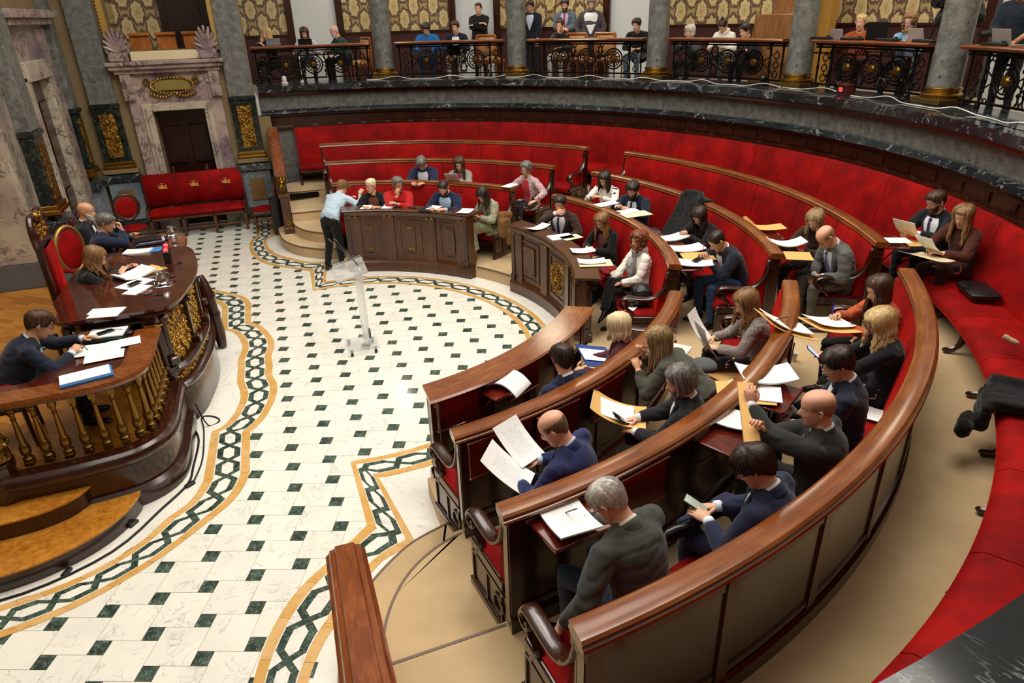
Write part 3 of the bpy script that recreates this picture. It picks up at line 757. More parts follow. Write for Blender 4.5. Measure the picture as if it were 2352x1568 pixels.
def endpanel(parent, R, zf, ang, side, rings=True):
    er = pol(1, ang); et = pol(1, ang + 90) * side; Rm = Matrix.Rotation(RAD(ang), 3, 'Z')
    mb = MB(); c = er * (R - .28) + V((0, 0, zf + .18)); mb.bbox(c, (.56, .035, .36), .006, R=Rm)
    c2 = er * (R - .28) + V((0, 0, zf + .03)) + et * .012; mb.bbox(c2, (.60, .05, .06), .006, R=Rm)
    for u in (-.25, -.02, .21):
        mb.box(er * (R - .28 + u) + V((0, 0, zf + .2)) + et * .022, (.02, .015, .28), R=Rm)
    for zz in (.07, .34): mb.box(er * (R - .28) + V((0, 0, zf + zz)) + et * .022, (.5, .015, .02), R=Rm)
    if rings:
        mb.torus(er * (R - .12) + V((0, 0, zf + .2)) + et * .022, .07, .012, 16, 6, tuple(et))
    # seat end board (narrow shelf beside the cushion)
    mb.bbox(er * (R - .30) + V((0, 0, zf + .40)), (.50, .05, .09), .01, R=Rm)
    mb.build('end_panel', W_DARK, parent, 30)
    # upright of the back, fluted
    mb = MB(); H = 1.10
    mb.bbox(er * (R + .05) + V((0, 0, zf + H / 2)), (.12, .05, H), .008, R=Rm)
    for u in (-.03, 0, .03): mb.box(er * (R + .05 + u) + V((0, 0, zf + .6)) + et * .026, (.008, .01, .8), R=Rm)
    mb.bbox(er * (R + .04) + V((0, 0, zf + 1.0)) + et * .01, (.14, .06, .10), .015, R=Rm)
    mb.build('end_post', W_DARK, parent, 30)
def bench(row, sec, label, legs=False):
    R, zt, zf = RR[row], TOPZ[row], FL[row]; zb = FL[row + 1]
    t = thing('curved_bench', label, 'bench', (0, 0, 0), 0, 'curved velvet benches of the hemicycle')
    a0, a1 = f0(sec), f1(sec); i0, i1 = f0(sec, .03), f1(sec, .03)
    mb = MB(); z = zt
    mb.arc([(R - .015, z - .055), (R + .02, z - .07), (R + .12, z - .07), (R + .155, z - .05), (R + .15, z - .035), (R + .135, z - .03), (R + .14, z - .012), (R + .125, z), (R + .01, z), (R - .01, z - .012), (R - .005, z - .03)], a0, a1, 48)
    mb.build('top_rail', W_RAIL, t, 35)
    mb = MB(); mb.arc([(R + .03, zf), (R + .10, zf), (R + .10, z - .06), (R + .03, z - .06)], i0, i1, 48)
    mb.arc([(R + .10, zb), (R + .135, zb), (R + .13, zb + .1), (R + .11, zb + .12), (R + .10, zb + .12)], i0, i1, 48)
    mb.build('back_board', W_DARK, t, 30)
    s0, s1 = lim(sec, R + .1, .05); n = 7 if row == 3 else (6 if row == 2 else 5)
    # framed panels on the rear face
    m2 = MB(); w = (s1 - s0) / n
    for k in range(n):
        b0, b1 = s0 + w * k + .25, s0 + w * (k + 1) - .25
        m2.arc([(R + .10, zb + .12), (R + .115, zb + .12), (R + .115, z - .09), (R + .10, z - .09)], b0 - .5 * w * .1, b0 + .35, 1)
        m2.arc([(R + .10, zb + .15), (R + .112, zb + .15), (R + .112, zb + .19), (R + .10, zb + .19)], b0, b1, 6)
        m2.arc([(R + .10, z - .17), (R + .112, z - .17), (R + .112, z - .08), (R + .10, z - .08)], b0, b1, 6)
    m2.build('rear_panelling', W_DARK if row < 3 else W_DESK, t, 30)
    # velvet
    c0, c1 = lim(sec, R, .05); m = max(3, round((c1 - c0) * pi / 180 * R / 1.05)); ww = (c1 - c0) / m
    zs = zf + .44
    vel = RED2 if sec == 'far' else RED
    for k in range(m):
        b0, b1 = c0 + ww * k + .04, c0 + ww * (k + 1) - .04
        q = MB(); backc(q, R, zs - .04, z - .06, b0, b1, 6); q.build('back_cushion', vel, t, 45)
    mm = max(2, m // 2); ww = (c1 - c0) / mm
    for k in range(mm):
        b0, b1 = c0 + ww * k + .04, c0 + ww * (k + 1) - .04
        q = MB(); cush(q, R - .54, R - .09, zs - .12, zs + .01, b0, b1, 8); q.build('seat_cushion', vel, t, 45)
    q = MB(); q.arc([(R - .50, zs - .17), (R - .47, zs - .17), (R - .47, zs - .11), (R - .50, zs - .11)], i0, i1, 32); q.arc([(R - .5, zs - .13), (R - .1, zs - .13), (R - .1, zs - .11), (R - .5, zs - .11)], i0, i1, 32)
    q.build('seat_frame', W_DARK, t, 30)
    for k in range(m + 1):
        a = c0 + (c1 - c0) * k / m; a = min(max(a, c0 + .6), c1 - .6); q = MB()
        q.bbox(pol(R - .46, a, zf + .14), (.06, .05, .28), .008, RAD(a)); q.build('leg', W_DARK, t, 30)
    for e, sd in ((0, -1), (1, 1)):
        ang = lim(sec, R - .2, .035)[e]; endpanel(t, R, zf, ang, sd); armrest(t, R, zf, ang, sd)
    return t
BL = {(1, 'far'): 'front velvet bench of the far block, behind the man in red sweater', (2, 'far'): 'second velvet bench of the far block, behind the man with grey hair',
      (3, 'far'): 'third and topmost free-standing bench of the far block, empty except a black bag', (1, 'mid'): 'front velvet bench of the middle block, behind the woman in white jacket',
      (2, 'mid'): 'second bench of the middle block, with a black coat over its rail', (3, 'mid'): 'third bench of the middle block, behind the bald man in grey suit',
      (1, 'near'): 'front bench of the near block, its rail behind the blonde woman in burgundy', (2, 'near'): 'second bench of the near block, behind the bald man in navy holding papers',
      (3, 'near'): 'outermost bench of the near block with tall panelled wooden back'}
BENCH = {k: bench(k[0], k[1], v) for k, v in BL.items()}
# folding reading flaps on the seat-side of backs / desk
FLAPN = [0]
def flap(parent, R, ztop, ang, open_=False, w=.44, h=.30):
    Rm = Matrix.Rotation(RAD(ang), 3, 'Z'); mb = MB()
    if open_:
        mb.bbox(pol(R + .155, ang, ztop - .115), (.31, w, .022), .006, R=Rm)
        mb.bbox(pol(R + .01, ang, ztop - .10), (.02, w + .03, .03), .005, R=Rm)
        mb.bbox(pol(R + .30, ang, ztop - .108), (.018, w, .03), .005, R=Rm)
        for s in (-1, 1):
            mb.tube([pol(R + .01, ang, ztop - .35) + pol(s * w * .35, ang + 90), pol(R + .2, ang, ztop - .13) + pol(s * w * .35, ang + 90)], .008, 6)
    else:
        mb.bbox(pol(R + .015, ang, ztop - .10 - h / 2), (.03, w, h), .006, R=Rm)
        mb.bbox(pol(R + .022, ang, ztop - .085), (.05, w + .03, .03), .008, R=Rm)
        mb.bbox(pol(R + .02, ang, ztop - .10 - h), (.045, w + .02, .02), .006, R=Rm)
    o = mb.build('reading_flap', W_FLAP, parent, 30)
    m2 = MB(); m2.sph(pol(R + .02, ang, ztop - .13 - h), .01, 6, 4); m2.build('knob', GOLD_B, o, 40)
    return o
FLAPS = [('D', 'near', (-73.5, -60.3, -47.5, -41), (-66.8,)), (1, 'near', (-77.3, -69.6, -61.8, -44), (-52,)), (2, 'near', (-72.6, -51, -44), (-79.2, -65, -58.0)),
         (1, 'mid', (-5, 5, 13, 21), (-13.5, -21.2)), (2, 'mid', (0, 8, 16, 22), (-15.5, -21.8)), (1, 'far', (40, 50, 60, 70, 77), ()), (2, 'far', (40, 50, 60, 70), ()), (3, 'mid', (), (-23.9,)), (3, 'near', (), ())]
for row, sec, cl, op in FLAPS:
    if row == 'D': par, R, z = DESKS[sec], 3.53, 1.12
    else: par, R, z = BENCH[(row, sec)], RR[row] + .115, TOPZ[row]
    for a in cl: flap(par, R, z, a)
    for a in op: flap(par, R, z, a, True)
# ------------------------------------------------------------------ bench along the wall
t = thing('perimeter_bench', 'long red velvet bench running round the curved wall under the gallery', 'bench')
zs = F4 + .43; cuts = [-88, -79, -71, -63, -55, -48.5, -40.5, -33, -25, -17.5, -8.5, 1, 12, 24, 31, 36, 47, 58, 69, 80, 88]
for s0, s1 in zip(cuts, cuts[1:]):
    vel = RED2 if s0 > 20 else RED
    q = MB(); q.arc([(7.92, zs - .03), (8.14, zs - .03), (8.15, 1.9), (8.09, 1.9), (8.05, 1.86), (8.0, 1.55), (7.93, zs + .1)], s0 + .03, s1 - .03, 8); q.build('back_cushion', vel, t, 45)
    q = MB(); r0 = 7.36
    q.arc([(r0 + .02, zs - .13), (7.98, zs - .13), (7.98, zs - .01), (r0 + .25, zs + .02), (r0 + .07, zs + .005), (r0 + .01, zs - .04), (r0, zs - .09)], s0 + .03, s1 - .03, 8); q.build('seat_cushion', vel, t, 45)
q = MB(); q.arc([(7.44, zs - .18), (7.5, zs - .18), (7.5, zs - .12), (7.44, zs - .12)], -88, 88, 80); q.arc([(8.1, F4), (8.2, F4), (8.2, zs), (8.1, zs)], -88, 88, 80); q.build('seat_frame', W_DARK, t, 30)
for s0 in cuts:
    er = pol(1, s0); q = MB(); P = lambda r, z: pol(r, s0, F4 + z)
    q.tube([P(7.55, .28), P(7.5, .2), P(7.47, .1), P(7.42, .045), P(7.35, .03), P(7.33, .05)], [.045, .045, .035, .032, .035, .02], 8, up=tuple(pol(1, s0 + 90)), flat=(.8, 1)); q.build('leg', W_DARK, t, 40)
    q = MB(); q.bbox(P(8.0, .12), (.07, .07, .3), .01, RAD(s0)); q.build('leg', W_DARK, t, 30)
tag(t, group=None)
# ------------------------------------------------------------------ stair hand rails on both sides with gilt griffins
def stair_rail(S, label):
    t = thing('stair_rail', label, 'handrail')
    ya, za, yb, zb_ = 5.52, 1.40, 7.66, 1.97
    prof = [(-.105, -.03), (-.11, 0), (-.09, .015), (-.085, .03), (-.06, .035), (-.05, .05), (.05, .05), (.06, .035), (.085, .03), (.09, .015), (.11, 0), (.105, -.03), (.06, -.06), (-.06, -.06)]
    x = -.185
    mb = MB(); mb.sweep(prof, [(x, S * ya, za), (x, S * (ya + yb) / 2, (za + zb_) / 2), (x, S * yb, zb_)]); mb.build('rail', W_LIGHT, t, 40)
    mb = MB(); mb.loft([[(x - .04, S * (ya + .12), 0), (x + .04, S * (ya + .12), 0), (x + .04, S * (ya + .12), za - .04), (x - .04, S * (ya + .12), za - .04)], [(x - .04, S * yb, 0), (x + .04, S * yb, 0), (x + .04, S * yb, zb_ - .04), (x - .04, S * yb, zb_ - .04)]]); mb.build('side_panel', W_DARK, t, 30)
    mb = MB(); mb.bbox((x, S * (ya + .1), .5), (.17, .17, 1.0), .01); mb.bbox((x, S * (ya + .1), .96), (.21, .21, .07), .015); mb.bbox((x, S * (ya + .1), .25), (.2, .2, .14), .015); mb.build('newel', W_DESK, t, 30)
    mb = MB(); y0 = S * (ya + .06); s = -S
    mb.sph((x, y0, 1.20), (.045, .045, .075), 10, 8); mb.sph((x, y0 + s * .01, 1.30), (.035, .04, .042), 10, 8); mb.sph((x, y0 + s * .045, 1.295), .014, 6, 4)
    for k in (-1, 1):
        mb.tube([(x + k * .03, y0 + s * .03, 1.16), (x + k * .035, y0 + s * .06, 1.08), (x + k * .035, y0 + s * .06, 1.0)], [.016, .014, .018], 6)
        mb.tube([(x + k * .035, y0 - s * .02, 1.16), (x + k * .05, y0 - s * .05, 1.09), (x + k * .045, y0 - s * .02, 1.0)], [.024, .02, .018], 6)
        mb.tube([(x + k * .03, y0 - s * .01, 1.2), (x + k * .075, y0 - s * .05, 1.28), (x + k * .06, y0 - s * .07, 1.37)], [.03, .03, .008], 6, flat=(1, .4))
    mb.tube([(x, y0, 1.33), (x, y0, 1.38)], .03, 8); mb.build('gilt_griffin', GOLD_B, t, 50)
    mb = MB(); mb.torus((x, S * (ya + .01), .42), .03, .012, 12, 6, (0, 1, 0)); mb.sph((x, S * (ya + .01), .34), .02, 8, 6); mb.build('gilt_mount', GOLD_B, t, 50)
stair_rail(1, 'orange wood stair rail on a gilt griffin at the far left end of the benches')
stair_rail(-1, 'broad polished brown handrail in the foreground at the bottom of the picture')
# ------------------------------------------------------------------ chairs, red bench by the far wall
def legs4(t, w, d, h, mat, r=.022):
    for i in (-1, 1):
        for j in (-1, 1):
            q = MB(); q.tube([(i * w, j * d, h), (i * w, j * d, h * .5), (i * w * 1.05, j * d * 1.05, 0)], [r, r * .9, r * .7], 8); q.build('leg', mat, t, 40, world=False)
def chair(name, label, loc, rz, frame=W_DARK, round_=False, arms=True, hb=.55, seat=.46, grp=None, vel=None):
    """faces local +x"""
    t = thing(name, label, 'chair', loc, rz, grp); vel = vel or RED
    q = MB(); q.bbox((0, 0, seat - .03), (.50, .50, .07), .02); q.build('seat_frame', frame, t, 30, world=False)
    q = MB(); q.sph((0, 0, seat + .01), (.25, .24, .06), 20, 8); q.build('seat', vel, t, 60, world=False)
    if round_:
        q = MB(); q.sph((-.26, 0, seat + .12 + hb / 2), (.03, .20, hb / 2 - .04), 20, 12); q.build('backrest', vel, t, 60, world=False)
        q = MB(); pts = [(-.27, .23 * cos(2 * pi * k / 28), seat + .12 + hb / 2 + (hb / 2) * sin(2 * pi * k / 28)) for k in range(29)]; q.tube(pts, .028, 8); q.build('back_frame', frame, t, 50, world=False)
    else:
        q = MB(); q.bbox((-.26, 0, seat + .1 + hb / 2), (.06, .42, hb), .025); q.build('backrest', vel, t, 60, world=False)
        q = MB()
        for s in (-1, 1): q.bbox((-.28, s * .235, seat + hb / 2), (.05, .05, hb + .25), .01)
        q.bbox((-.28, 0, seat + hb + .13), (.05, .5, .05), .015); q.build('back_frame', frame, t, 30, world=False)
    legs4(t, .21, .21, seat - .05, frame)
    if arms:
        for s in (-1, 1):
            q = MB(); q.bbox((-.02, s * .27, seat + .22), (.46, .07, .045), .02); q.build('armrest', vel, t, 60, world=False)
            q = MB(); q.tube([(.17, s * .27, seat + .2), (.14, s * .26, seat + .1), (.18, s * .25, seat - .03)], [.02, .018, .02], 8); q.build('arm_support', frame, t, 40, world=False)
    return t
t = thing('settee', 'long red velvet settee with three embroidered crests in front of the far door', 'sofa', (-1.97, 7.25, 0), 0)
q = MB(); q.bbox((0, .24, .92), (1.96, .09, .66), .03); q.build('backrest', RED2, t, 50, world=False)
q = MB(); q.bbox((0, -.02, .49), (1.9, .52, .14), .06); q.build('seat', RED, t, 60, world=False)
q = MB()
for x in (-.33, .33): q.box((x, .19, .92), (.012, .01, .6))
q.build('piping', plain('#5c0606', .8, name='piping'), t, world=False)
for x in (-.93, -.31, .31, .93):
    for y in (-.22, .22):
        q = MB(); q.bbox((x, y, .21), (.06, .06, .42), .008); q.build('leg', W_DESK, t, 30, world=False)
q = MB(); q.bbox((0, 0, .40), (1.92, .5, .05), .01); q.bbox((0, -.22, .17), (1.9, .04, .04), .005); q.build('seat_frame', W_DESK, t, 30, world=False)
for s in (-1, 1):
    q = MB(); q.bbox((s * .96, .02, .62), (.05, .5, .05), .02); q.tube([(s * .96, -.22, .62), (s * .96, -.25, .52), (s * .96, -.22, .42)], .025, 8); q.build('armrest', W_DESK, t, 30, world=False)
    q = MB(); q.bbox((s * .98, .24, .75), (.05, .07, 1.05), .01); q.build('end_post', W_DESK, t, 30, world=False)
for x in (-.33, .33):
    q = MB(); q.bbox((x, .24, 1.29), (.04, .05, .09), .01); q.sph((x, .24, 1.35), .025); q.build('finial', W_DESK, t, 30, world=False)
for x in (-.62, 0, .64):
    q = MB(); y = .185
    q.prism([(-.045, -.05), (.045, -.05), (.05, .0), (0, .045), (-.05, 0)], -.006, .006)
    q.prism([(-.05, .05), (-.03, .065), (-.015, .06), (0, .075), (.015, .06), (.03, .065), (.05, .05)], -.006, .006)
    q.prism([(.05, -.05), (.10, -.055), (.085, -.02), (.09, .04), (.06, .02)], -.006, .006)
    q.prism([(-.05, -.05), (-.07, -.04), (-.085, .03), (-.06, .02)], -.006, .006)
    q.v = [(p[0] + x, y - p[2], p[1] + 1.0) for p in q.v]; q.build('embroidered_crest', plain('#c98b4a', .6, name='crest thread'), t, world=False)
chair('side_chair', 'red velvet chair with oval back beside the far stair newel', (-.62, 6.75, 0), RAD(180), W_DESK, True, False, .5)
chair('side_chair', 'red velvet chair behind the podium, next to the far left pilaster', (-3.1, 6.3, 0), RAD(-70), W_DARK, True, False, .5)
t = thing('litter_bin', 'tall black cylindrical bin by the far stair newel', 'bin', (-.36, 6.32, 0))
q = MB(); q.lathe([(.13, 0), (.14, .05), (.14, .72), (.15, .75), (.15, .78), (.12, .78), (.12, .74)], (0, 0, 0), 20); q.build('drum', plain('#121316', .4, name='black bin'), t, 40, world=False)
q = MB(); q.sph((0, 0, .76), (.12, .12, .05), 14, 6); q.build('liner', plain('#16171c', .25, name='bin liner'), t, 40, world=False)

# ------------------------------------------------------------------ podium
t = thing('podium_platform', 'dark wood platform with moulded plinth under the presiding table', 'platform')
def side(P): return P
fl = smooth_pl([(-3.2, -2.62, 0), (-2.6, -2.62, 0), (-2.15, -2.58, 0), (-1.85, -2.50, 0), (-1.66, -2.3, 0), (-1.60, -2.0, 0), (-1.60, -1.6, 0), (-1.60, -1.2, 0)], 4)
half = [(p.x, p.y) for p in fl]
full = [(-3.85, -2.62)] + half + [(-1.60, 1.2)] + [(x, -y) for x, y in reversed(half)] + [(-3.85, 2.62)]
mb = MB(); mb.prism([(-6.4, -4.6), (-3.4, -4.6), (-3.4, -2.5)] + [(x - .12, y * .97) for x, y in half] + [(x - .12, -y * .97) for x, y in reversed(half)] + [(-3.4, 3.0), (-6.4, 3.0)], .02, FD); mb.build('platform_floor', PARQ, t)
def band(prof, name, mat, pth=None, close=False):
    m = MB(); m.sweep(prof, pth or [(x, y, 0) for x, y in half], up=(0, 0, 1)); m.build(name, mat, t, 35)
    m = MB(); m.sweep(prof, [(x, -y, z) for x, y, z in reversed(pth or [(x, y, 0) for x, y in half])], up=(0, 0, 1)); m.build(name, mat, t, 35)
# sweep side axis = t x up : for this direction side points outwards (towards the hall)
band([(.06, 0), (.06, .16), (.03, .19), (.02, .2), (-.1, .2), (-.1, 0)], 'plinth_base', W_DARK)
band([(.0, .2), (.0, .46), (-.1, .46), (-.1, .2)], 'plinth_panel', W_DARK)
band([(.015, .44), (.04, .47), (.05, .5), (.035, .52), (.03, .56), (.0, .585), (-.12, .585), (-.12, .44)], 'plinth_cornice', W_DARK)
# curved wooden steps (near side; mirrored on the far side)
for S in (-1, 1):
    for k, (z1, pts) in enumerate(((.17, [(-5.5, -3.28), (-3.9, -3.42), (-3.2, -3.42), (-2.75, -3.38), (-2.45, -3.28), (-2.2, -3.12), (-2.02, -2.9), (-1.93, -2.66)]), (.34, [(-5.5, -2.85), (-3.9, -2.95), (-3.2, -2.93), (-2.75, -2.9), (-2.5, -2.82), (-2.36, -2.7), (-2.3, -2.58)]))):
        if S == 1: pts = [(max(x, -3.8 + .001 * i_), y) for i_, (x, y) in enumerate(pts)][1:]
        p = [(q_.x, q_.y * -S) for q_ in smooth_pl([(x, y, 0) for x, y in pts], 4)]
        m = MB(); m.prism(p + [(pts[-1][0], 2.3 * S), (pts[0][0], 2.3 * S)], 0 if k == 0 else .15, z1 - .012); m.build('step_riser', W_DARK, t, 30)
        m = MB(); cx, cy = -3.4, 2.3 * S
        pp = [(x + (x - cx) / max(.1, sqrt((x - cx) ** 2 + (y - cy) ** 2)) * .015, y + (y - cy) / max(.1, sqrt((x - cx) ** 2 + (y - cy) ** 2)) * .015) for x, y in p]
        m.prism(pp + [(pts[-1][0], 2.3 * S), (pts[0][0], 2.3 * S)], z1 - .015, z1 + k * .0); m.build('step_tread', PARQ2, t, 30)
# side desks with balusters
def side_desk(S, label):
    t = thing('side_desk', label, 'desk')
    top = smooth_pl([(-3.05, -2.50, 0), (-2.6, -2.50, 0), (-2.15, -2.47, 0), (-1.87, -2.40, 0), (-1.71, -2.24, 0), (-1.67, -1.95, 0), (-1.67, -1.6, 0), (-1.67, -1.28, 0)], 4)
    P = [(p.x, p.y * -S) for p in top]
    z = 1.27
    m = MB(); m.prism(P + [(-2.32, 1.28 * S), (-2.5, 1.7 * S), (-2.52, 2.0 * S), (-2.62, 2.16 * S), (-3.05, 2.2 * S)], z - .06, z - .01); m.build('desk_surface', W_TOP, t, 30)
    m = MB(); pl = [(x, y, 0) for x, y in P]; 
    if S > 0: pl = pl[::-1]
    m.sweep([(.03, z - .06), (.045, z - .03), (.035, z), (-.20, z), (-.20, z - .06)], pl); m.build('rail_border', W_RAIL, t, 35)
    m = MB(); m.sweep([(-.01, z - .09), (-.01, z - .06), (-.14, z - .06), (-.14, z - .09)], pl); m.build('frieze', W_DARK, t, 35)
    # balusters
    pts = resample([(x, y, 0) for x, y in P], 15)
    for k in range(1, 16):
        p = pts[k]; 
        dir_ = (pts[min(k + 1, 15)] - pts[k - 1]).normalized(); nrm = V((dir_.y, -dir_.x, 0)); 
        if nrm.dot(V((-2.6, 0, 0)) - p) < 0: nrm = -nrm
        c = p + nrm * .06; m = MB()
        m.lathe([(.036, .635), (.045, .645), (.046, .66), (.03, .675), (.028, .685), (.043, .71), (.046, .76), (.036, .80), (.027, .81), (.029, .83), (.018, 1.04), (.020, 1.05), (.024, 1.06), (.018, 1.07), (.02, 1.09), (.03, 1.11), (.03, 1.12)], (c.x, c.y, 0), 14)
        rz = atan2(dir_.y, dir_.x); m.bbox((c.x, c.y, .61), (.075, .075, .05), .004, rz); m.bbox((c.x, c.y, 1.15), (.06, .06, .06), .004, rz)
        for j in range(8): m.sph((c.x + .032 * cos(j * pi / 4), c.y + .032 * sin(j * pi / 4), .658), .012, 6, 4)
        m.build('baluster', BALU, t, 45)
    # newel
    c = (-2.93, -2.52 * -S, 0)
    m = MB(); m.lathe([(.15, .34), (.15, .52), (.13, .55), (.11, .60), (.11, .68), (.13, .70), (.13, .72), (.09, .73)], c, 8); m.build('newel_base', W_DARK, t, 30)
    m = MB(); m.lathe([(.08, .72), (.115, .74), (.105, .78), (.10, .84), (.115, .86), (.125, .89), (.115, .92), (.09, .95), (.065, 1.03), (.06, 1.1), (.075, 1.12), (.09, 1.15), (.075, 1.17), (.07, 1.2)], c, 20)
    for j in range(18):
        a = 2 * pi * j / 18; m.tube([(c[0] + .10 * cos(a), c[1] + .10 * sin(a), .94), (c[0] + .068 * cos(a), c[1] + .068 * sin(a), 1.03), (c[0] + .062 * cos(a), c[1] + .062 * sin(a), 1.1)], .006, 5)
        m.sph((c[0] + .122 * cos(a), c[1] + .122 * sin(a), .89), .018, 6, 4)
    m.build('newel_urn', BRONZE, t, 45)
    m = MB(); m.bbox((c[0], c[1], 1.24), (.24, .2, .06), .02); m.build('newel_cap', W_RAIL, t, 30)
    m = MB(); m.sph((c[0], c[1], 1.275), (.08, .06, .018), 16, 6)
    for j in range(10): m.sph((c[0] + .06 * cos(j * .628), c[1] + .045 * sin(j * .628), 1.285), (.016, .012, .008), 6, 4)
    m.build('gilt_rosette', BALU, t, 45)
side_desk(-1, 'side desk on brass balusters nearest the camera, where the man with teal tie writes')
side_desk(1, 'side desk on the far side of the podium, with the blue folder on it')
# central table
t = thing('presiding_table', 'large glossy mahogany presiding table with gilded carved front', 'table')
halfp = [(-2.75, 0), (-2.75, -.55), (-2.62, -.9), (-2.62, -1.12), (-2.5, -1.2), (-1.75, -1.17), (-1.56, -1.13), (-1.45, -.95), (-1.38, -.6), (-1.335, -.25), (-1.325, 0)]
sm = [V((x, y, 0)) for x, y in halfp[:6]] + smooth_pl([(x, y, 0) for x, y in halfp[5:]], 4)[1:]
P = [(p.x, p.y) for p in sm]; P = P + [(x, -y) for x, y in reversed(P[:-1])][:-1]
z = 1.42
m = MB(); m.prism(P, z - .03, z); Q = [(x * 1.0 + (0.02 if x < -2 else -.02), y * .985) for x, y in P]; m.prism(Q, z - .055, z - .03)
m.build('table_top', W_TOP, t, 30)
m = MB(); Q = [(x - .1 if x > -2 else x + .1, y * .93) for x, y in P]; m.prism(Q, z - .16, z - .05); m.build('apron', W_DARK, t, 30)
fr = smooth_pl([(-1.72, -1.16, 0), (-1.58, -1.12, 0), (-1.48, -.92, 0), (-1.42, -.6, 0), (-1.375, -.25, 0), (-1.365, 0, 0), (-1.375, .25, 0), (-1.42, .6, 0), (-1.48, .92, 0), (-1.58, 1.12, 0), (-1.72, 1.16, 0)], 4)
FRP = [(p.x, p.y, 0) for p in fr]
for nm, pr, mt in (('front_base', [(.02, 0), (.02, .42), (-.02, .45), (-.2, .45), (-.2, 0)], W_DARK), ('base_cornice', [(.0, .43), (.05, .45), (.06, .48), (.04, .5), (-.02, .53), (-.2, .53), (-.2, .43)], W_DARK),
                   ('gilt_frieze', [(-.03, .53), (-.03, .66), (-.16, .66), (-.16, .53)], BRONZE), ('mid_cornice', [(-.02, .65), (.03, .67), (.03, .7), (-.01, .73), (-.2, .73), (-.2, .65)], W_DARK),
                   ('gilt_carved_panel', [(-.07, .73), (-.06, 1.0), (-.07, 1.3), (-.16, 1.3), (-.16, .73)], BRONZE)):
    m = MB(); m.sweep(pr, FRP); m.build(nm, mt, t, 35)
m = MB(); rnd = random.Random(3)
for k in range(330):
    i = rnd.randrange(2, len(FRP) - 2); p = V(FRP[i]); d = (V(FRP[i + 1]) - V(FRP[i - 1])).normalized(); n = V((d.y, -d.x, 0))
    zz = rnd.uniform(.76, 1.28); q_ = p - n * (-.065 * 1) if False else p + (V((0, 0, 0)) - V((0, 0, 0)))
    out = n if n.x > 0 else -n
    c = p - out * .06 + d * rnd.uniform(-.04, .04); m.sph((c.x, c.y, zz), (rnd.uniform(.014, .03), rnd.uniform(.014, .03), rnd.uniform(.02, .04)), 6, 4)
for k in range(len(FRP) - 1):
    p = V(FRP[k]); d = (V(FRP[k + 1]) - p).normalized(); out = V((d.y, -d.x, 0)); out = out if out.x > 0 else -out
    m.sph((p - out * .025)[:2] + (.595 + .03 * sin(k * 1.3),) if False else (p.x - out.x * .025, p.y - out.y * .025, .595 + .03 * sin(k * 1.3)), .028, 6, 4)
m.build('gilt_foliage', plain('#c49a4a', .28, .95, name='bright gilt foliage', bump=.6, bs=60), t, 50)
for k in (3, 12, 20, 28, 37):
    p = V(FRP[min(k, len(FRP) - 1)]); d = (V(FRP[min(k + 1, len(FRP) - 1)]) - V(FRP[k - 1])).normalized(); out = V((d.y, -d.x, 0)); out = out if out.x > 0 else -out
    a = atan2(out.y, out.x); m = MB(); Rm = Matrix.Rotation(a, 3, 'Z')
    m.bbox(p - out * .04 + V((0, 0, 1.03)), (.06, .045, .52), .006, R=Rm); m.bbox(p - out * .0 + V((0, 0, .80)), (.10, .10, .10), .015, R=Rm); m.bbox(p - out * .02 + V((0, 0, 1.3)), (.12, .08, .06), .01, R=Rm)
    m.build('pilaster', W_DARK, t, 30)
for S in (-1, 1):
    m = MB(); m.lathe([(.13, 0), (.13, .45), (.16, .47), (.16, .53), (.12, .55), (.12, .66), (.15, .68), (.15, .73), (.11, .75), (.115, .8), (.10, 1.22)], (-1.72, S * 1.06, 0), 24); m.build('corner_column', W_DARK, t, 40)
    m = MB(); m.lathe([(.105, 1.21), (.115, 1.22), (.115, 1.24), (.105, 1.25)], (-1.72, S * 1.06, 0), 24); m.build('column_ring', GOLD_B, t, 40)
    m = MB(); m.lathe([(.10, 1.25), (.12, 1.3), (.16, 1.36), (.18, 1.37)], (-1.72, S * 1.06, 0), 24); m.build('capital', W_DARK, t, 40)
    m = MB(); m.tube([(-2.55, S * 1.05, 1.3), (-2.56, S * 1.06, .9), (-2.58, S * 1.08, FD)], [.05, .04, .03], 8); m.build('rear_leg', W_DARK, t, 40)
# dark fluted bracket (console) at the far front corner
t = thing('console_bracket', 'dark turned wooden bracket leaning at the far front corner of the presiding table', 'bracket')
m = MB(); m.tube([(-1.44, .93, 1.05), (-1.42, .90, .95), (-1.38, .87, .78)], [.05, .075, .08], 12); m.tube([(-1.38, .87, .78), (-1.36, .85, .5), (-1.345, .83, .25), (-1.34, .82, .03)], [.075, .078, .08, .06], 12)
m.tube([(-1.385, .875, .80), (-1.38, .87, .75)], .095, 12); m.tube([(-1.365, .855, .52), (-1.36, .85, .48)], .09, 12); m.build('shaft', W_DARK, t, 40)
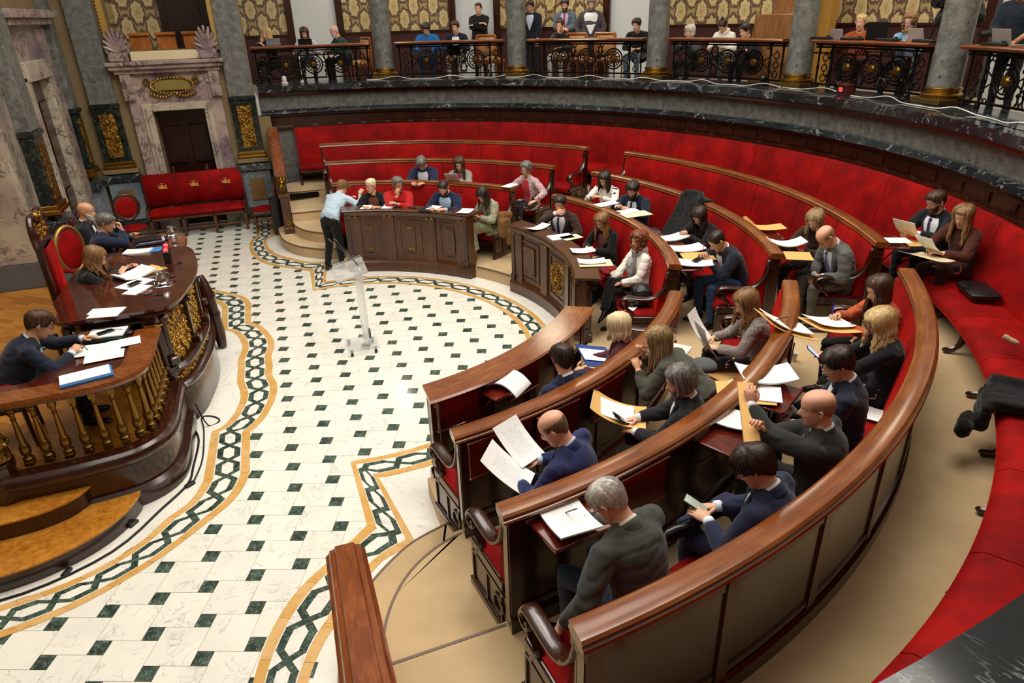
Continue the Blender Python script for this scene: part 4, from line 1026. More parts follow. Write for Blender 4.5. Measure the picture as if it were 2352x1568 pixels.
# grand chair
t = thing('presiding_chair', 'tall throne-like chair with red back and carved crest at the podium', 'chair', (-2.72, .10, FD), RAD(5))
q = MB(); q.bbox((-.12, 0, 1.06), (.07, .62, 1.15), .02); q.build('back_frame', W_DARK, t, 30, world=False)
q = MB(); q.bbox((-.075, 0, .98), (.05, .36, .86), .02); q.build('backrest', RED, t, 50, world=False)
q = MB(); q.bbox((.16, 0, .46), (.52, .54, .10), .03); q.build('seat', RED, t, 50, world=False)
q = MB()
pts = [(-.12, -.33, 1.45), (-.12, -.35, 1.62), (-.12, -.28, 1.74), (-.12, -.15, 1.76), (-.12, -.06, 1.70), (-.12, 0, 1.69), (-.12, .06, 1.70), (-.12, .15, 1.76), (-.12, .28, 1.74), (-.12, .35, 1.62), (-.12, .33, 1.45)]
q.tube([tuple(p) for p in smooth_pl(pts, 3)], .035, 8); q.bbox((-.13, 0, 1.58), (.05, .6, .25), .02); q.build('crest_rail', W_DARK, t, 40, world=False)
q = MB(); q.sph((-.10, 0, 1.73), .06, 10, 8); q.torus((-.06, 0, 1.73), .045, .012, 12, 6, (1, 0, 0))
for k in range(26): q.sph((-.09, random.uniform(-.24, .24), random.uniform(1.5, 1.66)), .025, 6, 4)
q.build('gilt_carving', BRONZE, t, 50, world=False)
for s in (-1, 1):
    q = MB(); q.bbox((.14, s * .32, .72), (.54, .08, .06), .02); q.build('armrest', RED, t, 50, world=False)
    q = MB(); q.bbox((.38, s * .32, .5), (.05, .06, .4), .01); q.build('arm_support', W_DARK, t, 40, world=False)
legs4(t, .25, .26, .42, W_DARK, .03)
chair('oval_back_chair', 'gilt-edged oval-back red chair beside the tall throne', (-2.8, 1.55, FD), RAD(-30), plain('#b08a4a', .4, .7, name='gilt frame chair', bump=.5, bs=70), True, True, .62)
chair('armchair', 'red velvet armchair of the man with teal tie, at the left edge', (-3.05, -1.80, FD), RAD(8), W_DARK, True, True, .55)
# ------------------------------------------------------------------ acrylic lectern
ACR = NT('clear acrylic'); ACR.col('#f4f7f8'); ACR.set(Roughness=.05, Transmission_Weight=.8, IOR=1.15, Alpha=.42); ACR = ACR.m
t = thing('lectern', 'transparent acrylic lectern on castors standing alone on the marble floor', 'lectern')
m = MB(); m.bbox((.5, .02, .09), (.42, .42, .02), .004); m.build('base_plate', ACR, t)
m = MB(); m.bbox((.60, .03, .62), (.03, .16, 1.06), .004); m.bbox((.57, -.05, .62), (.09, .02, 1.04), .004); m.bbox((.57, .11, .62), (.09, .02, 1.04), .004); m.build('post', ACR, t)
Rm = Matrix.Rotation(RAD(-14), 3, 'Y')
m = MB(); m.bbox((.47, .04, 1.16), (.42, .62, .014), .004, R=Rm @ Matrix.Identity(3)); m.bbox((.47, -.27, 1.17), (.40, .012, .05), .004, R=Rm); m.bbox((.47, .35, 1.17), (.40, .012, .05), .004, R=Rm); m.bbox((.29, .04, 1.14), (.012, .6, .04), .003, R=Rm); m.build('reading_board', ACR, t)
for x, y in ((.34, .22), (.34, -.14), (.66, -.14), (.66, .17)):
    m = MB(); m.tube([(x - .015, y, .035), (x + .015, y, .035)], .033, 14); m.build('castor', plain('#0e0e10', .4, name='black rubber'), t, 40)
    m = MB(); m.bbox((x, y, .07), (.05, .05, .02), .006); m.build('castor_bracket', SILVER, t)
m = MB(); m.bbox((.62, .03, .22), (.03, .05, .14), .006); m.build('socket_box', plain('#141416', .4, name='black plastic'), t)
m = MB(); m.tube([(.6, .10, 1.18), (.5, .22, 1.3), (.38, .36, 1.46)], .005, 6); m.tube([(.38, .36, 1.46), (.35, .39, 1.49)], .012, 8); m.tube([(.6, .02, 1.18), (.48, .12, 1.34), (.30, .25, 1.5)], .005, 6); m.tube([(.30, .25, 1.5), (.27, .28, 1.53)], .012, 8); m.build('microphone', plain('#1a1a1c', .4, name='mic black'), t, 40)
# ------------------------------------------------------------------ human figures
def skin(c, name): 
    t = NT(name); n = t.noise(30, 3); a = lin(c); d = tuple(x * .86 for x in a[:3]) + (1,)
    t.col(t.mix(n, a, d)); t.set(Roughness=.5, Specular_IOR_Level=.35); t.b.inputs['Subsurface Weight'].default_value = .0; return t.m
SK = {'fair': skin('#e0ad8e', 'fair skin'), 'tan': skin('#d9a27f', 'tanned skin'), 'pink': skin('#e5ac90', 'ruddy skin'), 'dark': skin('#b67f5c', 'olive skin')}
LIP = plain('#a85a4e', .45, name='lips'); EYEW = plain('#e8e4de', .2, name='eye white'); IRIS = plain('#2a1a12', .15, name='iris')
def hairm(c, c2, name):
    t = NT(name); n = t.noise(1, 5, .6, t.map((60, 60, 9)), .8); t.col(t.ramp(n, [(.35, c), (.65, c2)])); t.set(Roughness=.42, Specular_IOR_Level=.4); t.bump(n, .6, .006); return t.m
HR = {'dark': hairm('#18100c', '#3a291f', 'dark hair'), 'brown': hairm('#2c1b11', '#553823', 'brown hair'), 'light': hairm('#5e4126', '#9a7247', 'light brown hair'),
      'blond': hairm('#a9864f', '#dcc290', 'blond hair'), 'pale': hairm('#cdb88a', '#efe2c2', 'pale blond hair'), 'grey': hairm('#4a4744', '#85807a', 'grey hair'), 'white': hairm('#a39e98', '#dcd8d2', 'white hair'),
      'auburn': hairm('#4c2412', '#8a4a26', 'auburn curls'), 'stubble': hairm('#8d6a52', '#a98266', 'close shaved hair'), 'ring': hairm('#54402f', '#7b6350', 'thin brown hair'), 'dirty': hairm('#5f4a33', '#b09468', 'dark blond hair')}
def cloth(c, name=None, rough=.85, var=.12, sheen=.15, weave=0):
    t = NT(name or 'cloth ' + c); a = lin(c); n = t.noise(7, 4)
    t.col(t.mix(n, tuple(x * (1 - var) for x in a[:3]) + (1,), tuple(min(1, x * (1 + var)) for x in a[:3]) + (1,))); t.set(Roughness=rough, Sheen_Weight=sheen, Specular_IOR_Level=.25)
    t.bump(t.noise(260, 2), .12, .002); return t.m
_CL = {}
def CL(c):
    if not isinstance(c, str): return c
    if c not in _CL: _CL[c] = cloth(c)
    return _CL[c]
def pattern_cloth(name, base, cols, scale, kind='blot'):
    t = NT(name)
    if kind == 'dots':
        vo = t.n('ShaderNodeTexVoronoi'); vo.inputs['Scale'].default_value = scale; t.l(t.co(), vo.inputs['Vector'])
        vo.inputs['Randomness'].default_value = .6
        c = t.ramp(vo.outputs['Distance'], [(.30, cols[0]), (.34, base)])
    elif kind == 'check':
        a = t.n('ShaderNodeTexChecker'); a.inputs['Scale'].default_value = scale; t.l(t.co(), a.inputs['Vector']); a.inputs[1].default_value = lin(base); a.inputs[2].default_value = lin(cols[0]); c = a.outputs[0]
    elif kind == 'tie':
        vo = t.n('ShaderNodeTexVoronoi'); vo.inputs['Scale'].default_value = scale; vo.inputs['Randomness'].default_value = 0; t.l(t.co(), vo.inputs['Vector'])
        c = t.ramp(vo.outputs['Distance'], [(.22, cols[0]), (.26, base)])
    else:
        n = t.noise(scale, 4, .6, None, 1.2); st = [(.0, base)]; k = len(cols)
        for i, q in enumerate(cols):
            p = .36 + .28 * i / max(1, k - 1); st += [(p, q), (p + .05, base)]
        c = t.ramp(n, st)
    t.col(c); t.set(Roughness=.8, Sheen_Weight=.15); return t.m
HEADP = [(-.122, .060, .020, .020), (-.112, .082, -.010, .036), (-.098, .090, -.030, .046), (-.080, .0915, -.048, .0535), (-.062, .0915, -.062, .0585), (-.045, .092, -.074, .0625), (-.028, .0925, -.083, .066), (-.010, .0915, -.090, .069),
         (.008, .0895, -.096, .0715), (.024, .0915, -.100, .0735), (.040, .0935, -.102, .0745), (.056, .091, -.101, .0745), (.072, .085, -.097, .0725), (.086, .075, -.088, .067), (.098, .060, -.073, .057), (.107, .042, -.053, .043), (.113, .022, -.031, .025), (.116, .004, -.010, .007)]
def g2(a, b): return math.exp(-(a * a + b * b))
def head_point(k, a, off=0.0, f=1.0):
    """k float index into profile, a azimuth (0 = front +x)"""
    i = int(min(len(HEADP) - 1.001, max(0, k))); t = k - i
    z, fr, bk, w = [HEADP[i][j] * (1 - t) + HEADP[i + 1][j] * t for j in range(4)]
    cx = (fr + bk) / 2; hx = (fr - bk) / 2 + off; hy = w * f + off
    ca, sa = cos(a), sin(a); e = .92
    x = cx + hx * math.copysign(abs(ca) ** e, ca); y = hy * math.copysign(abs(sa) ** e, sa)
    return x, y, z
def head_mesh(mb, M, fem=False, face=True):
    """slots: 0 skin 1 lips 2 white 3 iris"""
    NA = 40; rows = [i * (len(HEADP) - 1) / 34 for i in range(35)]; vs = []; mi = []
    for k in rows:
        for j in range(NA):
            a = 2 * pi * j / NA; a = a - .35 * sin(a)          # denser in front
            x, y, z = head_point(k, a, 0, .96 if fem else 1)
            if cos(a) > .2:
                nose = g2(y / .011, (z + .030) / .020) * .024 + g2(y / .009, (z + .006) / .024) * .013 + g2((abs(y) - .012) / .007, (z + .038) / .009) * .007
                sock = -.0085 * g2((abs(y) - .032) / .016, (z - .008) / .012)
                brow = .004 * g2((abs(y) - .028) / .022, (z - .027) / .008)
                lips = .0045 * g2(y / .020, (z + .066) / .0065) + .004 * g2(y / .018, (z + .078) / .006) - .003 * g2(y / .024, (z + .072) / .003)
                chin = .005 * g2(y / .018, (z + .103) / .012); cheek = .003 * g2((abs(y) - .043) / .015, (z + .03) / .02)
                x += nose + sock + brow + lips + chin + cheek
            vs.append(V((x, y, z)))
    fs = []; n0 = len(mb.f)
    for r in range(len(rows) - 1):
        for j in range(NA):
            q = (r * NA + j, r * NA + (j + 1) % NA, (r + 1) * NA + (j + 1) % NA, (r + 1) * NA + j)
            fs.append(q)
            c = (vs[q[0]] + vs[q[2]]) / 2
            mi.append(1 if (c.x > .07 and abs(c.y) < .021 and -.0825 < c.z < -.0615) else 0)
    fs.append(tuple(range(NA - 1, -1, -1))); mi.append(0); fs.append(tuple(range((len(rows) - 1) * NA, len(rows) * NA))); mi.append(0)
    mb.m = 0; mb.add([M @ p for p in vs], fs); mb.mi[n0:] = mi
    for s in (-1, 1):  # ears
        mb.m = 0; pts = [(.004, s * .072, -.030), (-.006, s * .079, -.018), (-.012, s * .083, .004), (-.006, s * .083, .020), (.006, s * .078, .014)]
        mb.tube([M @ V(p) for p in pts], [.007, .010, .012, .010, .005], 8, flat=(1.25, .6))
        if face:
            mb.m = 2; R = M.to_3x3(); c = M @ V((.0755, s * .031, .007)); mb.sph(c, (.0125,) * 3, 10, 8)
            mb.m = 3; mb.sph(M @ V((.0845, s * .0305, .006)), (.0052,) * 3, 8, 6)
            mb.m = 0; mb.tube([M @ V((.081, s * (.019 + .006 * i), .0145 - .0012 * (i - 2) ** 2)) for i in range(5)], .0042, 6)
def hair_cap(mb, M, style, thick=.012, seed=0, fem=False):
    NA = 40; K = len(HEADP) - 1; rows = [K * i / 30 for i in range(31)]; vs = []
    rnd = random.Random(seed); ph = rnd.uniform(0, 9)
    for k in rows:
        for j in range(NA):
            a = 2 * pi * j / NA; ca = cos(a); x, y, z = head_point(k, a)
            aa = abs(math.atan2(sin(a), ca))       # 0 front .. pi back
            # hairline height as function of azimuth
            if style == 'fringe': hl = .058 if aa < .9 else (.058 - (aa - .9) * .07)
            else: hl = .070 if aa < .55 else (.070 - (aa - .55) * .115 if aa < 1.1 else (.007 if aa < 1.35 else .007 - (aa - 1.35) * .055))
            if style in ('short', 'crop', 'side', 'long', 'curly', 'bob', 'pony', 'tuft'):
                inside = z > hl and (style != 'long' or True)
            if style == 'bald': inside = False
            if style == 'crown':      # balding crown
                inside = z > hl and z < .062 and aa > 1.0
            if style == 'fringe': inside = z > (hl - .0) if aa < 1.2 else z > -.03 - (aa - 1.2) * .02
            d = z - hl if style != 'crown' else min(z - hl, .062 - z)
            t = max(0, min(1, d / .018 + .3)) if inside else 0
            off = -.006 + (thick + .006) * (t ** .6) if t > 0 else -.006
            if t > 0:
                nn = noise.noise(V((x * 28 + ph, y * 28, z * 18))); off += nn * thick * .45
                if style in ('side', 'tuft'):
                    off += .012 * g2((z - .10) / .035, (y - .02) / .04) * (1 if ca > -.2 else .4)
                if style == 'curly': off += .012 * noise.noise(V((x * 60 + ph, y * 60, z * 60))) + .006
            nx = V((x + .005, y, max(0, z - .02) * 1.0)); 
            if nx.length > 1e-6: nx.normalize()
            vs.append(M @ (V((x, y, z)) + nx * off))
    fs = []
    for r in range(len(rows) - 1):
        for j in range(NA): fs.append((r * NA + j, r * NA + (j + 1) % NA, (r + 1) * NA + (j + 1) % NA, (r + 1) * NA + j))
    fs.append(tuple(range((len(rows) - 1) * NA, len(rows) * NA))); fs.append(tuple(range(NA - 1, -1, -1)))
    mb.add(vs, fs)
def strands(mb, M, length, wave=.008, n=34, seed=1, spread=.02, curl=False, back_only=False, amin=.75, rad=.017):
    """locks falling from the crown around sides and back; length below the ear line"""
    rnd = random.Random(seed); R3 = M.to_3x3(); down = R3.inverted() @ V((0, 0, -1))
    for layer in range(2):
        for i in range(n):
            t = (i + .5) / n; a = amin + (2 * pi - 2 * amin) * t + rnd.uniform(-.04, .04)
            if back_only and abs(math.atan2(sin(a), cos(a))) < 1.7: continue
            pts = []; rr = []
            for k in (16.6, 15, 13, 10.5, 8, 6):
                x, y, z = head_point(k, a, .010 + layer * .006); pts.append(V((x, y, z))); rr.append(rad * (.6 if k > 16 else 1))
            x, y, z = pts[-1]; L = length * rnd.uniform(.82, 1.08); m = max(4, int(L / .03)); ph = rnd.uniform(0, 6)
            sd = V((cos(a), sin(a), 0)); tang = V((-sin(a), cos(a), 0))
            for q in range(1, m + 1):
                u = q / m; w_ = wave * (sin(u * L * (55 if curl else 32) + ph))
                p = V((x, y, z)) + down * (L * u) + sd * (spread * u + w_ * .6) + tang * w_
                pts.append(p); rr.append(rad * (1 - .55 * u ** 2) * rnd.uniform(.9, 1.1))
            rr[-1] = rad * .25
            mb.tube([M @ p for p in pts], rr, 6, flat=(1.25, .8))
def locks(mb, M, off, n=64, seed=3, r=.0055, top=16.4, fringe=0):
    rnd = random.Random(seed)
    for i in range(n):
        a = 2 * pi * i / n + rnd.uniform(-.05, .05); aa = abs(math.atan2(sin(a), cos(a)))
        hl = .070 if aa < .55 else (.070 - (aa - .55) * .115 if aa < 1.1 else (.007 if aa < 1.35 else .007 - (aa - 1.35) * .055))
        kend = next((k for k in [x * .25 for x in range(68)] if head_point(k, a)[2] > hl + .004), 12)
        pts = []; m = 7; sw_ = rnd.uniform(-.25, .35)
        for q in range(m + 1):
            k = top + (kend - top) * q / m; x, y, z = head_point(k, a + sw_ * (1 - q / m), off + rnd.uniform(-.001, .003)); pts.append(V((x + (fringe * (q / m) ** 3 if aa < .8 else 0), y, z)))
        mb.tube([M @ p for p in pts], [r * .6, r, r * 1.1, r * 1.1, r * 1.1, r, r * .9, r * .4][:len(pts)], 5, flat=(1.4, 1))
def curls(mb, M, r, seed=2, n=90, low=-.09):
    rnd = random.Random(seed)
    for i in range(n):
        k = rnd.uniform(3, 17); a = rnd.uniform(.55, 2 * pi - .55) if k < 12.5 else rnd.uniform(0, 2 * pi)
        x, y, z = head_point(k, a, r * .55); z += rnd.uniform(low, .01) if k < 8 else 0
        mb.sph(M @ V((x, y, z)), (r * rnd.uniform(.7, 1.15),) * 3, 7, 5)
def frame_from(d, up):
    d = V(d).normalized(); u = V(up); u = u - d * u.dot(d)
    if u.length < 1e-4: u = d.orthogonal()
    u.normalize(); s = d.cross(u)
    return Matrix((d, -s, u)).transposed()   # columns: x=d, y=-s(left), z=u
def hand_mesh(mb, w, d, nrm, side, curl=.5, sc=1.0, spread=.12, thumb=.6):
    """w wrist point, d pointing dir, nrm = back-of-hand normal; side +1 = left hand"""
    F = frame_from(d, nrm); W = V(w)
    def P(x, y, z): return W + F @ V((x * sc, y * side * sc, z * sc))
    rings = []
    for x, hw, hh, zz in ((-.035, .027, .021, 0), (-.01, .027, .019, 0), (.012, .032, .018, 0), (.04, .040, .017, .001), (.066, .041, .015, .001), (.084, .037, .011, -.001), (.090, .030, .006, -.002)):
        rings.append([P(x, hw * cos(2 * pi * k / 12), zz + hh * sin(2 * pi * k / 12)) for k in range(12)])
    mb.loft(rings)
    for y, L, r in ((-.030, .072, .0092), (-.010, .082, .0095), (.011, .078, .0093), (.030, .060, .0082)):
        # y negative = thumb side
        pts = [V((.072, y, .0))]; ang = 0.1; p = V((.084, y * 1.05, -.001)); pts.append(p.copy())
        for seg, c in ((.45, .75), (.31, .95), (.24, .6)):
            ang += c * curl; p = p + V((cos(ang) * L * seg, y * spread * seg, -sin(ang) * L * seg)); pts.append(p.copy())
        mb.tube([P(*q) for q in pts], [r * sc, r * 1.05 * sc, r * sc, r * .92 * sc, r * .6 * sc], 7)
    pts = [V((.008, -.024, -.004)), V((.028, -.044, -.012)), V((.052, -.058 + .01 * thumb, -.018 - .012 * thumb)), V((.074, -.058 + .022 * thumb, -.022 - .016 * thumb)), V((.084, -.054 + .028 * thumb, -.024 - .018 * thumb))]
    mb.tube([P(*q) for q in pts], [.013 * sc, .0135 * sc, .0115 * sc, .0098 * sc, .006 * sc], 8)
def ik(S, H, L1, L2, pole):
    S, H = V(S), V(H); d = H - S; D = d.length
    if D > (L1 + L2) * .995: H = S + d * ((L1 + L2) * .995 / D); d = H - S; D = d.length
    if D < abs(L1 - L2) + .05: D = abs(L1 - L2) + .05
    a = (L1 * L1 - L2 * L2 + D * D) / (2 * D); h = sqrt(max(0, L1 * L1 - a * a)); u = d.normalized(); p = V(pole); p = p - u * p.dot(u)
    if p.length < 1e-4: p = u.orthogonal()
    p.normalize(); return S + u * a + p * h, H
def evalmods(mb, name, mats, voxel, smooth, iters, crease=.0, seed=0, fold=None):
    me = mb.mesh('tmp', mats); o = bpy.data.objects.new('tmp', me); COL.objects.link(o)
    bm = bmesh.new(); bm.from_mesh(me); bmesh.ops.recalc_face_normals(bm, faces=bm.faces); bm.to_mesh(me); bm.free()
    r = o.modifiers.new('r', 'REMESH'); r.mode = 'VOXEL'; r.voxel_size = voxel; r.use_smooth_shade = True
    s = o.modifiers.new('s', 'SMOOTH'); s.factor = smooth; s.iterations = iters
    dg = bpy.context.evaluated_depsgraph_get(); out = bpy.data.meshes.new_from_object(o.evaluated_get(dg)); out.name = name
    bpy.data.objects.remove(o); bpy.data.meshes.remove(me)
    if crease:
        off = V((seed * 3.1, seed * 1.7, 0))
        nr = [v.normal.copy() for v in out.vertices]
        for v, n in zip(out.vertices, nr):
            p = v.co + off; f = 1 - abs(noise.noise(V((p.x * 5 + p.z * 4, p.y * 5 - p.z * 3, p.z * 13)))) * 2.6; f2 = noise.noise(p * 26)
            v.co = v.co + n * (crease * (-.9 * max(0, f) ** 3 + .25 * f2))
    for p in out.polygons: p.use_smooth = True
    return out
def linko(name, me, mats, parent):
    me.materials.clear()
    for m in (mats if isinstance(mats, (list, tuple)) else [mats]): me.materials.append(m)
    o = bpy.data.objects.new(name, me); COL.objects.link(o); o.parent = parent; return o
NP = [0]
def person(label, loc, rz, **k):
    """local frame: x forward, y left, z up; origin on floor below the hips"""
    NP[0] += 1; seed = NP[0]; g = k.get
    t = thing('person', label, 'person', loc, rz, g('group'))
    S = g('s', 1.0); fem = g('fem', False); far = g('far', False); vox = g('vox', .017 if not far else .022)
    hip = g('hip', .56); lean = RAD(g('lean', 8)); side = RAD(g('side', 0)); bend = RAD(g('bend', 10)); twist = RAD(g('twist', 0))
    bulk = g('bulk', 1.0); sw = (.160 if fem else .192) * g('shw', 1.0)
    # spine
    H = V((0, 0, hip)); n = 6; Ls = .50 * (0.96 if fem else 1.0); pts = [H]; 
    for i in range(n):
        a = lean + bend * (i - 2) / 3; b = side; d = V((sin(a) * cos(b), -sin(b), cos(a) * cos(b))).normalized(); pts.append(pts[-1] + d * (Ls / n))
    ax = (pts[-1] - pts[-2]).normalized()
    latT = V((sin(twist), cos(twist), 0)); latT = (latT - ax * latT.dot(ax)).normalized(); fw = latT.cross(ax)
    C7 = pts[-1]
    # head
    hy, hp, hr = RAD(g('hyaw', 0)), RAD(g('hpitch', 20)), RAD(g('hroll', 0))
    Rh = Matrix.Rotation(hy, 3, 'Z') @ Matrix.Rotation(hp, 3, 'Y') @ Matrix.Rotation(hr, 3, 'X')
    nd = (ax * .6 + V((sin(hp) * cos(hy) * .7, sin(hp) * sin(hy) * .7, .8)) * .6).normalized()
    hb = C7 + nd * .058; hs = g('hs', 1.0) * (.96 if fem else 1.0) * 1.06
    HC = hb + Rh @ V((.012, 0, .100 * hs))
    if g('head'): HC = V(g('head')); 
    MH = Matrix.Translation(HC) @ (Rh * hs).to_4x4()
    skm = SK[g('skin', 'fair')]
    sh = {}; S0 = pts[-1] - ax * .055
    for s_, nm in ((1, 'L'), (-1, 'R')): sh[nm] = S0 + latT * (s_ * sw) + fw * .0
    arms = {}
    defL = (.30, .10, hip + .10); defR = (.30, -.10, hip + .10)
    for nm, s_ in (('L', 1), ('R', -1)):
        tgt = V(g(nm, defL if nm == 'L' else defR)); pole = V(g('pole' + nm, (-.35, s_ * .8, -.7)))
        E, W = ik(sh[nm], tgt, .285, .25, pole); arms[nm] = (E, W)
    # ------ body mesh (skin)
    b = MB(); b.m = 0
    def ell(c, u, v, a_, b_, m_=14): return [c + u * (a_ * cos(2 * pi * q / m_)) + v * (b_ * sin(2 * pi * q / m_)) for q in range(m_)]
    rings = []
    for i, (a_, b_) in enumerate(((.15, .12), (.14, .11), (.13, .10), (.135, .10), (.145, .10), (.14, .09), (.075, .06))):
        rings.append(ell(pts[i], latT, fw, a_ * bulk, b_ * bulk))
    nk0 = C7; nk1 = HC + Rh @ V((-.020, 0, -.03)); kk = .92 if fem else 1.06
    for f_, r_ in ((.25, .062), (.5, .056), (.8, .054), (1, .052)): rings.append(ell(nk0.lerp(nk1, f_), latT, fw, r_ * kk, r_ * kk))
    b.loft(rings)
    for nm, s_ in (('L', 1), ('R', -1)):
        E, W = arms[nm]; b.tube([sh[nm], sh[nm].lerp(E, .5), E, E.lerp(W, .4), W], [.048, .043, .036, .037, .025], 10)
        d = g('hd' + nm); d = V(d) if d else (W - E)
        nrm = V(g('hn' + nm, (0.1, s_ * .35, 1.0)))
        if g('nohand' + nm): continue
        hand_mesh(b, W + d.normalized() * .012, d, nrm, s_, g('curl' + nm, g('curl', .45)), .98 if not fem else .88)
    head_mesh(b, MH, fem, True)
    legs = g('legs', 'sit'); LG = {}
    fz = g('floor', 0.0)
    if legs == 'sit':
        kd = g('knee', .45)
        for nm, s_ in (('L', 1), ('R', -1)): LG[nm] = (V((0, s_ * .09, hip)), V((kd, s_ * g('ksp', .13), hip - .01)), V((kd - .03 + g('ft', 0), s_ * g('ksp', .13), .09 + fz)), V((1, s_ * .15, 0)))
    elif legs == 'cross':      # right over left (mirrored by cs)
        cs = g('cs', 1)
        up, dn = ('R', 'L') if cs == 1 else ('L', 'R')
        LG[dn] = (V((0, cs * .09, hip)), V((.44, cs * .07, hip - .01)), V((.40, cs * .08, .09)), V((1, 0, 0)))
        LG[up] = (V((0, -cs * .09, hip)), V((.43, cs * .02, hip + .11)), V((.60, cs * .20, hip - .20)), V((.8, cs * .3, -.5)))
    elif legs == 'figure4':
        cs = g('cs', 1); up, dn = ('R', 'L') if cs == 1 else ('L', 'R')
        LG[dn] = (V((0, cs * .09, hip)), V((.44, cs * .12, hip - .01)), V((.40, cs * .12, .09)), V((1, 0, 0)))
        LG[up] = (V((0, -cs * .09, hip)), V((.34, -cs * .20, hip + .12)), V((.46, cs * .16, hip + .10)), V((.4, cs * .9, -.1)))
    elif legs == 'stand':
        for nm, s_ in (('L', 1), ('R', -1)): LG[nm] = (V((0, s_ * .09, hip)), V((g('kx', .03), s_ * .10, hip * .52)), V((g('fx', 0) + (g('st', 0) * s_), s_ * .11, .09)), V((1, s_ * .2, 0)))
    for nm, (h_, kn, an, fd) in LG.items():
        b.m = 0; b.tube([h_, h_.lerp(kn, .5), kn, kn.lerp(an, .35), an], [.075, .068, .050, .050, .034], 10)
    if g('lipcol'): lipm = plain(g('lipcol'), .4, name='lipstick')
    else: lipm = plain('#b5705f', .5, name='lips') if not fem else LIP
    b.build('body', [skm, lipm, EYEW, IRIS], t, True, world=False)
    # ------ trousers / skirt
    if not g('nolegs'):
        q = MB(); lw = g('lw', 1.0) * (.92 if fem else 1.0)
        q.loft([ell(H + V((0, 0, -.10)), V((0, 1, 0)), V((1, 0, 0)), .13 * bulk, .11), ell(H, latT, fw, .165 * bulk, .125 * bulk), ell(pts[1], latT, fw, .155 * bulk, .12 * bulk)])
        shortl = g('skirt')
        for nm, (h_, kn, an, fd) in LG.items():
            if shortl:
                q.tube([h_, h_.lerp(kn, .5), kn.lerp(kn, 1)], [.10, .10, .085], 12)
                if shortl == 'long': q.tube([kn, kn.lerp(an, .5), an.lerp(kn, .25)], [.09, .10, .11], 12)
                else: q.tube([kn, kn.lerp(an, .22)], [.085, .07], 12)
            else:
                wide = g('wide', 1.0)
                q.tube([h_, h_.lerp(kn, .3), h_.lerp(kn, .7), kn], [.09 * lw, .088 * lw, .075 * lw, .068 * lw], 12); q.sph(kn, .068 * lw, 12, 8)
                q.tube([kn, kn.lerp(an, .3), kn.lerp(an, .8), an + (an - kn).normalized() * .01], [.066 * lw, .064 * lw * wide, .055 * lw * wide, .052 * lw * wide], 12)
        if shortl and legs in ('sit', 'cross'):
            (h1, k1, a1, _), (h2, k2, a2, _) = LG['L'], LG['R']
            q.tube([(h1 + h2) / 2, (k1 + k2) / 2], [.12, .09], 12)
        me = evalmods(q, 'trousers', [CL('#222222')], vox, .5, 4, .012, seed)
        linko('skirt' if shortl else 'trousers', me, CL(g('pants', '#14151a')), t)
        for nm, (h_, kn, an, fd) in LG.items():
            s2 = MB(); Fm = frame_from(fd, kn - an if (kn - an).normalized().dot(fd.normalized()) < .9 else (0, 0, 1)); A = an + Fm @ V((0, 0, -.02))
            RP = []
            for x, w_, h1, zt_ in ((-.065, .022, .0, .02), (-.055, .034, -.055, .03), (-.02, .038, -.06, .045), (.03, .038, -.06, .03), (.09, .046, -.062, .0), (.15, .042, -.062, -.018), (.185, .026, -.06, -.032), (.195, .010, -.055, -.042)):
                RP.append([A + Fm @ V((x, w_ * cos(2 * pi * j / 12) * (.8 if fem else 1), (h1 + zt_) / 2 + (zt_ - h1) / 2 * sin(2 * pi * j / 12))) for j in range(12)])
            s2.loft(RP)
            if g('boots'): s2.tube([an, an.lerp(kn, .35), an.lerp(kn, .85 if g('boots') == 'high' else .4)], [.048, .055, .062], 12)
            if g('heel'): s2.tube([A + Fm @ V((-.045, 0, -.04)), A + Fm @ V((-.05, 0, -.085))], [.014, .008], 6)
            s2.build('boot' if g('boots') else 'shoe', plain(g('shoes', '#0d0c0c'), .25 if not g('suede') else .9, name='shoe leather'), t, True, world=False)
    # ------ upper garment
    top = g('top', 'jacket'); tc = CL(g('tc', '#1a1d28')); e = .0 if top == 'shirt' else .012
    q = MB(); R_ = []
    prof = [(-.5, .19, .155), (0, .185, .150), (1, .172, .140), (2, .165, .134), (3, .174, .136), (4, .182, .136), (5, .175, .122), (5.6, .125, .095), (6, .080, .070)]
    if fem: prof = [(-.5, .17, .14), (0, .165, .135), (1, .140, .118), (2, .128, .108), (3, .138, .125), (4, .148, .128), (5, .148, .105), (5.6, .105, .083), (6, .07, .062)]
    for i, a_, b_ in prof:
        if i < 0: c = pts[0] - V((0, 0, .10)) + fw * .015
        else:
            i0 = min(5, int(i)); c = pts[i0].lerp(pts[i0 + 1], i - i0)
        if g('belly') and 0 <= i <= 3: b_ *= 1.18
        R_.append(ell(c, latT, fw, (a_ + e) * bulk, (b_ + e) * bulk, 20))
    q.loft(R_)
    sl = g('sleeve', 1.0)
    for nm, s_ in (('L', 1), ('R', -1)):
        E, W = arms[nm]; A = sh[nm]; fat = 1.0 if not fem else .88
        We = E.lerp(W, .93 * sl); q.sph(A - latT * s_ * .012 - ax * .010, (.064 * fat + e,) * 3, 12, 10); q.tube([C7 + ax * .01 + latT * s_ * .02, A + ax * .015 - latT * s_ * .01], [.055 * fat, .048 * fat], 10)
        q.tube([A - latT * s_ * .05 + ax * .0, A, A.lerp(E, .5), E], [.06 * fat, .066 * fat + e, .066 * fat + e, .058 * fat + e], 14); q.sph(E, (.057 * fat + e,) * 3, 12, 8)
        q.tube([E, E.lerp(W, .4), We], [.058 * fat + e, .052 * fat + e, .038 + e], 14)
    if top == 'coat' and legs != 'stand':
        q.tube([H, V((.3, 0, hip - .03))], [.15, .13], 14)
    me = evalmods(q, 'jacket', [tc], vox, .5, 7, .011, seed + 50)
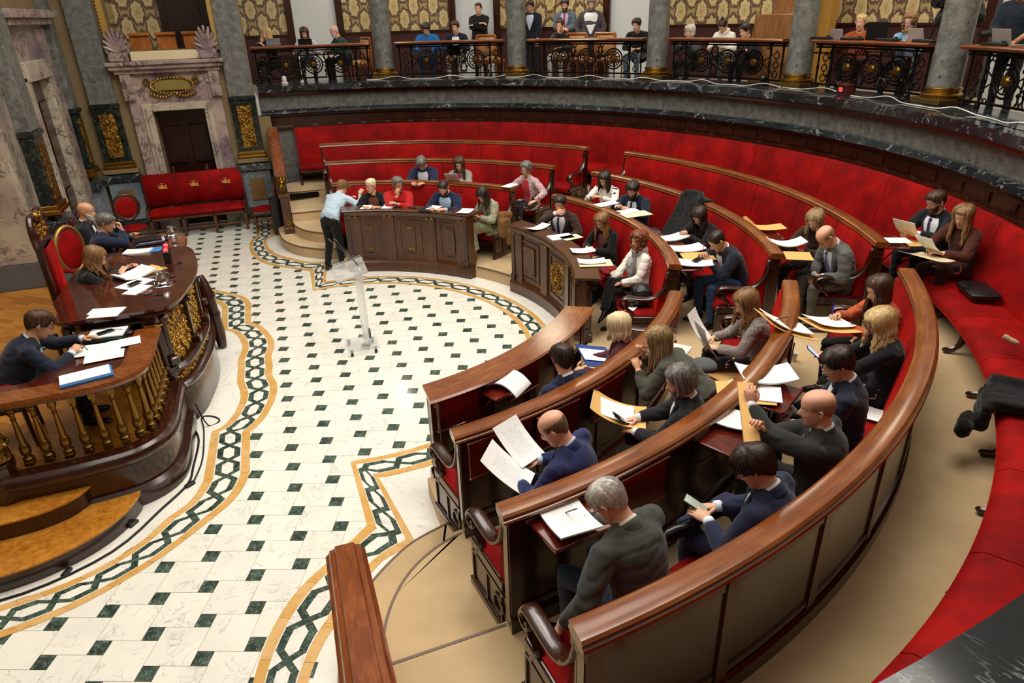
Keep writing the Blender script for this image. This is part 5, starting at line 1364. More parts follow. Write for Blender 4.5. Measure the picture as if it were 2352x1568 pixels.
    linko({'jacket': 'jacket', 'sweater': 'sweater', 'shirt': 'shirt', 'coat': 'coat'}[top], me, tc, t)
    # torso surface sampler for overlays
    def tor(i, phi, off):
        """phi angle from front (0), + to left"""
        pr = prof
        for (i0, a0_, b0_), (i1, a1_, b1_) in zip(pr, pr[1:]):
            if i0 <= i <= i1: f_ = (i - i0) / (i1 - i0); a_ = a0_ + (a1_ - a0_) * f_; b_ = b0_ + (b1_ - b0_) * f_; break
        ii = max(0, i); k0 = min(5, int(ii)); c = pts[k0].lerp(pts[k0 + 1], ii - k0)
        if g('belly') and 0 <= i <= 3: b_ *= 1.18
        return c + latT * ((a_ + e) * bulk + off) * sin(phi) + fw * ((b_ + e) * bulk + off) * cos(phi)
    if top in ('jacket', 'coat') and not g('noV'):
        sc_ = CL(g('shirt', '#e9ebf0')); lo = g('vlow', 1.6); wv = g('vw', .62)
        q = MB()
        def vp(u, v): i = lo + (5.75 - lo) * v; return tor(i, (u - .5) * 2 * (wv * v ** .8 + .04), .004)
        q.grid(vp, 8, 14); q.build('shirt', sc_, t, True, world=False)
        for s_ in (-1, 1):
            q = MB()
            def lp(u, v):
                i = lo + (5.9 - lo) * v; edge = (wv * v ** .8 + .04); wd = .30 * sin(pi * min(1, v * .62 + .12)) if v < .8 else .26
                return tor(i, s_ * (edge - .05 + wd * u), .012 + .006 * sin(pi * u))
            q.grid(lp, 5, 14); q.build('lapel', tc, t, True, world=False)
    if g('tie'):
        q = MB(); tl = g('tlow', .9)
        def tp(u, v): i = tl + (5.55 - tl) * v; w_ = .034 * (1 - .6 * v) if v > .06 else .034 * v / .06; c = tor(i, 0, .018 if v < .97 else .03); return c + latT * (u - .5) * 2 * w_
        q.grid(tp, 3, 16); q.sph(tor(5.6, 0, .014), (.017, .02, .018), 8, 6); q.build('tie', CL(g('tie')), t, True, world=False)
    if g('collar', 'jacket' if top == 'jacket' else None) or g('scol'):
        q = MB(); c0 = C7.lerp(nk1, .12) ; axn = (nk1 - nk0).normalized(); l2 = latT; f2 = l2.cross(axn)
        rg = []
        for r_, h_ in ((.072, -.035), (.069, -.004), (.064, .012), (.059, .010), (.061, -.03)):
            rg.append([c0 + l2 * (r_ * kk * cos(a)) + f2 * (r_ * 1.03 * kk * sin(a)) + axn * (h_ - .030 * sin(a)) for a in [2 * pi * j / 20 for j in range(20)]])
        q.loft(rg, True, False); q.build('collar', CL(g('scol', g('shirt', '#e9ebf0'))), t, True, world=False)
    if top in ('jacket', 'coat') and not fem:
        q = MB(); c0 = C7.lerp(nk1, .06); axn = (nk1 - nk0).normalized(); f2 = latT.cross(axn); rg = []
        for r_, h_ in ((.092, -.055), (.084, -.02), (.074, .004), (.070, .0), (.074, -.03), (.080, -.055)):
            rg.append([c0 + latT * (r_ * sin(a)) + f2 * (-r_ * 1.02 * cos(a)) + axn * (h_ - .030 * -cos(a) * 1.0 - .05 * max(0, -cos(a))) for a in [(-1 + 2 * j / 18) * 2.1 for j in range(19)]])
        q.loft(rg, False, False); q.build('jacket_collar', tc, t, True, world=False)
    if top == 'jacket' and g('cuffs', True):
        for nm in ('L', 'R'):
            E, W = arms[nm]; q = MB(); d = (W - E).normalized(); q.tube([W - d * .03, W + d * .012], [.036, .034], 12); q.build('cuff', CL(g('shirt', '#e9ebf0')), t, True, world=False)
    if g('inner'):     # contrasting open front panel (cardigan / blazer over a top)
        q = MB(); q.grid(lambda u, v: tor(.2 + 5.5 * v, (u - .5) * 1.1, .006), 8, 14); q.build('top', CL(g('inner')), t, True, world=False)
    if g('scarf'):
        q = MB()
        for j in range(3):
            pp = [C7 + latT * (.085 * cos(a)) + fw * (.085 * sin(a)) + ax * (-.01 + .02 * j + .01 * sin(3 * a + j)) for a in [2 * pi * i / 16 for i in range(17)]]; q.tube(pp, .026, 8)
        for s_ in (-.03, .03): q.tube([tor(5.4, s_ * 4, .03), tor(4.2, s_ * 5, .035), tor(2.8, s_ * 4, .03), tor(1.6, s_ * 4, .03)], [.03, .036, .034, .028], 8, flat=(1.3, .6))
        q.build('scarf', g('scarf'), t, True, world=False)
    if g('strap'):
        q = MB(); q.tube([tor(5.6, -.5, .02), tor(4, -.1, .02), tor(2.6, 0, .02), tor(4, .1, .02), tor(5.6, .5, .02)], .006, 6); q.bbox(tor(2.4, 0, .03), (.02, .05, .07), .004); q.build('lanyard', plain(g('strap'), .6), t, True, world=False)
    # ------ hair, beard, glasses
    st = g('hair', 'short'); hm = HR[g('hc', 'brown')]
    if st != 'bald':
        q = MB()
        if st == 'short': hair_cap(q, MH, 'short', g('ht', .014), seed); locks(q, MH, g('ht', .014) * .8, 70, seed, fringe=.008)
        elif st == 'crop': hair_cap(q, MH, 'short', .007, seed)
        elif st == 'side': hair_cap(q, MH, 'side', g('ht', .020), seed); locks(q, MH, g('ht', .02) * .95, 80, seed, .007, fringe=.016)
        elif st == 'crown': hair_cap(q, MH, 'crown', .003, seed)
        elif st == 'longish': hair_cap(q, MH, 'short', .018, seed); strands(q, MH, .05, .006, 26, seed, .006, amin=1.25, rad=.015)
        elif st == 'bob': hair_cap(q, MH, 'bob', .018, seed); strands(q, MH, g('hl', .10), g('wave', .006), 30, seed, .012, amin=.85)
        elif st == 'long': hair_cap(q, MH, 'long', .014, seed); strands(q, MH, g('hl', .28), g('wave', .006), 34, seed, g('sp', .015), amin=.85, rad=.016)
        elif st == 'wavy': hair_cap(q, MH, 'long', .018, seed); strands(q, MH, g('hl', .26), .016, 30, seed, .035, True, amin=.8, rad=.02)
        elif st == 'curly': hair_cap(q, MH, 'curly', .022, seed); curls(q, MH, .026, seed, 130, -.07)
        elif st == 'shortcurl': hair_cap(q, MH, 'curly', .02, seed); curls(q, MH, .018, seed, 70, -.01)
        elif st == 'pony':
            hair_cap(q, MH, 'pony', .010, seed)
            P2 = lambda x, y, z: MH @ V((x, y, z)); q.tube([P2(-.09, 0, .05), P2(-.13, 0, .03), P2(-.15, 0, -.04), P2(-.14, 0, -.14)], [.02, .026, .024, .008], 8)
        elif st == 'bun':
            hair_cap(q, MH, 'pony', .010, seed); q.sph(MH @ V((-.06, 0, .125)), .032, 10, 8)
        q.build('hair', hm, t, 70, world=False)
    if g('beard'):
        q = MB(); NA = 40; vs = []; rows = [i * .5 for i in range(0, 15)]
        for kq in rows:
            for j in range(NA):
                a = 2 * pi * j / NA; a = a - .35 * sin(a); x, y, z = head_point(kq, a); aa = abs(math.atan2(sin(a), cos(a)))
                ok = aa < 1.45 and z < -.045 + .035 * (aa / 1.45) ** 2 and not (abs(y) < .024 and -.084 < z < -.060)
                off = (.008 if ok else -.006); off += .003 * noise.noise(V((x * 60, y * 60, z * 60))) if ok else 0
                chin_ = .005 * g2(y / .018, (z + .103) / .012)
                d = V((cos(a), sin(a), -.3 if z < -.1 else 0)); vs.append(MH @ (V((x + chin_, y, z)) + d * off))
        fs = [(r * NA + j, r * NA + (j + 1) % NA, (r + 1) * NA + (j + 1) % NA, (r + 1) * NA + j) for r in range(len(rows) - 1) for j in range(NA)]; fs.append(tuple(range(NA - 1, -1, -1)))
        q.add(vs, fs); q.build('beard', HR[g('beard')], t, 70, world=False)
    if g('glasses'):
        q = MB(); ex = (MH.to_3x3() @ V((1, 0, 0))).normalized()
        for s_ in (-1, 1):
            q.torus(MH @ V((.104, s_ * .033, .004)), .022, .0022, 16, 6, tuple(ex)); q.tube([MH @ V((.104, s_ * .055, .008)), MH @ V((.06, s_ * .078, .010)), MH @ V((.0, s_ * .083, .006)), MH @ V((-.012, s_ * .083, -.012))], .0022, 5)
        q.tube([MH @ V((.107, -.012, .006)), MH @ V((.111, 0, .009)), MH @ V((.107, .012, .006))], .0022, 5); q.build('glasses', plain(g('glasses'), .3, name='spectacles'), t, 50, world=False)
    if S != 1.0: t.scale = (S, S, S)
    t['hands'] = None if False else 0
    del t['hands']
    return t, arms, MH
TWEED = pattern_cloth('tweed check', '#8f8580', ['#6c625e'], 60, 'check')
FLORAL = pattern_cloth('floral print jacket', '#e6d3cf', ['#27303f', '#b4545a', '#5d87b8'], 14)
CAMO = pattern_cloth('green printed dress', '#a9ad92', ['#3c4636', '#6c7a5b', '#a2564a'], 11)
SPOTS = pattern_cloth('black spots on white', '#efece4', ['#17171a'], 11, 'dots')
TIED = pattern_cloth('teal spotted tie', '#0d5a5c', ['#6fb7ae'], 90, 'tie'); TIEB = pattern_cloth('blue spotted tie', '#1c3f9a', ['#7f98d8'], 70, 'tie')
SCARF = pattern_cloth('grey patterned scarf', '#8a8786', ['#26262a', '#cfcaca'], 40)
BOUCLE = cloth('#111013', 'black fluffy knit', .95, .3)
FUR = cloth('#3a2618', 'brown fur', .95, .5)
NAVY, DNAVY, CHAR, OLIVE, BLK = '#1b2340', '#141a2c', '#232527', '#43443c', '#101012'
SHF = {'b1': (-0.438, -0.164), 'rs': (-0.069, -0.323), 'nf': (-0.094, -0.295), 'cm': (-0.095, -0.004), 'gh': (-0.112, -0.372), 'gb': (-0.163, -0.353), 'fl': (-0.147, -0.152), 'bs': (-0.051, -0.012), 'bw': (0.029, 0.109), 'wj': (0.052, -0.042), 'sp': (-0.009, 0.101), 'bm': (-0.116, 0.074), 'lb': (0.093, 0.214), 'jm': (0.233, 0.224), 'fw': (0.056, 0.176), 'bg': (0.199, 0.186), 'bt': (0.097, -0.047), 'bn': (0.155, 0.053), 'd1': (-0.033, -0.083), 'bu': (0.024, -0.058), 'b2': (0.098, 0.065), 'g2': (0.027, -0.054), 'tw': (0.106, 0.025), 'oo': (0.088, 0.057), 'cx': (0.062, -0.063), 'b3': (-0.012, -0.046), 'd3': (-0.029, 0.055), 'bl': (0.119, -0.028), 'or': (0.126, -0.007)}
TGT = {}
def wpt(t, p): return world_of(t) @ V(p)
PPL = {}
def seat(key, label, rr, fl, hx, hy, turn=0, **k):
    da = k.pop('da', 0); a = degrees(atan2(hy, hx)) + da; p = pol(rr, a); rz = RAD(a + 180 + turn); c, s_ = cos(-rz), sin(-rz)
    d = V((hx - p.x, hy - p.y, 0)); dx, dy = d.x * c - d.y * s_, d.x * s_ + d.y * c
    S = k.get('s', 1.0)
    if 'lean' not in k: k['lean'] = 9
    o = SHF.get(key, (0, 0))
    r = person(label, (p.x + o[0], p.y + o[1], fl), rz, **k); PPL[key] = r; TGT[key] = (hx, hy, fl + 1.18); return r
R1s, R2s, R3s, R4s = 4.24, 5.38, 6.44, 7.72
# ---------------- far block
person_std = person('man in pale blue shirt and black trousers standing bent over the far desk', (.52, 3.58, 0), RAD(52), lw=1.15, legs='stand', hip=.93, lean=48, bend=10, hpitch=40, hyaw=-16, top='shirt', tc='#b9cfe0', pants='#0b0b0d', hair='side', hc='light', ht=.014, glasses='#2a1c14',
    L=(.50, -.12, 1.155), R=(.52, -.34, 1.25), hdR=(.5, -.2, .7), curlR=1.0, curlL=.6, poleL=(0, .6, -.8), poleR=(-.2, -.6, -.8), collar='shirt', scol='#b9cfe0', fx=-.04, st=-.07, skin='pink', s=1.0, bulk=1.05)
seat('b1', 'woman with short blond hair, brown top and dark cardigan leaning at the far desk', R1s, F1, 1.22, 3.29 + .25, turn=8, fem=True, da=-6, top='jacket', noV=True, inner='#6b3d2c', tc='#17181c', hair='crop', hc='pale', glasses='#333333', hpitch=10, hyaw=-35, cuffs=False, collar=None, L=(.42, .12, .92), R=(.42, -.14, .92), scol='#6b3d2c', hip=.62, knee=.34, ft=-.10)
seat('rs', 'man in bright red sweater with grey hair resting his chin on his hand', R1s, F1, 1.66, 3.46, turn=5, top='sweater', tc='#b81a1c', hair='short', hc='grey', beard='grey', glasses='#1c1c1c', hpitch=15, hyaw=35, skin='tan', scol='#e9ebf0', L=(.42, .05, .98), R=(.34, .04, 1.10), hdR=(.1, .1, 1), curlR=.9, hnR=(1, -.5, .2), poleR=(.0, -.8, -1), shirt='#e9ebf0', hip=.62, knee=.34, ft=-.10)
seat('nf', 'man in navy blazer and pale blue shirt reading at the far desk', R1s, F1, 2.5, 3.11, tc=NAVY, shirt='#a9c6de', vw=.8, hair='crop', hc='dark', beard='brown', hpitch=38, L=(.46, .14, .93), R=(.46, -.14, .93), skin='fair', hip=.62, knee=.34, ft=-.10)
seat('cm', 'woman in green printed dress with long black fringe looking at a phone', 4.16, F1, 2.98, 2.29, turn=-12, fem=True, top='sweater', tc=CAMO, pants=CAMO, skirt='long', boots='high', suede=True, shoes='#a0733f', hair='long', hc='dark', hl=.16, sp=.03, hpitch=48, L=(.36, .05, .80), R=(.36, -.06, .80), curl=.9, legs='cross', cs=-1)
seat('gh', 'man with short grey hair in navy jacket reading on the second far bench', R2s, F2, 2.25, 4.15, tc='#1c2646', shirt='#e4e2ea', vw=.7, hair='short', hc='grey', hpitch=45, da=0, L=(.5, .12, .92), R=(.5, -.12, .92), skin='tan', hip=.62)
seat('gb', 'woman in grey blazer with long brown hair holding papers on the second far bench', R2s, F2, 2.99, 3.97, fem=True, tc='#8a8884', inner=None, shirt='#b5263a', vw=.35, hair='long', hc='brown', hl=.2, hpitch=28, hyaw=12, L=(.40, .06, .98), R=(.38, -.04, .94), curl=.8, cuffs=False, collar=None, hip=.62)
seat('fl', 'woman in floral jacket over red top at the end of the second far bench', R2s, F2, 4.03, 3.04, turn=-14, fem=True, tc=FLORAL, noV=True, inner='#c0262e', pants='#16161c', hair='shortcurl', hc='grey', glasses='#5a3a3a', hpitch=12, hyaw=10, L=(.26, .36, .68), hdL=(1, -.3, -.2), R=(.46, -.18, .88), collar=None, cuffs=False, scol='#c0262e')
# ---------------- middle block
seat('bs', 'young man in brown suit and dark tie covering his mouth with his hand', R1s, F1, 3.93, 1.22, turn=26, tc='#3a2a22', shirt='#eceaf0', tie='#2a3560', pants='#241a16', hair='short', hc='dark', ht=.018, hpitch=16, hyaw=10, L=(.34, .20, .72), R=(.34, .02, 1.10), hdR=(.1, .55, .15), hnR=(1, -.2, .3), curlR=.35, poleR=(.1, -1, -.7), vw=.75)
seat('bw', 'woman in fluffy black jacket with long straight hair holding a phone', R1s, F1, 4.10, .05, turn=22, fem=True, tc=BOUCLE, shirt='#7c4050', vw=.5, vlow=.6, hair='long', hc='light', hl=.26, hpitch=28, hyaw=8, L=(.36, .04, .78), R=(.38, -.08, .80), curl=.8, collar=None, cuffs=False, pants='#151518')
seat('wj', 'woman in white jacket with auburn curls and grey scarf sitting at the aisle end', R1s, F1, 4.17, -.97, turn=10, fem=True, tc='#e9e3da', noV=True, scarf=SCARF, inner='#8a8584', pants='#0c0b0d', skirt=None, wide=1.25, hair='curly', hc='auburn', hpitch=4, hyaw=18, legs='cross', cs=1, L=(.34, .10, .66), R=(.44, -.02, .62), hdR=(.5, .2, -.6), curl=.7, heel=True, lean=2, side=0, collar=None, cuffs=False, skin='tan')
seat('sp', 'woman in white cardigan with large black spots on the second middle bench', R2s, F2, 4.92, 1.67, turn=18, fem=True, tc=SPOTS, shirt='#e8dfcf', vw=.35, vlow=.2, hair='long', hc='dark', hl=.16, hpitch=30, L=(.45, .10, .92), R=(.45, -.10, .92), collar=None, cuffs=False)
seat('bm', 'bearded man in navy suit writing on the second middle bench', R2s, F2, 5.0, .83, turn=20, tc='#171f33', shirt='#e6e9ef', tie='#1f2536', hair='short', hc='dark', ht=.022, beard='dark', hpitch=30, hyaw=8, L=(.46, .14, .92), R=(.48, -.10, .94), vw=.6, lean=14)
seat('lb', 'woman with long black hair bending over her hands beside the draped coat', R2s, F2, 5.20, -.90, turn=25, fem=True, top='sweater', tc='#141217', hair='long', hc='dark', hl=.2, hpitch=40, hyaw=5, L=(.44, .02, .90), R=(.44, -.08, .92), curl=.9, pants='#2a2a2c', lean=14)
seat('jm', 'man in dark blazer and blue jeans writing at the end of the second middle bench', 5.30, F2, 4.68, -1.92, turn=18, tc='#141a2a', shirt='#eeeeee', vw=.5, pants='#2c4a70', hair='crop', hc='dark', hpitch=42, hyaw=0, L=(.45, .06, .88), R=(.48, -.08, .92), curl=.8, ksp=.16, skin='tan', lean=26, shoes='#201510')
seat('fw', 'woman with straight blond hair and brown fur cuffs on the third middle bench', R3s, F3, 5.88, -2.16, turn=35, fem=True, top='sweater', tc=FUR, hair='bob', hc='dirty', hl=.13, hpitch=35, hyaw=10, L=(.42, .05, .82), R=(.42, -.10, .82), pants='#1a1512')
seat('bg', 'bald man in grey suit and blue tie looking at a phone in his lap', R3s, F3, 5.60, -2.78, turn=15, tc='#5c5c5a', shirt='#dfe6f2', tie=TIEB, pants='#57544e', hair='crown', hc='stubble', glasses='#1c1c1c', hpitch=48, skin='pink', L=(.32, .06, .66), R=(.36, -.05, .64), curl=.7, vw=.62, lean=22, shoes='#161212')
seat('bt', 'bearded man in black suit and glasses holding papers on the wall bench', R4s, F4, 7.25, -2.59, turn=18, tc='#14161d', shirt='#eceef2', tie='#352a4a', pants='#15161d', hair='short', hc='brown', beard='brown', glasses='#20202a', hpitch=25, hyaw=-8, L=(.46, .10, .86), R=(.44, -.10, .82), curl=.8, vw=.72)
seat('bn', 'woman in rust brown coat with long hair holding papers on the wall bench', R4s, F4, 7.09, -3.22, turn=26, fem=True, top='coat', noV=True, tc='#4a2318', hair='long', hc='light', hl=.26, hpitch=25, hyaw=12, L=(.42, .06, .78), R=(.42, -.10, .80), curl=.8, pants='#2b1712')
# ---------------- near block
seat('d1', 'dark haired man in navy suit seen from behind at the near desk', R1s, F1, 1.94, -3.83, turn=-6, tc=NAVY, shirt='#e8e8ee', pants=NAVY, hair='short', hc='dark', ht=.02, hpitch=22, hyaw=-20, legs='sit', ksp=.2, L=(.3, .12, .68), R=(.3, -.2, .66), lean=0)
seat('bu', 'woman in burgundy jacket with wavy platinum hair holding a blue folder', R1s, F1, 2.72, -3.36, turn=12, fem=True, tc='#4b1a26', noV=True, inner='#3a141e', hair='bob', hc='pale', hl=.10, wave=.014, hpitch=12, hyaw=-10, L=(.36, .12, .72), R=(.36, -.12, .72), bulk=1.1, collar=None, cuffs=False, pants='#151518', lean=0)
seat('b2', 'balding man in royal navy suit holding open papers, seen from behind', R2s, F2, 1.30, -5.02, turn=28, tc='#1d2350', shirt='#b8c3d6', vw=.6, pants='#15151a', hair='crown', hc='ring', hpitch=35, hyaw=18, L=(.40, .16, .74), R=(.40, -.14, .74), curl=.7, skin='pink', bulk=1.05, lean=10, shw=1.12)
seat('g2', 'man with thick grey hair and beard in black suit looking at his phone', R2s, F2, 2.46, -4.81, turn=22, tc='#16181d', shirt='#e8e8ea', pants='#15151a', hair='longish', hc='grey', beard='grey', hpitch=22, hyaw=16, L=(.38, .10, .74), R=(.40, -.04, .78), curl=.7, lean=0)
person('woman in olive grey suit with long fair hair leaning forward over the near front rail', (2.94, -4.42, F2), RAD(128), fem=True, legs='stand', hip=.74, lean=52, bend=4, hpitch=20, hyaw=20, tc='#4c4b42', shirt='#5a4a58', noV=True, pants='#17171a', hair='long', hc='dirty', hl=.20, L=(.58, .14, .92), R=(.60, -.02, .99), hdR=(.2, .2, .8), curl=.9, poleL=(0, .5, -1), poleR=(0, -.6, -1), collar=None, cuffs=False, skin='tan', floor=0, fx=-.15)
seat('tw', 'woman in grey checked blazer with long wavy brown hair holding open papers', R2s, F2, 3.93, -3.77, turn=16, fem=True, tc=TWEED, noV=True, hair='wavy', hc='light', hl=.20, hpitch=30, hyaw=16, L=(.40, .12, .72), R=(.42, -.06, .74), curl=.7, collar=None, cuffs=False, pants='#131419', lean=8)
seat('oo', 'elderly man in olive grey jacket and jeans writing on an open flap', 6.40, F3, 1.20, -6.04, turn=12, tc='#3d3f3a', shirt='#d8d0c0', pants='#2c3a4e', hair='short', hc='white', ht=.006, glasses='#15181c', hpitch=42, hyaw=22, skin='pink', L=(.20, .42, .56), hdL=(.4, .2, -.9), R=(.46, -.02, .86), hdR=(1, .1, -.1), curlR=.9, bulk=1.08, lean=14, shw=1.1)
seat('cx', 'man in dark blue suit with legs crossed tapping a phone, at the near back bench', 6.46, F3, 2.14, -6.14, turn=10, tc='#1f2440', shirt='#dfe3ec', tie='#1c2a26', pants='#1f2540', hair='side', hc='dark', ht=.02, glasses='#6b5a3a', hpitch=38, hyaw=18, legs='figure4', cs=1, L=(.30, .16, .78), R=(.34, -.02, .76), hdL=(1, -.2, .1), curl=.35, lean=2, vw=.7)
seat('b3', 'bald man in black suit holding a long envelope in both raised hands', R3s, F3, 2.88, -5.68, turn=6, tc='#232422', shirt='#dfe2ea', pants='#1b1c1b', tie='#1d2440', hair='crown', hc='stubble', hpitch=12, hyaw=24, skin='pink', L=(.50, .06, 1.12), R=(.42, .26, 1.02), hdL=(.3, -.2, 1), hdR=(.2, .2, 1), curl=1.0, bulk=1.06, lean=4, shw=1.1)
seat('d3', 'man in navy suit and clear glasses with dark quiff on the outer near bench', R3s, F3, 3.44, -5.24, turn=12, tc='#1e2336', shirt='#eceef2', pants='#181b28', hair='short', hc='dark', ht=.018, glasses='#b9bcc0', hpitch=30, hyaw=16, skin='tan', L=(.34, .1, .68), R=(.36, -.1, .68), lean=2)
seat('bl', 'woman with wavy blond hair and glasses in black sweater using a phone', R3s, F3, 4.31, -4.85, turn=14, fem=True, top='sweater', tc='#0e0f16', hair='wavy', hc='blond', hl=.20, glasses='#101012', hpitch=32, hyaw=12, L=(.46, .02, .82), R=(.44, -.08, .82), curl=.6, pants='#0d0d0f', legs='cross', cs=1, boots=True, heel=True, lean=4)
seat('or', 'woman in orange blouse with long brown hair writing on the outer near bench', R3s, F3, 4.88, -4.24, turn=20, fem=True, top='sweater', tc='#b4532c', hair='long', hc='brown', hl=.26, hpitch=28, hyaw=8, L=(.42, .08, .84), R=(.44, -.06, .88), curl=.8, pants='#141414', lean=6)
# ---------------- podium
def at(label, x, y, fl, rz, **k): r = person(label, (x, y, fl), RAD(rz), **k); return r
at('man in navy suit with teal tie and glasses writing at the left edge', -2.92, -1.76, FD, 12, tc='#171d2f', shirt='#c9d6ec', tie=TIED, pants='#12151f', hair='side', hc='brown', ht=.012, glasses='#1a1a1e', hpitch=32, hyaw=4, L=(.66, .22, .80), R=(.56, -.10, .80), curlR=.9, curlL=.3, lean=32, vw=.65, bulk=1.04, ft=.1, skin='tan')
at('woman in black with long brown hair presiding at the podium table', -2.62, .20, FD, 5, fem=True, top='sweater', tc='#0e0d10', hair='wavy', hc='light', hl=.14, hpitch=32, hyaw=-6, L=(.52, .12, .95), R=(.44, -.12, .95), curl=.6, lean=14, skin='fair', scol='#0e0d10', pants='#0d0d10')
at('man in navy suit and red tie, hand at chin, at the podium table', -2.72, 1.72, FD, 2, tc='#19213a', shirt='#9fb0d8', tie='#a82330', hair='short', hc='grey', hpitch=22, hyaw=-6, L=(.44, .14, .94), R=(.34, .06, 1.04), hdR=(.0, .1, 1), hnR=(1, 0, .2), curlR=.9, poleR=(.2, -1, -.6), lean=12, skin='tan', vw=.6, pants='#19213a')
at('bald bearded man in black suit seated behind the man with red tie', -3.02, 2.45, FD, 5, tc='#11141e', shirt='#e8e8ee', tie='#1b1b22', hair='bald', beard='white', hpitch=12, hyaw=-10, skin='tan', lean=6, L=(.34, .14, .7), R=(.34, -.14, .7))
# ---------------- gallery
def gal(label, r, a, turn=0, **k): p = pol(r, a); k.setdefault('far', True); return person(label, (p.x, p.y, FG), RAD(a + 180 + turn), **k)
gal('blond woman behind a laptop at the left end of the gallery', 9.55, 89.2, -40, fem=True, top='sweater', tc='#1c1a22', hair='long', hc='blond', hl=.12, hpitch=10, L=(.34, .04, .95), R=(.32, -.02, 1.02), hdR=(0, 0, 1))
gal('woman with brown hair in pale blazer typing in the gallery', 9.62, 84.6, 0, fem=True, tc='#b8bcc4', shirt='#2a2a30', hair='long', hc='brown', hl=.14, hpitch=28, L=(.36, .12, .80), R=(.36, -.12, .80), cuffs=False, collar=None)
gal('bald man with white beard in dark green sweater writing in the gallery', 9.7, 79.3, -62, top='sweater', tc='#15423c', hair='crown', hc='white', beard='white', skin='pink', hpitch=22, L=(.46, .1, .78), R=(.48, -.1, .80), lean=16)
gal('young man in bright blue sweater with a laptop in the gallery', 9.6, 67.4, 0, top='sweater', tc='#1d69b0', hair='short', hc='dark', ht=.02, hpitch=35, scol='#7fa0c8', L=(.34, .12, .72), R=(.34, -.12, .72), pants='#2a3a5a')
gal('young man in dark blazer and open white shirt in the gallery', 9.6, 63.2, 0, tc='#1b1e30', shirt='#e8ecf4', vw=.6, hair='short', hc='brown', ht=.02, hpitch=15, L=(.32, .12, .70), R=(.32, -.12, .70), pants='#c9c2b2')
gal('police officer in black uniform and cap standing with arms crossed', 10.45, 61.0, 0, legs='stand', hip=.92, top='sweater', tc='#0f1219', pants='#0d1016', hair='crop', hc='dark', hpitch=8, L=(.24, -.08, 1.22), R=(.24, .08, 1.26), hdL=(.2, -1, 0), hdR=(.2, 1, 0), poleL=(0, 1, -.5), poleR=(0, -1, -.5), bulk=1.12, lean=0, bend=2)
gal('woman in dark jacket with hand at her mouth seated in the gallery', 9.6, 48.0, 0, fem=True, top='sweater', tc='#23241f', hair='bun', hc='dark', hpitch=8, L=(.32, .06, .72), R=(.26, .02, 1.06), hdR=(0, 0, 1), hnR=(1, 0, 0), curlR=.2, pants='#d6d2c8', skin='tan')
gal('man in dark suit half hidden by the second gallery column', 10.3, 53.6, 0, legs='stand', hip=.94, lean=0, bend=2, tc='#15192a', shirt='#c6d2ea', hair='short', hc='dark', L=(.16, .2, .86), R=(.14, -.26, .84), pants='#15192a')
gal('man in grey suit and red tie standing behind the seated woman in the gallery', 10.35, 49.0, 10, legs='stand', hip=.95, lean=0, bend=2, tc='#5d6672', shirt='#b5b8dc', tie='#b22330', hair='short', hc='dark', beard='dark', L=(.22, .02, 1.08), R=(.22, -.02, 1.10), pants='#5a626e')
gal('man in brown grey jacket and white shirt standing in the gallery', 10.3, 45.4, 20, legs='stand', hip=.95, lean=0, bend=2, tc='#4a444a', shirt='#e9e9ec', vw=.95, vlow=.3, hair='short', hc='grey', beard='grey', bulk=1.15, belly=True, L=(.12, .26, .92), R=(.10, -.28, .92), pants='#1a1c26')
gal('person in black jacket mostly hidden behind the third gallery column', 9.7, 37.0, 0, top='sweater', tc='#101014', hair='short', hc='dark', L=(.3, .1, .7), R=(.3, -.1, .7), lean=20, pants='#6a7890')
gal('white haired person in grey seated low behind the gallery rail', 9.8, 29.6, -10, top='sweater', tc='#3a3c40', hair='longish', hc='white', hpitch=15, lean=22, hip=.42, L=(.4, .1, .8), R=(.4, -.1, .8))
gal('young person in white hooded sweatshirt with dark bun, in the gallery', 9.6, 25.0, 5, fem=True, top='sweater', tc='#e4dfd4', scarf=cloth('#e4dfd4', 'white hood'), hair='bun', hc='dark', hpitch=45, lean=14, L=(.36, .08, .74), R=(.36, -.08, .74), pants='#55525a', bulk=1.15)
gal('dark dressed person partly hidden by the veneered cabinet in the gallery', 9.7, 21.4, -20, top='sweater', tc='#0f1420', hair='short', hc='dark', lean=25, hip=.45, L=(.3, .1, .7), R=(.3, -.1, .7))
gal('woman with fair ponytail and rust top wearing a purple lanyard in the gallery', 9.55, 8.2, 25, fem=True, top='sweater', tc='#9c4a20', hair='pony', hc='blond', hpitch=10, L=(.40, .1, .84), R=(.40, -.1, .84), strap='#7a2a7a')
gal('woman with curly brown hair and blue glasses in light blue top in the gallery', 9.55, 2.6, 22, fem=True, top='sweater', tc='#7fa6c8', hair='curly', hc='light', glasses='#3a5ac0', hpitch=10, L=(.40, .1, .84), R=(.42, .1, .92), hdR=(0, .2, 1), strap='#22242c')
gal('camera operator in black beside the fifth gallery column', 9.7, -1.6, 30, legs='stand', hip=.95, lean=4, bend=2, top='sweater', tc='#101113', hair='short', hc='dark', L=(.34, .12, 1.36), R=(.36, -.06, 1.34), hdL=(.4, 0, 1), hdR=(.4, 0, 1), curl=1.0, sleeve=.8)
gal('photographer in dark jacket with bare forearm at the right edge of the gallery', 9.35, -9.6, 20, legs='stand', hip=.95, lean=12, bend=4, top='sweater', tc='#17202c', hair='short', hc='dark', L=(.34, .16, .98), R=(.36, -.04, 1.02), curl=.8, sleeve=.2, skin='dark')
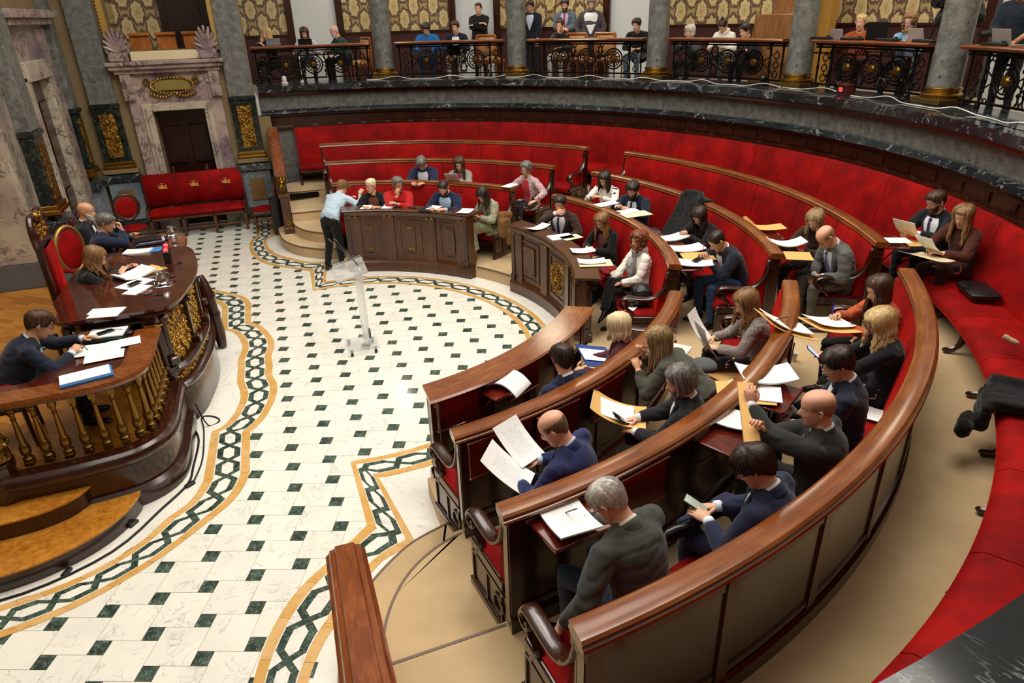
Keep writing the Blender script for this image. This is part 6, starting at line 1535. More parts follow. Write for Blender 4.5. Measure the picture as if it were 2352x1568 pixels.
# ------------------------------------------------------------------ gallery columns, balustrades, furniture
COLA = [73.4, 53.2, 32.0, 11.9, -6.5, -27.5, -48]
CN = ['first', 'second', 'third', 'fourth', 'fifth']
for i, a in enumerate(COLA[:5]):
    p = pol(8.86, a); t = thing('column', 'grey stone column with gilt base, %s from the left along the gallery' % CN[i], 'column', (p.x, p.y, LEDGE), RAD(a), None)
    m = MB(); m.bbox((0, 0, .04), (.54, .54, .08), .01); m.build('plinth', plain('#5d4a22', .4, .5, name='dull gilt'), t, 30, world=False)
    m = MB(); m.lathe([(.25, .08), (.265, .10), (.265, .125), (.245, .145), (.225, .15), (.222, .175), (.235, .185), (.24, .20), (.235, .215), (.218, .225)], (0, 0, 0), 32)
    for k in range(40): m.sph((.262 * cos(k * pi / 20), .262 * sin(k * pi / 20), .112), (.014, .014, .02), 5, 4)
    m.build('gilt_base', GOLD, t, 40, world=False)
    m = MB(); m.lathe([(.216, .22), (.212, .26), (.205, 4.5)], (0, 0, 0), 36); m.build('shaft', GRAN, t, 40, world=False)
def balustrade(a0, a1, label, deep=True):
    t = thing('balustrade', label, 'balustrade'); z = LEDGE; R = 8.88
    m = MB(); m.arc([(8.72, z + .72), (9.06, z + .72), (9.07, z + .75), (9.05, z + .77), (8.73, z + .77), (8.70, z + .75)], a0, a1, 16); m.build('hand_rail', W_LIGHT, t, 35)
    m = MB(); m.arc([(R - .015, z + .64), (R + .015, z + .64), (R + .015, z + .67), (R - .015, z + .67)], a0, a1, 16); m.arc([(R - .03, z + .68), (R + .03, z + .68), (R + .03, z + .72), (R - .03, z + .72)], a0, a1, 16); m.build('top_bar', IRON, t)
    m = MB(); m.arc([(R - .02, z + .06), (R + .02, z + .06), (R + .02, z + .09), (R - .02, z + .09)], a0, a1, 16); m.build('bottom_bar', IRON, t)
    for aa in (a0 + .5, a0 + 2.2, a1 - 2.2, a1 - .5):
        p = pol(R, aa); m = MB(); m.lathe([(.035, z), (.035, z + .05), (.018, z + .08), (.016, z + .3), (.026, z + .34), (.016, z + .38), (.018, z + .62), (.034, z + .68), (.034, z + .72)], (p.x, p.y, 0), 10); m.build('baluster_post', IRON, t, 40)
    for e in ((a0 + .5, a0 + 2.2), (a1 - 2.2, a1 - .5)):
        m = MB(); c = (e[0] + e[1]) / 2; n_ = tuple(pol(1, c))
        for zz in (.17, .33, .49): m.torus(pol(R, c, z + zz), .055, .010, 14, 6, n_); m.sph(pol(R, c, z + zz + .08), .014, 6, 4)
        m.build('scroll_panel', IRON, t, 40)
    w0, w1 = a0 + 2.6, a1 - 2.6
    for j in range(3):
        c = w0 + (w1 - w0) * (j + .5) / 3; n_ = tuple(pol(1, c)); m = MB(); cc = pol(R, c, z + .36); sd = pol(1, c + 90)
        m.torus(cc, .20, .016, 28, 6, n_); m.torus(cc, .15, .011, 24, 6, n_)
        for k in range(10):
            th = 2 * pi * k / 10; m.tube([cc + (sd * cos(th) + V((0, 0, sin(th)))) * .07, cc + (sd * cos(th + .3) + V((0, 0, sin(th + .3)))) * .14], [.014, .008], 6)
        for s_ in (-1, 1):
            for q_ in (-1, 1):
                pp = [cc + sd * (s_ * (.2 + .02 * i + .10 * sin(i * .55))) + V((0, 0, q_ * (.02 + .04 * i))) for i in range(7)]; m.tube(pp, .011, 6)
                m.torus(pp[-1] + sd * (-s_ * .03), .032, .009, 12, 5, n_); m.sph(pp[3], (.03, .03, .03), 6, 4)
            m.tube([cc + sd * (s_ * .36) + V((0, 0, -.26)), cc + sd * (s_ * .33), cc + sd * (s_ * .36) + V((0, 0, .26))], .011, 6)
        o = m.build('iron_ornament', IRON, t, 40)
        m = MB(); m.lathe([(.07, -.02), (.075, .0), (.05, .03), (.02, .035), (0, .035)], cc, 16, -V(n_)); m.build('rosette', BALU, o, 40)
    return t
bays = [(92.3, 'between the far pilaster and the first column'), (None, 'between the first and second columns'), (None, 'between the second and third columns'), (None, 'between the third and fourth columns'), (None, 'behind the red digit counter'), (None, 'to the right of the fifth column'), (None, 'in the lower right corner of the picture')]
ang = [94.2] + COLA
for i in range(6):
    a1_, a0_ = ang[i] - 1.9, ang[i + 1] + 1.9
    balustrade(a0_, a1_, 'iron balustrade with wooden handrail ' + bays[i][1])
m = None
t = thing('balustrade', 'iron balustrade with wooden handrail ' + bays[6][1], 'balustrade')
q = MB(); z = LEDGE; q.arc([(8.44, z + .73), (8.66, z + .73), (8.66, z + .77), (8.45, z + .77), (8.42, z + .755)], -92, -62, 30); q.build('hand_rail', W_LIGHT, t, 35)
for aa in range(-84, -62, 3):
    p = pol(8.55, aa); q = MB(); q.lathe([(.035, z), (.018, z + .08), (.016, z + .3), (.026, z + .34), (.016, z + .38), (.034, z + .72)], (p.x, p.y, 0), 10); q.build('baluster_post', IRON, t, 40)
# cables along the ledge
def cable(pts, r, mat, label, n=4):
    pp = smooth_pl(pts, n); q = MB(); q.tube([tuple(p) for p in pp], r, 6); return tag(q.build('cable', mat, smooth=60), label, 'cable')
CW = plain('#cfcfc8', .5, name='white cable'); CK = plain('#121212', .5, name='black cable')
rnd = random.Random(5)
def ledge_cable(a0, a1, label, rr=8.42, amp=.07):
    n = int(abs(a0 - a1) / 2.2); pts = [tuple(pol(rr + amp * sin(k * 1.1) + rnd.uniform(-.03, .03), a0 + (a1 - a0) * k / n, LEDGE + .012 + (.05 if k % 4 == 2 else 0))) for k in range(n + 1)]
    cable(pts, .008, CW, label)
ledge_cable(76, 54, 'white cable looping along the marble ledge in front of the first and second columns')
ledge_cable(54, 12, 'long white cable along the marble ledge between the second and fourth columns', 8.40)
ledge_cable(12, 3.6, 'short white cable running to the red digit counter on the ledge', 8.5, .03)
ledge_cable(1.6, -26, 'white cable on the ledge to the right of the red digit counter', 8.38, .05)
# red counter
t = thing('digit_counter', 'small wooden box with glowing red digits on the marble ledge', 'display', tuple(pol(8.42, 2.7, LEDGE)), RAD(182.7 - 14))
q = MB(); q.bbox((0, 0, .085), (.14, .24, .17), .006); q.build('case', plain('#4a1712', .4, name='red brown box'), t, 30, world=False)
q = MB(); q.box((.071, 0, .09), (.004, .21, .11)); q.build('screen', plain('#0a0505', .3, name='dark screen'), t, world=False)
REDL = plain('#ff3030', .4, name='red digits', emit='#ff2626', es=9)
def seg7(q, y, z, w, h, on):
    s_ = .007; P = {'a': (0, h, w, s_), 'g': (0, 0, w, s_), 'd': (0, -h, w, s_), 'f': (-w / 2, h / 2, s_, h), 'b': (w / 2, h / 2, s_, h), 'e': (-w / 2, -h / 2, s_, h), 'c': (w / 2, -h / 2, s_, h)}
    for c in on: a = P[c]; q.box((.075, y + a[0], z + a[1]), (.003, a[2], a[3]))
q = MB(); seg7(q, .022, .09, .026, .028, 'abcdef'); seg7(q, -.022, .09, .026, .028, 'abcdef'); q.box((.075, 0.0, .062), (.003, .006, .006)); q.build('digits', REDL, t, world=False)
q = MB(); seg7(q, .068, .09, .02, .02, 'bcagd'); seg7(q, -.068, .09, .02, .02, 'feagd'); q.build('dim_digits', plain('#5a3a3a', .4, name='unlit digits', emit='#7a5050', es=.3), t, world=False)
q = MB()
for k in (-.05, .05): q.lathe([(.006, .17), (.006, .18), (.01, .185), (0, .19)], (0, k, 0), 8)
q.build('screws', SILVER, t, world=False)
t = thing('ptz_camera', 'small black dome camera on the ledge left of the fourth column', 'camera', tuple(pol(8.6, 15.2, LEDGE)))
q = MB(); q.lathe([(.07, 0), (.08, .02), (.08, .05), (.05, .06)], (0, 0, 0), 16); q.build('base', CK, t, 40, world=False)
q = MB(); q.sph((0, 0, .12), (.07, .07, .08), 16, 10); q.sph((-.05, -.03, .12), .03, 10, 6); q.build('head', plain('#0b0b0c', .15, name='gloss black'), t, 60, world=False)
t = thing('dome_camera', 'small white dome camera on the ledge at the far left of the gallery', 'camera', tuple(pol(8.45, 88.3, LEDGE)))
q = MB(); q.lathe([(.075, 0), (.075, .03), (.05, .05), (.055, .10), (.045, .15), (.02, .17)], (0, 0, 0), 16); q.build('body', plain('#c9cac6', .3, name='white plastic'), t, 50, world=False)
tag(MB.build((lambda q: (q.bbox(pol(8.4, 85.7, LEDGE + .03), (.07, .09, .06), .01), q)[1])(MB()), 'plug_box', plain('#bfc5cc', .4, name='pale plastic'), None, 30), 'small pale plug box beside the white dome camera', 'plug')
def gchair(label, r, a, turn=0, seatc=None):
    p = pol(r, a, FG); t = chair('gallery_chair', label, tuple(p), RAD(a + 180 + turn), wood('orange chair wood', '#7a3d14', '#a35c25', '#bd7a3a', .3, .3) if 'ocw' not in _M else _M['ocw'], False, False, .42, .46, None, _M['tanb']); return t
_M['ocw'] = wood('orange chair wood', '#7a3d14', '#a35c25', '#bd7a3a', .3, .3); _M['tanb'] = plain('#b98350', .5, name='tan leather back')
gchair('light wood chair with tan back at the right end of the second gallery bay', 9.75, 58.5, 170); gchair('wooden chair behind the seated woman in the third gallery bay', 9.75, 45.4, 175)
gchair('wooden chair with curved top rail, right in the third gallery bay', 9.75, 41.4, 178); gchair('wooden chair beneath the bald man in green sweater', 9.9, 78.0, -60); gchair('wooden chair beside the person in white hoodie', 9.9, 21.8, 10)
for nm, a, lb in (('gallery_desk', 84.5, 'narrow wooden desk under the laptops at the left of the gallery'), ('gallery_desk', 6.5, 'dark desk with screens between the fourth and fifth columns')):
    t = thing(nm, lb, 'desk'); q = MB(); q.arc([(9.10, FG + .70), (9.32, FG + .70), (9.32, FG + .73), (9.10, FG + .73)], a - 6.5, a + 6.5, 10); q.build('top', W_RAIL, t)
    for e in (-6, 6):
        p = pol(9.25, a + e); q = MB(); q.bbox((p.x, p.y, FG + .35), (.05, .05, .7), .005); q.build('leg', W_DARK, t)
def laptop(label, r, a, z, col, turn=0, s=1.0):
    t = thing('laptop', label, 'laptop', tuple(pol(r, a, z)), RAD(a + 180 + turn)); c = plain(col, .35, .6, name='laptop shell ' + col)
    q = MB(); q.bbox((0, 0, .008), (.22 * s, .31 * s, .014), .004); q.build('keyboard_base', c, t, 30, world=False)
    q = MB(); q.bbox((.14 * s, 0, .10 * s), (.008, .31 * s, .21 * s), .003, R=Matrix.Rotation(RAD(18), 3, 'Y')); q.build('lid', c, t, 30, world=False)
    return t
laptop('grey laptop of the blond woman at the left end of the gallery', 9.2, 89.0, FG + .90, '#8d9096', 0)
laptop('black laptop of the woman in pale blazer', 9.2, 84.6, FG + .86, '#15161a'); laptop('silver laptop on the lap of the man in blue sweater', 9.22, 67.3, FG + .62, '#9ea2a6')
laptop('dark laptop on the lap of the man in blazer and white shirt', 9.22, 63.1, FG + .62, '#17181c')
laptop('silver laptop on the rail left of the woman with the purple lanyard', 9.02, 7.9, LEDGE + .77, '#b9bab8', 0, .8); laptop('silver laptop on the rail beside the fifth column', 9.0, -1.9, LEDGE + .77, '#c6c6c2', 0, .9)
laptop('open silver laptop on the rail at the right edge of the gallery', 9.0, -11.5, LEDGE + .77, '#aeb0ae', 0, 1)
for a, lb in ((9.6, 'left of the lanyard woman'), (5.6, 'between the two women'), (1.2, 'in front of the curly haired woman'), (-3.2, 'closest to the fifth column'), (-11, 'at the right edge')):
    q = MB(); q.bbox((0, 0, .02), (.12, .38, .04), .01); q.lathe([(.03, .03), (.03, .06), (0, .06)], (0, -.14, 0), 12); o = q.build('console', plain('#1c1c1e', .4, name='console black'), smooth=30); o.location = pol(8.86, a, LEDGE + .77); o.rotation_euler = (0, 0, RAD(a)); tag(o, 'low black console on the gallery handrail ' + lb, 'console')
q = MB(); q.bbox((0, 0, .13), (.03, .40, .26), .008); q.bbox((.03, 0, 0.01), (.12, .18, .02), .005); o = q.build('monitor', plain('#0c0c0e', .3, name='monitor black'), smooth=30); o.location = pol(9.02, 3.6, LEDGE + .77); o.rotation_euler = (0, 0, RAD(3.6)); tag(o, 'black monitor seen from behind between the two women on the right of the gallery', 'monitor')
t = thing('cabinet', 'tall veneered cabinet end in the gallery left of the fourth column', 'cabinet')
q = MB(); p = pol(9.85, 19.0); q.bbox((p.x, p.y, FG + .66), (.5, .9, 1.32), .01, RAD(19)); p = pol(9.95, 18.2); q.bbox((p.x, p.y, FG + 1.6), (.4, .60, 2.6), .01, RAD(19)); q.build('side', wood('cabinet veneer', '#6d4526', '#8b5c35', '#a2714a', .4, .2), t, 30)
t = thing('video_camera', 'black broadcast camera on a tripod beside the fifth column', 'camera')
q = MB(); p = pol(9.5, -.6, FG); q.bbox((p.x, p.y, FG + 1.45), (.3, .14, .16), .02, RAD(0)); q.tube([(p.x - .2, p.y, FG + 1.45), (p.x - .1, p.y, FG + 1.45)], .06, 12); q.build('camera_body', plain('#0d0d0e', .4, name='camera black'), t, 40)
for k in range(3):
    q = MB(); q.tube([(p.x, p.y, FG + 1.35), (p.x + .35 * cos(k * 2.1), p.y + .35 * sin(k * 2.1), FG)], .02, 8); q.build('tripod_leg', plain('#0d0d0e', .4), t, 40)
t = thing('photo_camera', 'black camera with long lens held at the right edge of the gallery', 'camera', tuple(pol(9.02, -9.6, FG + 1.08)), RAD(160))
q = MB(); q.bbox((0, 0, 0), (.08, .15, .11), .015); q.tube([(.04, 0, 0), (.2, 0, -.02)], [.04, .05], 14); q.build('camera_body', plain('#0d0d0e', .4), t, 40, world=False)
# ------------------------------------------------------------------ papers, folders and small things
def sheet(label, c, rz, mat=PAPER, w=.21, h=.297, th=.004, bend=0.0, name='paper', tilt=0, roll=0, cat=None, group=None):
    q = MB(); q.slab(lambda u, v: ((u - .5) * w, (v - .5) * h, bend * ((v - .5) ** 2 * 4) - bend * .3 * (u - .5)), 6, 10, th)
    o = q.build(name, mat, smooth=60); o.location = c; o.rotation_mode = 'ZYX' if False else 'XYZ'
    o.rotation_euler = (Matrix.Rotation(RAD(rz), 3, 'Z') @ Matrix.Rotation(RAD(tilt), 3, 'X') @ Matrix.Rotation(RAD(roll), 3, 'Y')).to_euler()
    return tag(o, label, cat or name, group)
def psheet(label, r, a, z, turn=0, **k): return sheet(label, tuple(pol(r, a, z)), a + 90 + turn, **k)
fz = {0: 1.12 - .085, 1: TOPZ[1] - .09, 2: TOPZ[2] - .09, 3: TOPZ[3] - .09}
psheet('white printed papers on the open flap of the near front desk', 3.70, -66.2, 1.105, 14, th=.012, bend=-.09, w=.25, h=.36)
psheet('long white sheets the elderly man in olive grey jacket is writing on', 5.83, -79.4, fz[2] + .02, -6, w=.27, h=.44, th=.012, bend=.035)
psheet('white sheet on the flap left of the bald man in black suit', 5.84, -63.4, fz[2] + .02, 16, w=.27, h=.36, th=.008, bend=.03)
psheet('open folder of papers on the flap in front of the man with clear glasses', 5.76, -56.4, fz[2] + .05, 34, w=.30, h=.42, th=.014, bend=.04)
psheet('manila sheet under the papers beside the raised envelope', 5.72, -59.4, fz[2] + .012, 30, mat=MANILA, w=.32, h=.42, th=.004, name='folder')
psheet('white pages lying between the raised envelope and the folder', 5.80, -58.9, fz[2] + .022, 24, w=.24, h=.34, th=.006)
psheet('manila envelope with white label on the red seat beside the checked blazer', 5.20, -45.6, F2 + .47, 60, mat=MANILA, w=.22, h=.3, th=.006, name='envelope')
psheet('white sheet on the red seat below the labelled envelope', 5.30, -48.0, F2 + .468, 60, mat=WPAPER, w=.2, h=.26)
psheet('manila envelope on the red seat between the elderly man and the man with crossed legs', 6.22, -75.6, F3 + .47, 15, mat=MANILA, w=.18, h=.26, name='envelope')
psheet('narrow white envelope on top of the manila one, near back bench', 6.26, -75.2, F3 + .48, 5, mat=WPAPER, w=.09, h=.24, name='envelope')
psheet('white papers on the red seat behind the man in clear glasses', 6.50, -50.6, F3 + .48, -10, w=.22, h=.32, bend=.02)
psheet('dark blue folder on the seat beneath the bald man in black suit', 6.48, -58.8, F3 + .475, 25, mat=plain('#16305e', .6), w=.24, h=.2, name='folder')
psheet('blue folder held open by the woman in burgundy jacket', 3.98, -49.8, .95, 40, mat=plain('#1d3f86', .5, name='blue folder'), w=.5, h=.34, th=.006, name='folder', tilt=12)
psheet('white document lying inside the blue folder of the burgundy woman', 3.98, -49.8, .962, 40, w=.26, h=.32, th=.004, tilt=12)
psheet('open white papers at the left on the flaps behind the white jacket woman', 4.78, -9.5, fz[1] + .02, 8, w=.26, h=.44, th=.012, bend=.03)
psheet('open manila folder with pages, middle one behind the white jacket woman', 4.84, -15.2, fz[1] + .02, 4, w=.28, h=.46, th=.012, bend=.03, mat=PAPER)
psheet('manila folder edge under the writing man in blue jeans', 4.92, -18.6, fz[1] + .008, 0, mat=MANILA, w=.30, h=.4, name='folder')
psheet('white sheets the man in blue jeans is writing on', 4.82, -22.0, fz[1] + .022, -4, w=.26, h=.42, th=.010, bend=.02)
psheet('manila folder with white pages in front of the mustard scarf', 5.98, -13.6, fz[2] + .02, -6, mat=MANILA, w=.26, h=.42, name='folder', bend=.02)
psheet('curved stack of white pages on the flap before the fur cuffed woman', 5.92, -21.0, fz[2] + .045, -2, w=.28, h=.42, th=.012, bend=.06)
psheet('plain manila folder hanging over the flap before the bald man in grey', 5.96, -24.6, fz[2] + .015, -6, mat=MANILA, w=.30, h=.30, name='folder')
psheet('white sheet on the open flap beside the wall bench aisle', 6.98, -24.4, fz[3] + .02, 0, mat=WPAPER, w=.2, h=.38)
psheet('cream folder in front of the bearded man writing on the middle bench', 4.74, 2.6, TOPZ[1] + .012, 0, mat=CREAMP, w=.26, h=.44, name='folder')
psheet('white page on the cream folder of the bearded man', 4.72, 4.6, TOPZ[1] + .02, 0, w=.21, h=.32)
psheet('white sheets in front of the woman in spotted cardigan', 4.70, 11.5, TOPZ[1] + .012, 4, w=.2, h=.4)
psheet('curled white sheets at the left end of the medallion desk', 3.52, 14.5, 1.135, 4, w=.2, h=.38, bend=.04)
psheet('white papers on the medallion desk before the man in brown suit', 3.60, 5.6, 1.13, -4, w=.24, h=.36, th=.008)
psheet('cream folder on the medallion desk behind the white papers', 3.72, 4.0, 1.13, 6, mat=CREAMP, w=.2, h=.3, name='folder')
psheet('white sheets before the woman in fluffy black jacket', 3.62, -6.2, 1.135, -6, w=.22, h=.32, bend=.02)
psheet('cream folder with white pages at the right end of the medallion desk', 3.66, -14.6, 1.135, -2, mat=CREAMP, w=.26, h=.44, name='folder')
psheet('white pages on the cream folder at the end of the medallion desk', 3.62, -14.0, 1.145, -2, w=.2, h=.36, bend=.02)
psheet('thin white sheets in front of the blond woman at the far desk', 3.52, 71, 1.13, 0, mat=WPAPER, w=.18, h=.26)
psheet('white booklet in front of the man in red sweater', 3.55, 64.8, 1.13, 0, mat=WPAPER, w=.2, h=.24, th=.016, name='booklet')
psheet('black folder with pages before the man in navy blazer at the far desk', 3.52, 52.4, 1.13, 0, mat=plain('#14151a', .4), w=.24, h=.44, name='folder')
psheet('white pages on the black folder at the far desk', 3.54, 51, 1.14, 0, w=.2, h=.26)
psheet('white papers at the right end of the far desk', 3.52, 41.0, 1.13, 10, w=.22, h=.30, bend=.015)
psheet('white sheets on the rail before the woman in floral jacket', 4.58, 37.6, TOPZ[1] + .012, 0, mat=WPAPER, w=.18, h=.3)
def phone(label, c, rz, tilt=0, roll=0, scr='#101216', body='#0c0d0f', es=0):
    t = thing('phone', label, 'phone', c); t.rotation_euler = (Matrix.Rotation(RAD(rz), 3, 'Z') @ Matrix.Rotation(RAD(tilt), 3, 'X') @ Matrix.Rotation(RAD(roll), 3, 'Y')).to_euler()
    q = MB(); q.bbox((0, 0, 0), (.075, .155, .009), .003); q.build('case', plain(body, .3, name='phone case'), t, 30, world=False)
    q = MB(); q.box((0, 0, .0052), (.068, .146, .001)); q.build('screen', plain(scr, .1, name='phone screen', emit=scr if es else None, es=es), t, world=False); return t
phone('black phone on the far desk between red sweater and navy blazer', tuple(pol(3.5, 57.5, 1.128)), 30)
phone('black phone lying on papers on the presiding table', (-1.97, -.28, 1.45), -40); phone('black phone on the green folder of the side desk', (-2.12, -1.36, 1.325), -60)
phone('black phone in a case on the sheets of the man in jeans', tuple(pol(4.86, -21.2, fz[1] + .04)), -60)
def held(key, off, f):
    t, arms, MH = PPL[key]; W = (arms['L'][1] + arms['R'][1]) / 2 + V(off); w = t.matrix_basis @ W; return w, degrees(t.rotation_euler[2])
w, rz = held('cm', (.10, 0, .03), 0); phone('dark phone held by the woman in green printed dress', tuple(w), rz - 90, 35)
w, rz = held('bw', (.10, .02, .03), 0); phone('dark phone held by the woman in fluffy black jacket', tuple(w), rz - 90, 25)
w, rz = held('bg', (.10, .02, .02), 0); phone('thin phone held by the bald man in grey suit', tuple(w), rz - 90, 15)
w, rz = held('cx', (.10, .03, .035), 0); phone('phone with grey green screen tapped by the man with crossed legs', tuple(w), rz - 75, 25, 0, '#8d9a90', '#25463f', .25)
w, rz = held('bl', (.14, .05, .03), 0); phone('lit phone held by the woman with wavy blond hair', tuple(w), rz - 90, 40, 0, '#8fa4ff', '#20222c', 1.5)
w, rz = held('g2', (.12, .03, .05), 0); phone('black phone held by the man with thick grey hair and beard', tuple(w), rz - 60, 40)
def held_paper(key, off, label, w_=.21, h=.297, tilt=40, turn=0, mat=PAPER, name='paper', bend=.02, roll=0):
    w, rz = held(key, off, 0); return sheet(label, tuple(w), rz - 90 + turn, mat, w_, h, .003, bend, name, tilt, roll)
held_paper('b2', (.10, .15, .09), 'left page of the open papers held by the balding man in navy', .28, .40, 38, 12)
held_paper('b2', (.16, -.13, .13), 'right page of the open papers held by the balding man in navy', .26, .36, 38, -14)
held_paper('tw', (.12, .16, .10), 'blank back page of papers held by the woman in checked blazer', .26, .38, 62, 16, WPAPER); held_paper('tw', (.16, -.08, .13), 'upright printed page held by the woman in checked blazer', .24, .36, 55, -24)
held_paper('g2', (.18, -.10, .02), 'manila folder on the knees of the man with thick grey hair', .36, .46, 18, 10, MANILA, 'folder', .05); held_paper('g2', (.22, -.08, .05), 'white pages on the manila folder of the man with thick grey hair', .26, .36, 18, 10)
held_paper('gb', (.10, 0, .05), 'white papers held by the woman in grey blazer', .26, .30, 45, 0); held_paper('bt', (.12, .04, .06), 'open white pages held by the bearded man on the wall bench', .28, .32, 45, 10)
held_paper('bt', (.22, .12, -.06), 'manila folder on the lap of the bearded man on the wall bench', .34, .4, 8, 0, MANILA, 'folder')
held_paper('bn', (.14, .0, .08), 'grey white pages held by the woman in rust brown coat', .22, .30, 40, 0); held_paper('bn', (.22, .08, -.03), 'cream folder on the lap of the woman in rust brown coat', .40, .46, 12, 8, CREAMP, 'folder')
held_paper('or', (.16, .10, .03), 'white printed papers in front of the woman in orange blouse', .26, .42, 12, 20); held_paper('or', (.18, .14, .01), 'manila folder under the papers of the woman in orange blouse', .36, .5, 12, 20, MANILA, 'folder')
w, rz = held('bl', (.36, -.30, .10), 0); sheet('manila folder over the blond woman\'s boot at the inner flap', tuple(w), rz - 70, MANILA, .40, .50, .004, .03, 'folder', 22); sheet('white pages with a black pen over the manila folder near the boot', (w[0], w[1], w[2] + .03), rz - 70, PAPER, .30, .42, .008, .03, 'paper', 22)
# raised envelope and pens
def pen(label, a, b, col, tip=None):
    q = MB(); a, b = V(a), V(b); q.tube([a, a.lerp(b, .05), a.lerp(b, .95), b], [.0015, .0042, .0045, .003], 8)
    if tip: q.m = 1; q.tube([a.lerp(b, .9), b], [.005, .0035], 8)
    return tag(q.build('pen', [plain(col, .3, name='pen'), plain(tip or col, .3)], smooth=50), label, 'pen')
t_, arms, MH = PPL['b3']; Lw, Rw = [t_.matrix_basis @ (arms[k][1] + (arms[k][1] - arms[k][0]).normalized() * .07) for k in 'LR']
q = MB(); d = (Rw - Lw).normalized(); q.bbox((0, 0, 0), (.02, .52, .11), .004); o = q.build('envelope', MANILA, smooth=30); o.location = (Lw + Rw) / 2; o.rotation_mode = 'QUATERNION'; o.rotation_quaternion = V((0, 1, 0)).rotation_difference(d); tag(o, 'long manila envelope held up by the bald man in black suit', 'envelope')
def hp(key, side, off=(0, 0, 0)):
    t_, arms, MH = PPL[key]; E, W = arms[side]; return t_.matrix_basis @ (W + (W - E).normalized() * .08 + V(off))
c = hp('oo', 'R', (.03, 0, .02)); pen('silver pen in the hand of the elderly man in olive grey jacket', c - V((.02, -.05, .05)), c + V((.03, -.07, .07)), '#5a5a5c')
c = hp('jm', 'R', (.0, 0, .02)); pen('red pen held by the man in blue jeans', c - V((.02, 0, .05)), c + V((.02, .03, .10)), '#c2161a')
c = hp('b3', 'L', (.0, 0, .0)); pen('orange pen with blue cap held by the bald man in black suit', c - V((.05, .02, .03)), c + V((.06, .04, .05)), '#e08a1a', '#1c3fd0')
c = hp('or', 'R', (0, 0, .02)); pen('blue pen of the woman in orange blouse', c - V((.02, 0, .04)), c + V((.0, .02, .10)), '#2a3cc8')
pen('black pen lying on the pages near the boot', w + V((-.06, .05, .06)), w + V((.08, .06, .06)), '#111111')
pen('dark pen in the hand of the man with teal tie', (-2.22, -1.72, 1.30), (-2.28, -1.66, 1.38), '#14141a'); pen('red tipped pen in the glass dish on the presiding table', (-1.84, -.66, 1.45), (-1.70, -.60, 1.47), '#2a2a2a', '#c03030')
# podium things
zt = 1.421
def pp(label, x, y, z, rz, **k): return sheet(label, (x, y, z), rz, **k)
pp('two white printed sheets at the near edge of the presiding table', -2.14, -1.02, zt + .006, 78, w=.16, h=.34); pp('white sheet overlapping the near edge of the presiding table', -2.15, -1.13, zt + .003, 80, w=.12, h=.30, mat=WPAPER)
pp('open dossier of white pages before the presiding woman', -2.02, .08, zt + .03, -48, w=.28, h=.40, th=.02, bend=.03); pp('white sheet under the phone on the presiding table', -1.98, -.22, zt + .004, -40, w=.24, h=.36, mat=WPAPER)
pp('white sheet close to the glass dish', -1.92, -.46, zt + .006, -30, w=.18, h=.3, mat=WPAPER); pp('manila folder under the dossier of the presiding woman', -1.90, .22, zt + .006, -48, w=.3, h=.34, mat=MANILA, name='folder')
pp('white document before the man with red tie', -2.12, 1.10, zt + .012, 80, w=.2, h=.32, th=.02, bend=.01); pp('light blue folder under the document of the man with red tie', -2.00, 1.13, zt + .006, 82, w=.2, h=.34, mat=plain('#3d7fc0', .5), name='folder')
pp('dark folder stack with green edge on the near side desk', -2.12, -1.36, 1.295, 82, w=.24, h=.36, th=.03, mat=plain('#123528', .5, name='green folder'), name='folder'); pp('white pages on the green edged folder', -2.11, -1.35, 1.315, 84, w=.22, h=.34, th=.012)
pp('large printed document the man with teal tie is signing', -2.14, -1.66, 1.275, 88, w=.26, h=.40); pp('second sheet to the right of the document being signed', -1.93, -1.60, 1.279, 100, w=.2, h=.3); pp('third sheet nearest the balusters beside the signing hand', -2.06, -1.86, 1.277, 96, w=.2, h=.34)
pp('white brochure on the blue folder at the near side desk', -2.14, -2.28, 1.305, 104, w=.2, h=.40, th=.01, mat=WPAPER, name='brochure'); pp('blue folder at the corner of the near side desk', -2.13, -2.29, 1.292, 104, w=.23, h=.42, th=.018, mat=plain('#2d6cae', .5, name='mid blue folder'), name='folder')
t = thing('binder', 'stuffed dark binder with elastic band on the far side desk', 'binder', (-2.14, 2.05, 1.275), RAD(10))
q = MB(); q.slab(lambda u, v: ((u - .5) * .36, (v - .5) * .26, .05 + .02 * sin(pi * u)), 8, 4, .012); q.build('cover', plain('#1c1b22', .4), t, 40, world=False)
for k in range(5):
    q = MB(); q.slab(lambda u, v: ((u - .5) * .35 + .01 * k, (v - .5) * .25 - .005 * k, .008 + .008 * k), 6, 3, .003); q.build('pages', plain('#b8b2cf', .6, name='lilac paper'), t, 40, world=False)
q = MB(); q.bbox((.1, 0, .07), (.012, .27, .004), .001); q.build('elastic', CK, t, world=False)
def jug(label, x, y, z):
    t = thing('water_jug', label, 'jug', (x, y, z))
    q = MB(); q.bbox((0, 0, .006), (.20, .20, .01), .003); q.build('tray', SILVER, t, 30, world=False)
    q = MB(); q.lathe([(.035, .012), (.05, .02), (.062, .06), (.058, .09), (.04, .125), (.036, .14), (.048, .165), (.044, .165), (.0, .14)], (0, 0, 0), 20); q.tube([(.045, .0, .15), (.085, .0, .14), (.09, 0, .09), (.058, 0, .06)], .006, 6); q.build('jug_body', SILVER, t, 60, world=False)
    for k, (a, b) in enumerate(((-.06, .05), (-.055, -.05))):
        q = MB(); q.lathe([(.02, .012), (.026, .07), (.024, .07), (.018, .016)], (a, b, 0), 14); q.build('tumbler', SILVER, t, 60, world=False)
jug('silver jug with tumblers on a tray on the presiding table', -1.66, -.40, zt); jug('silver jug on a tray on the far side desk', -1.84, 2.22, 1.27)
t = thing('glass_dish', 'small glass dish with red and white sweets on the presiding table', 'dish', (-1.80, -.64, zt))
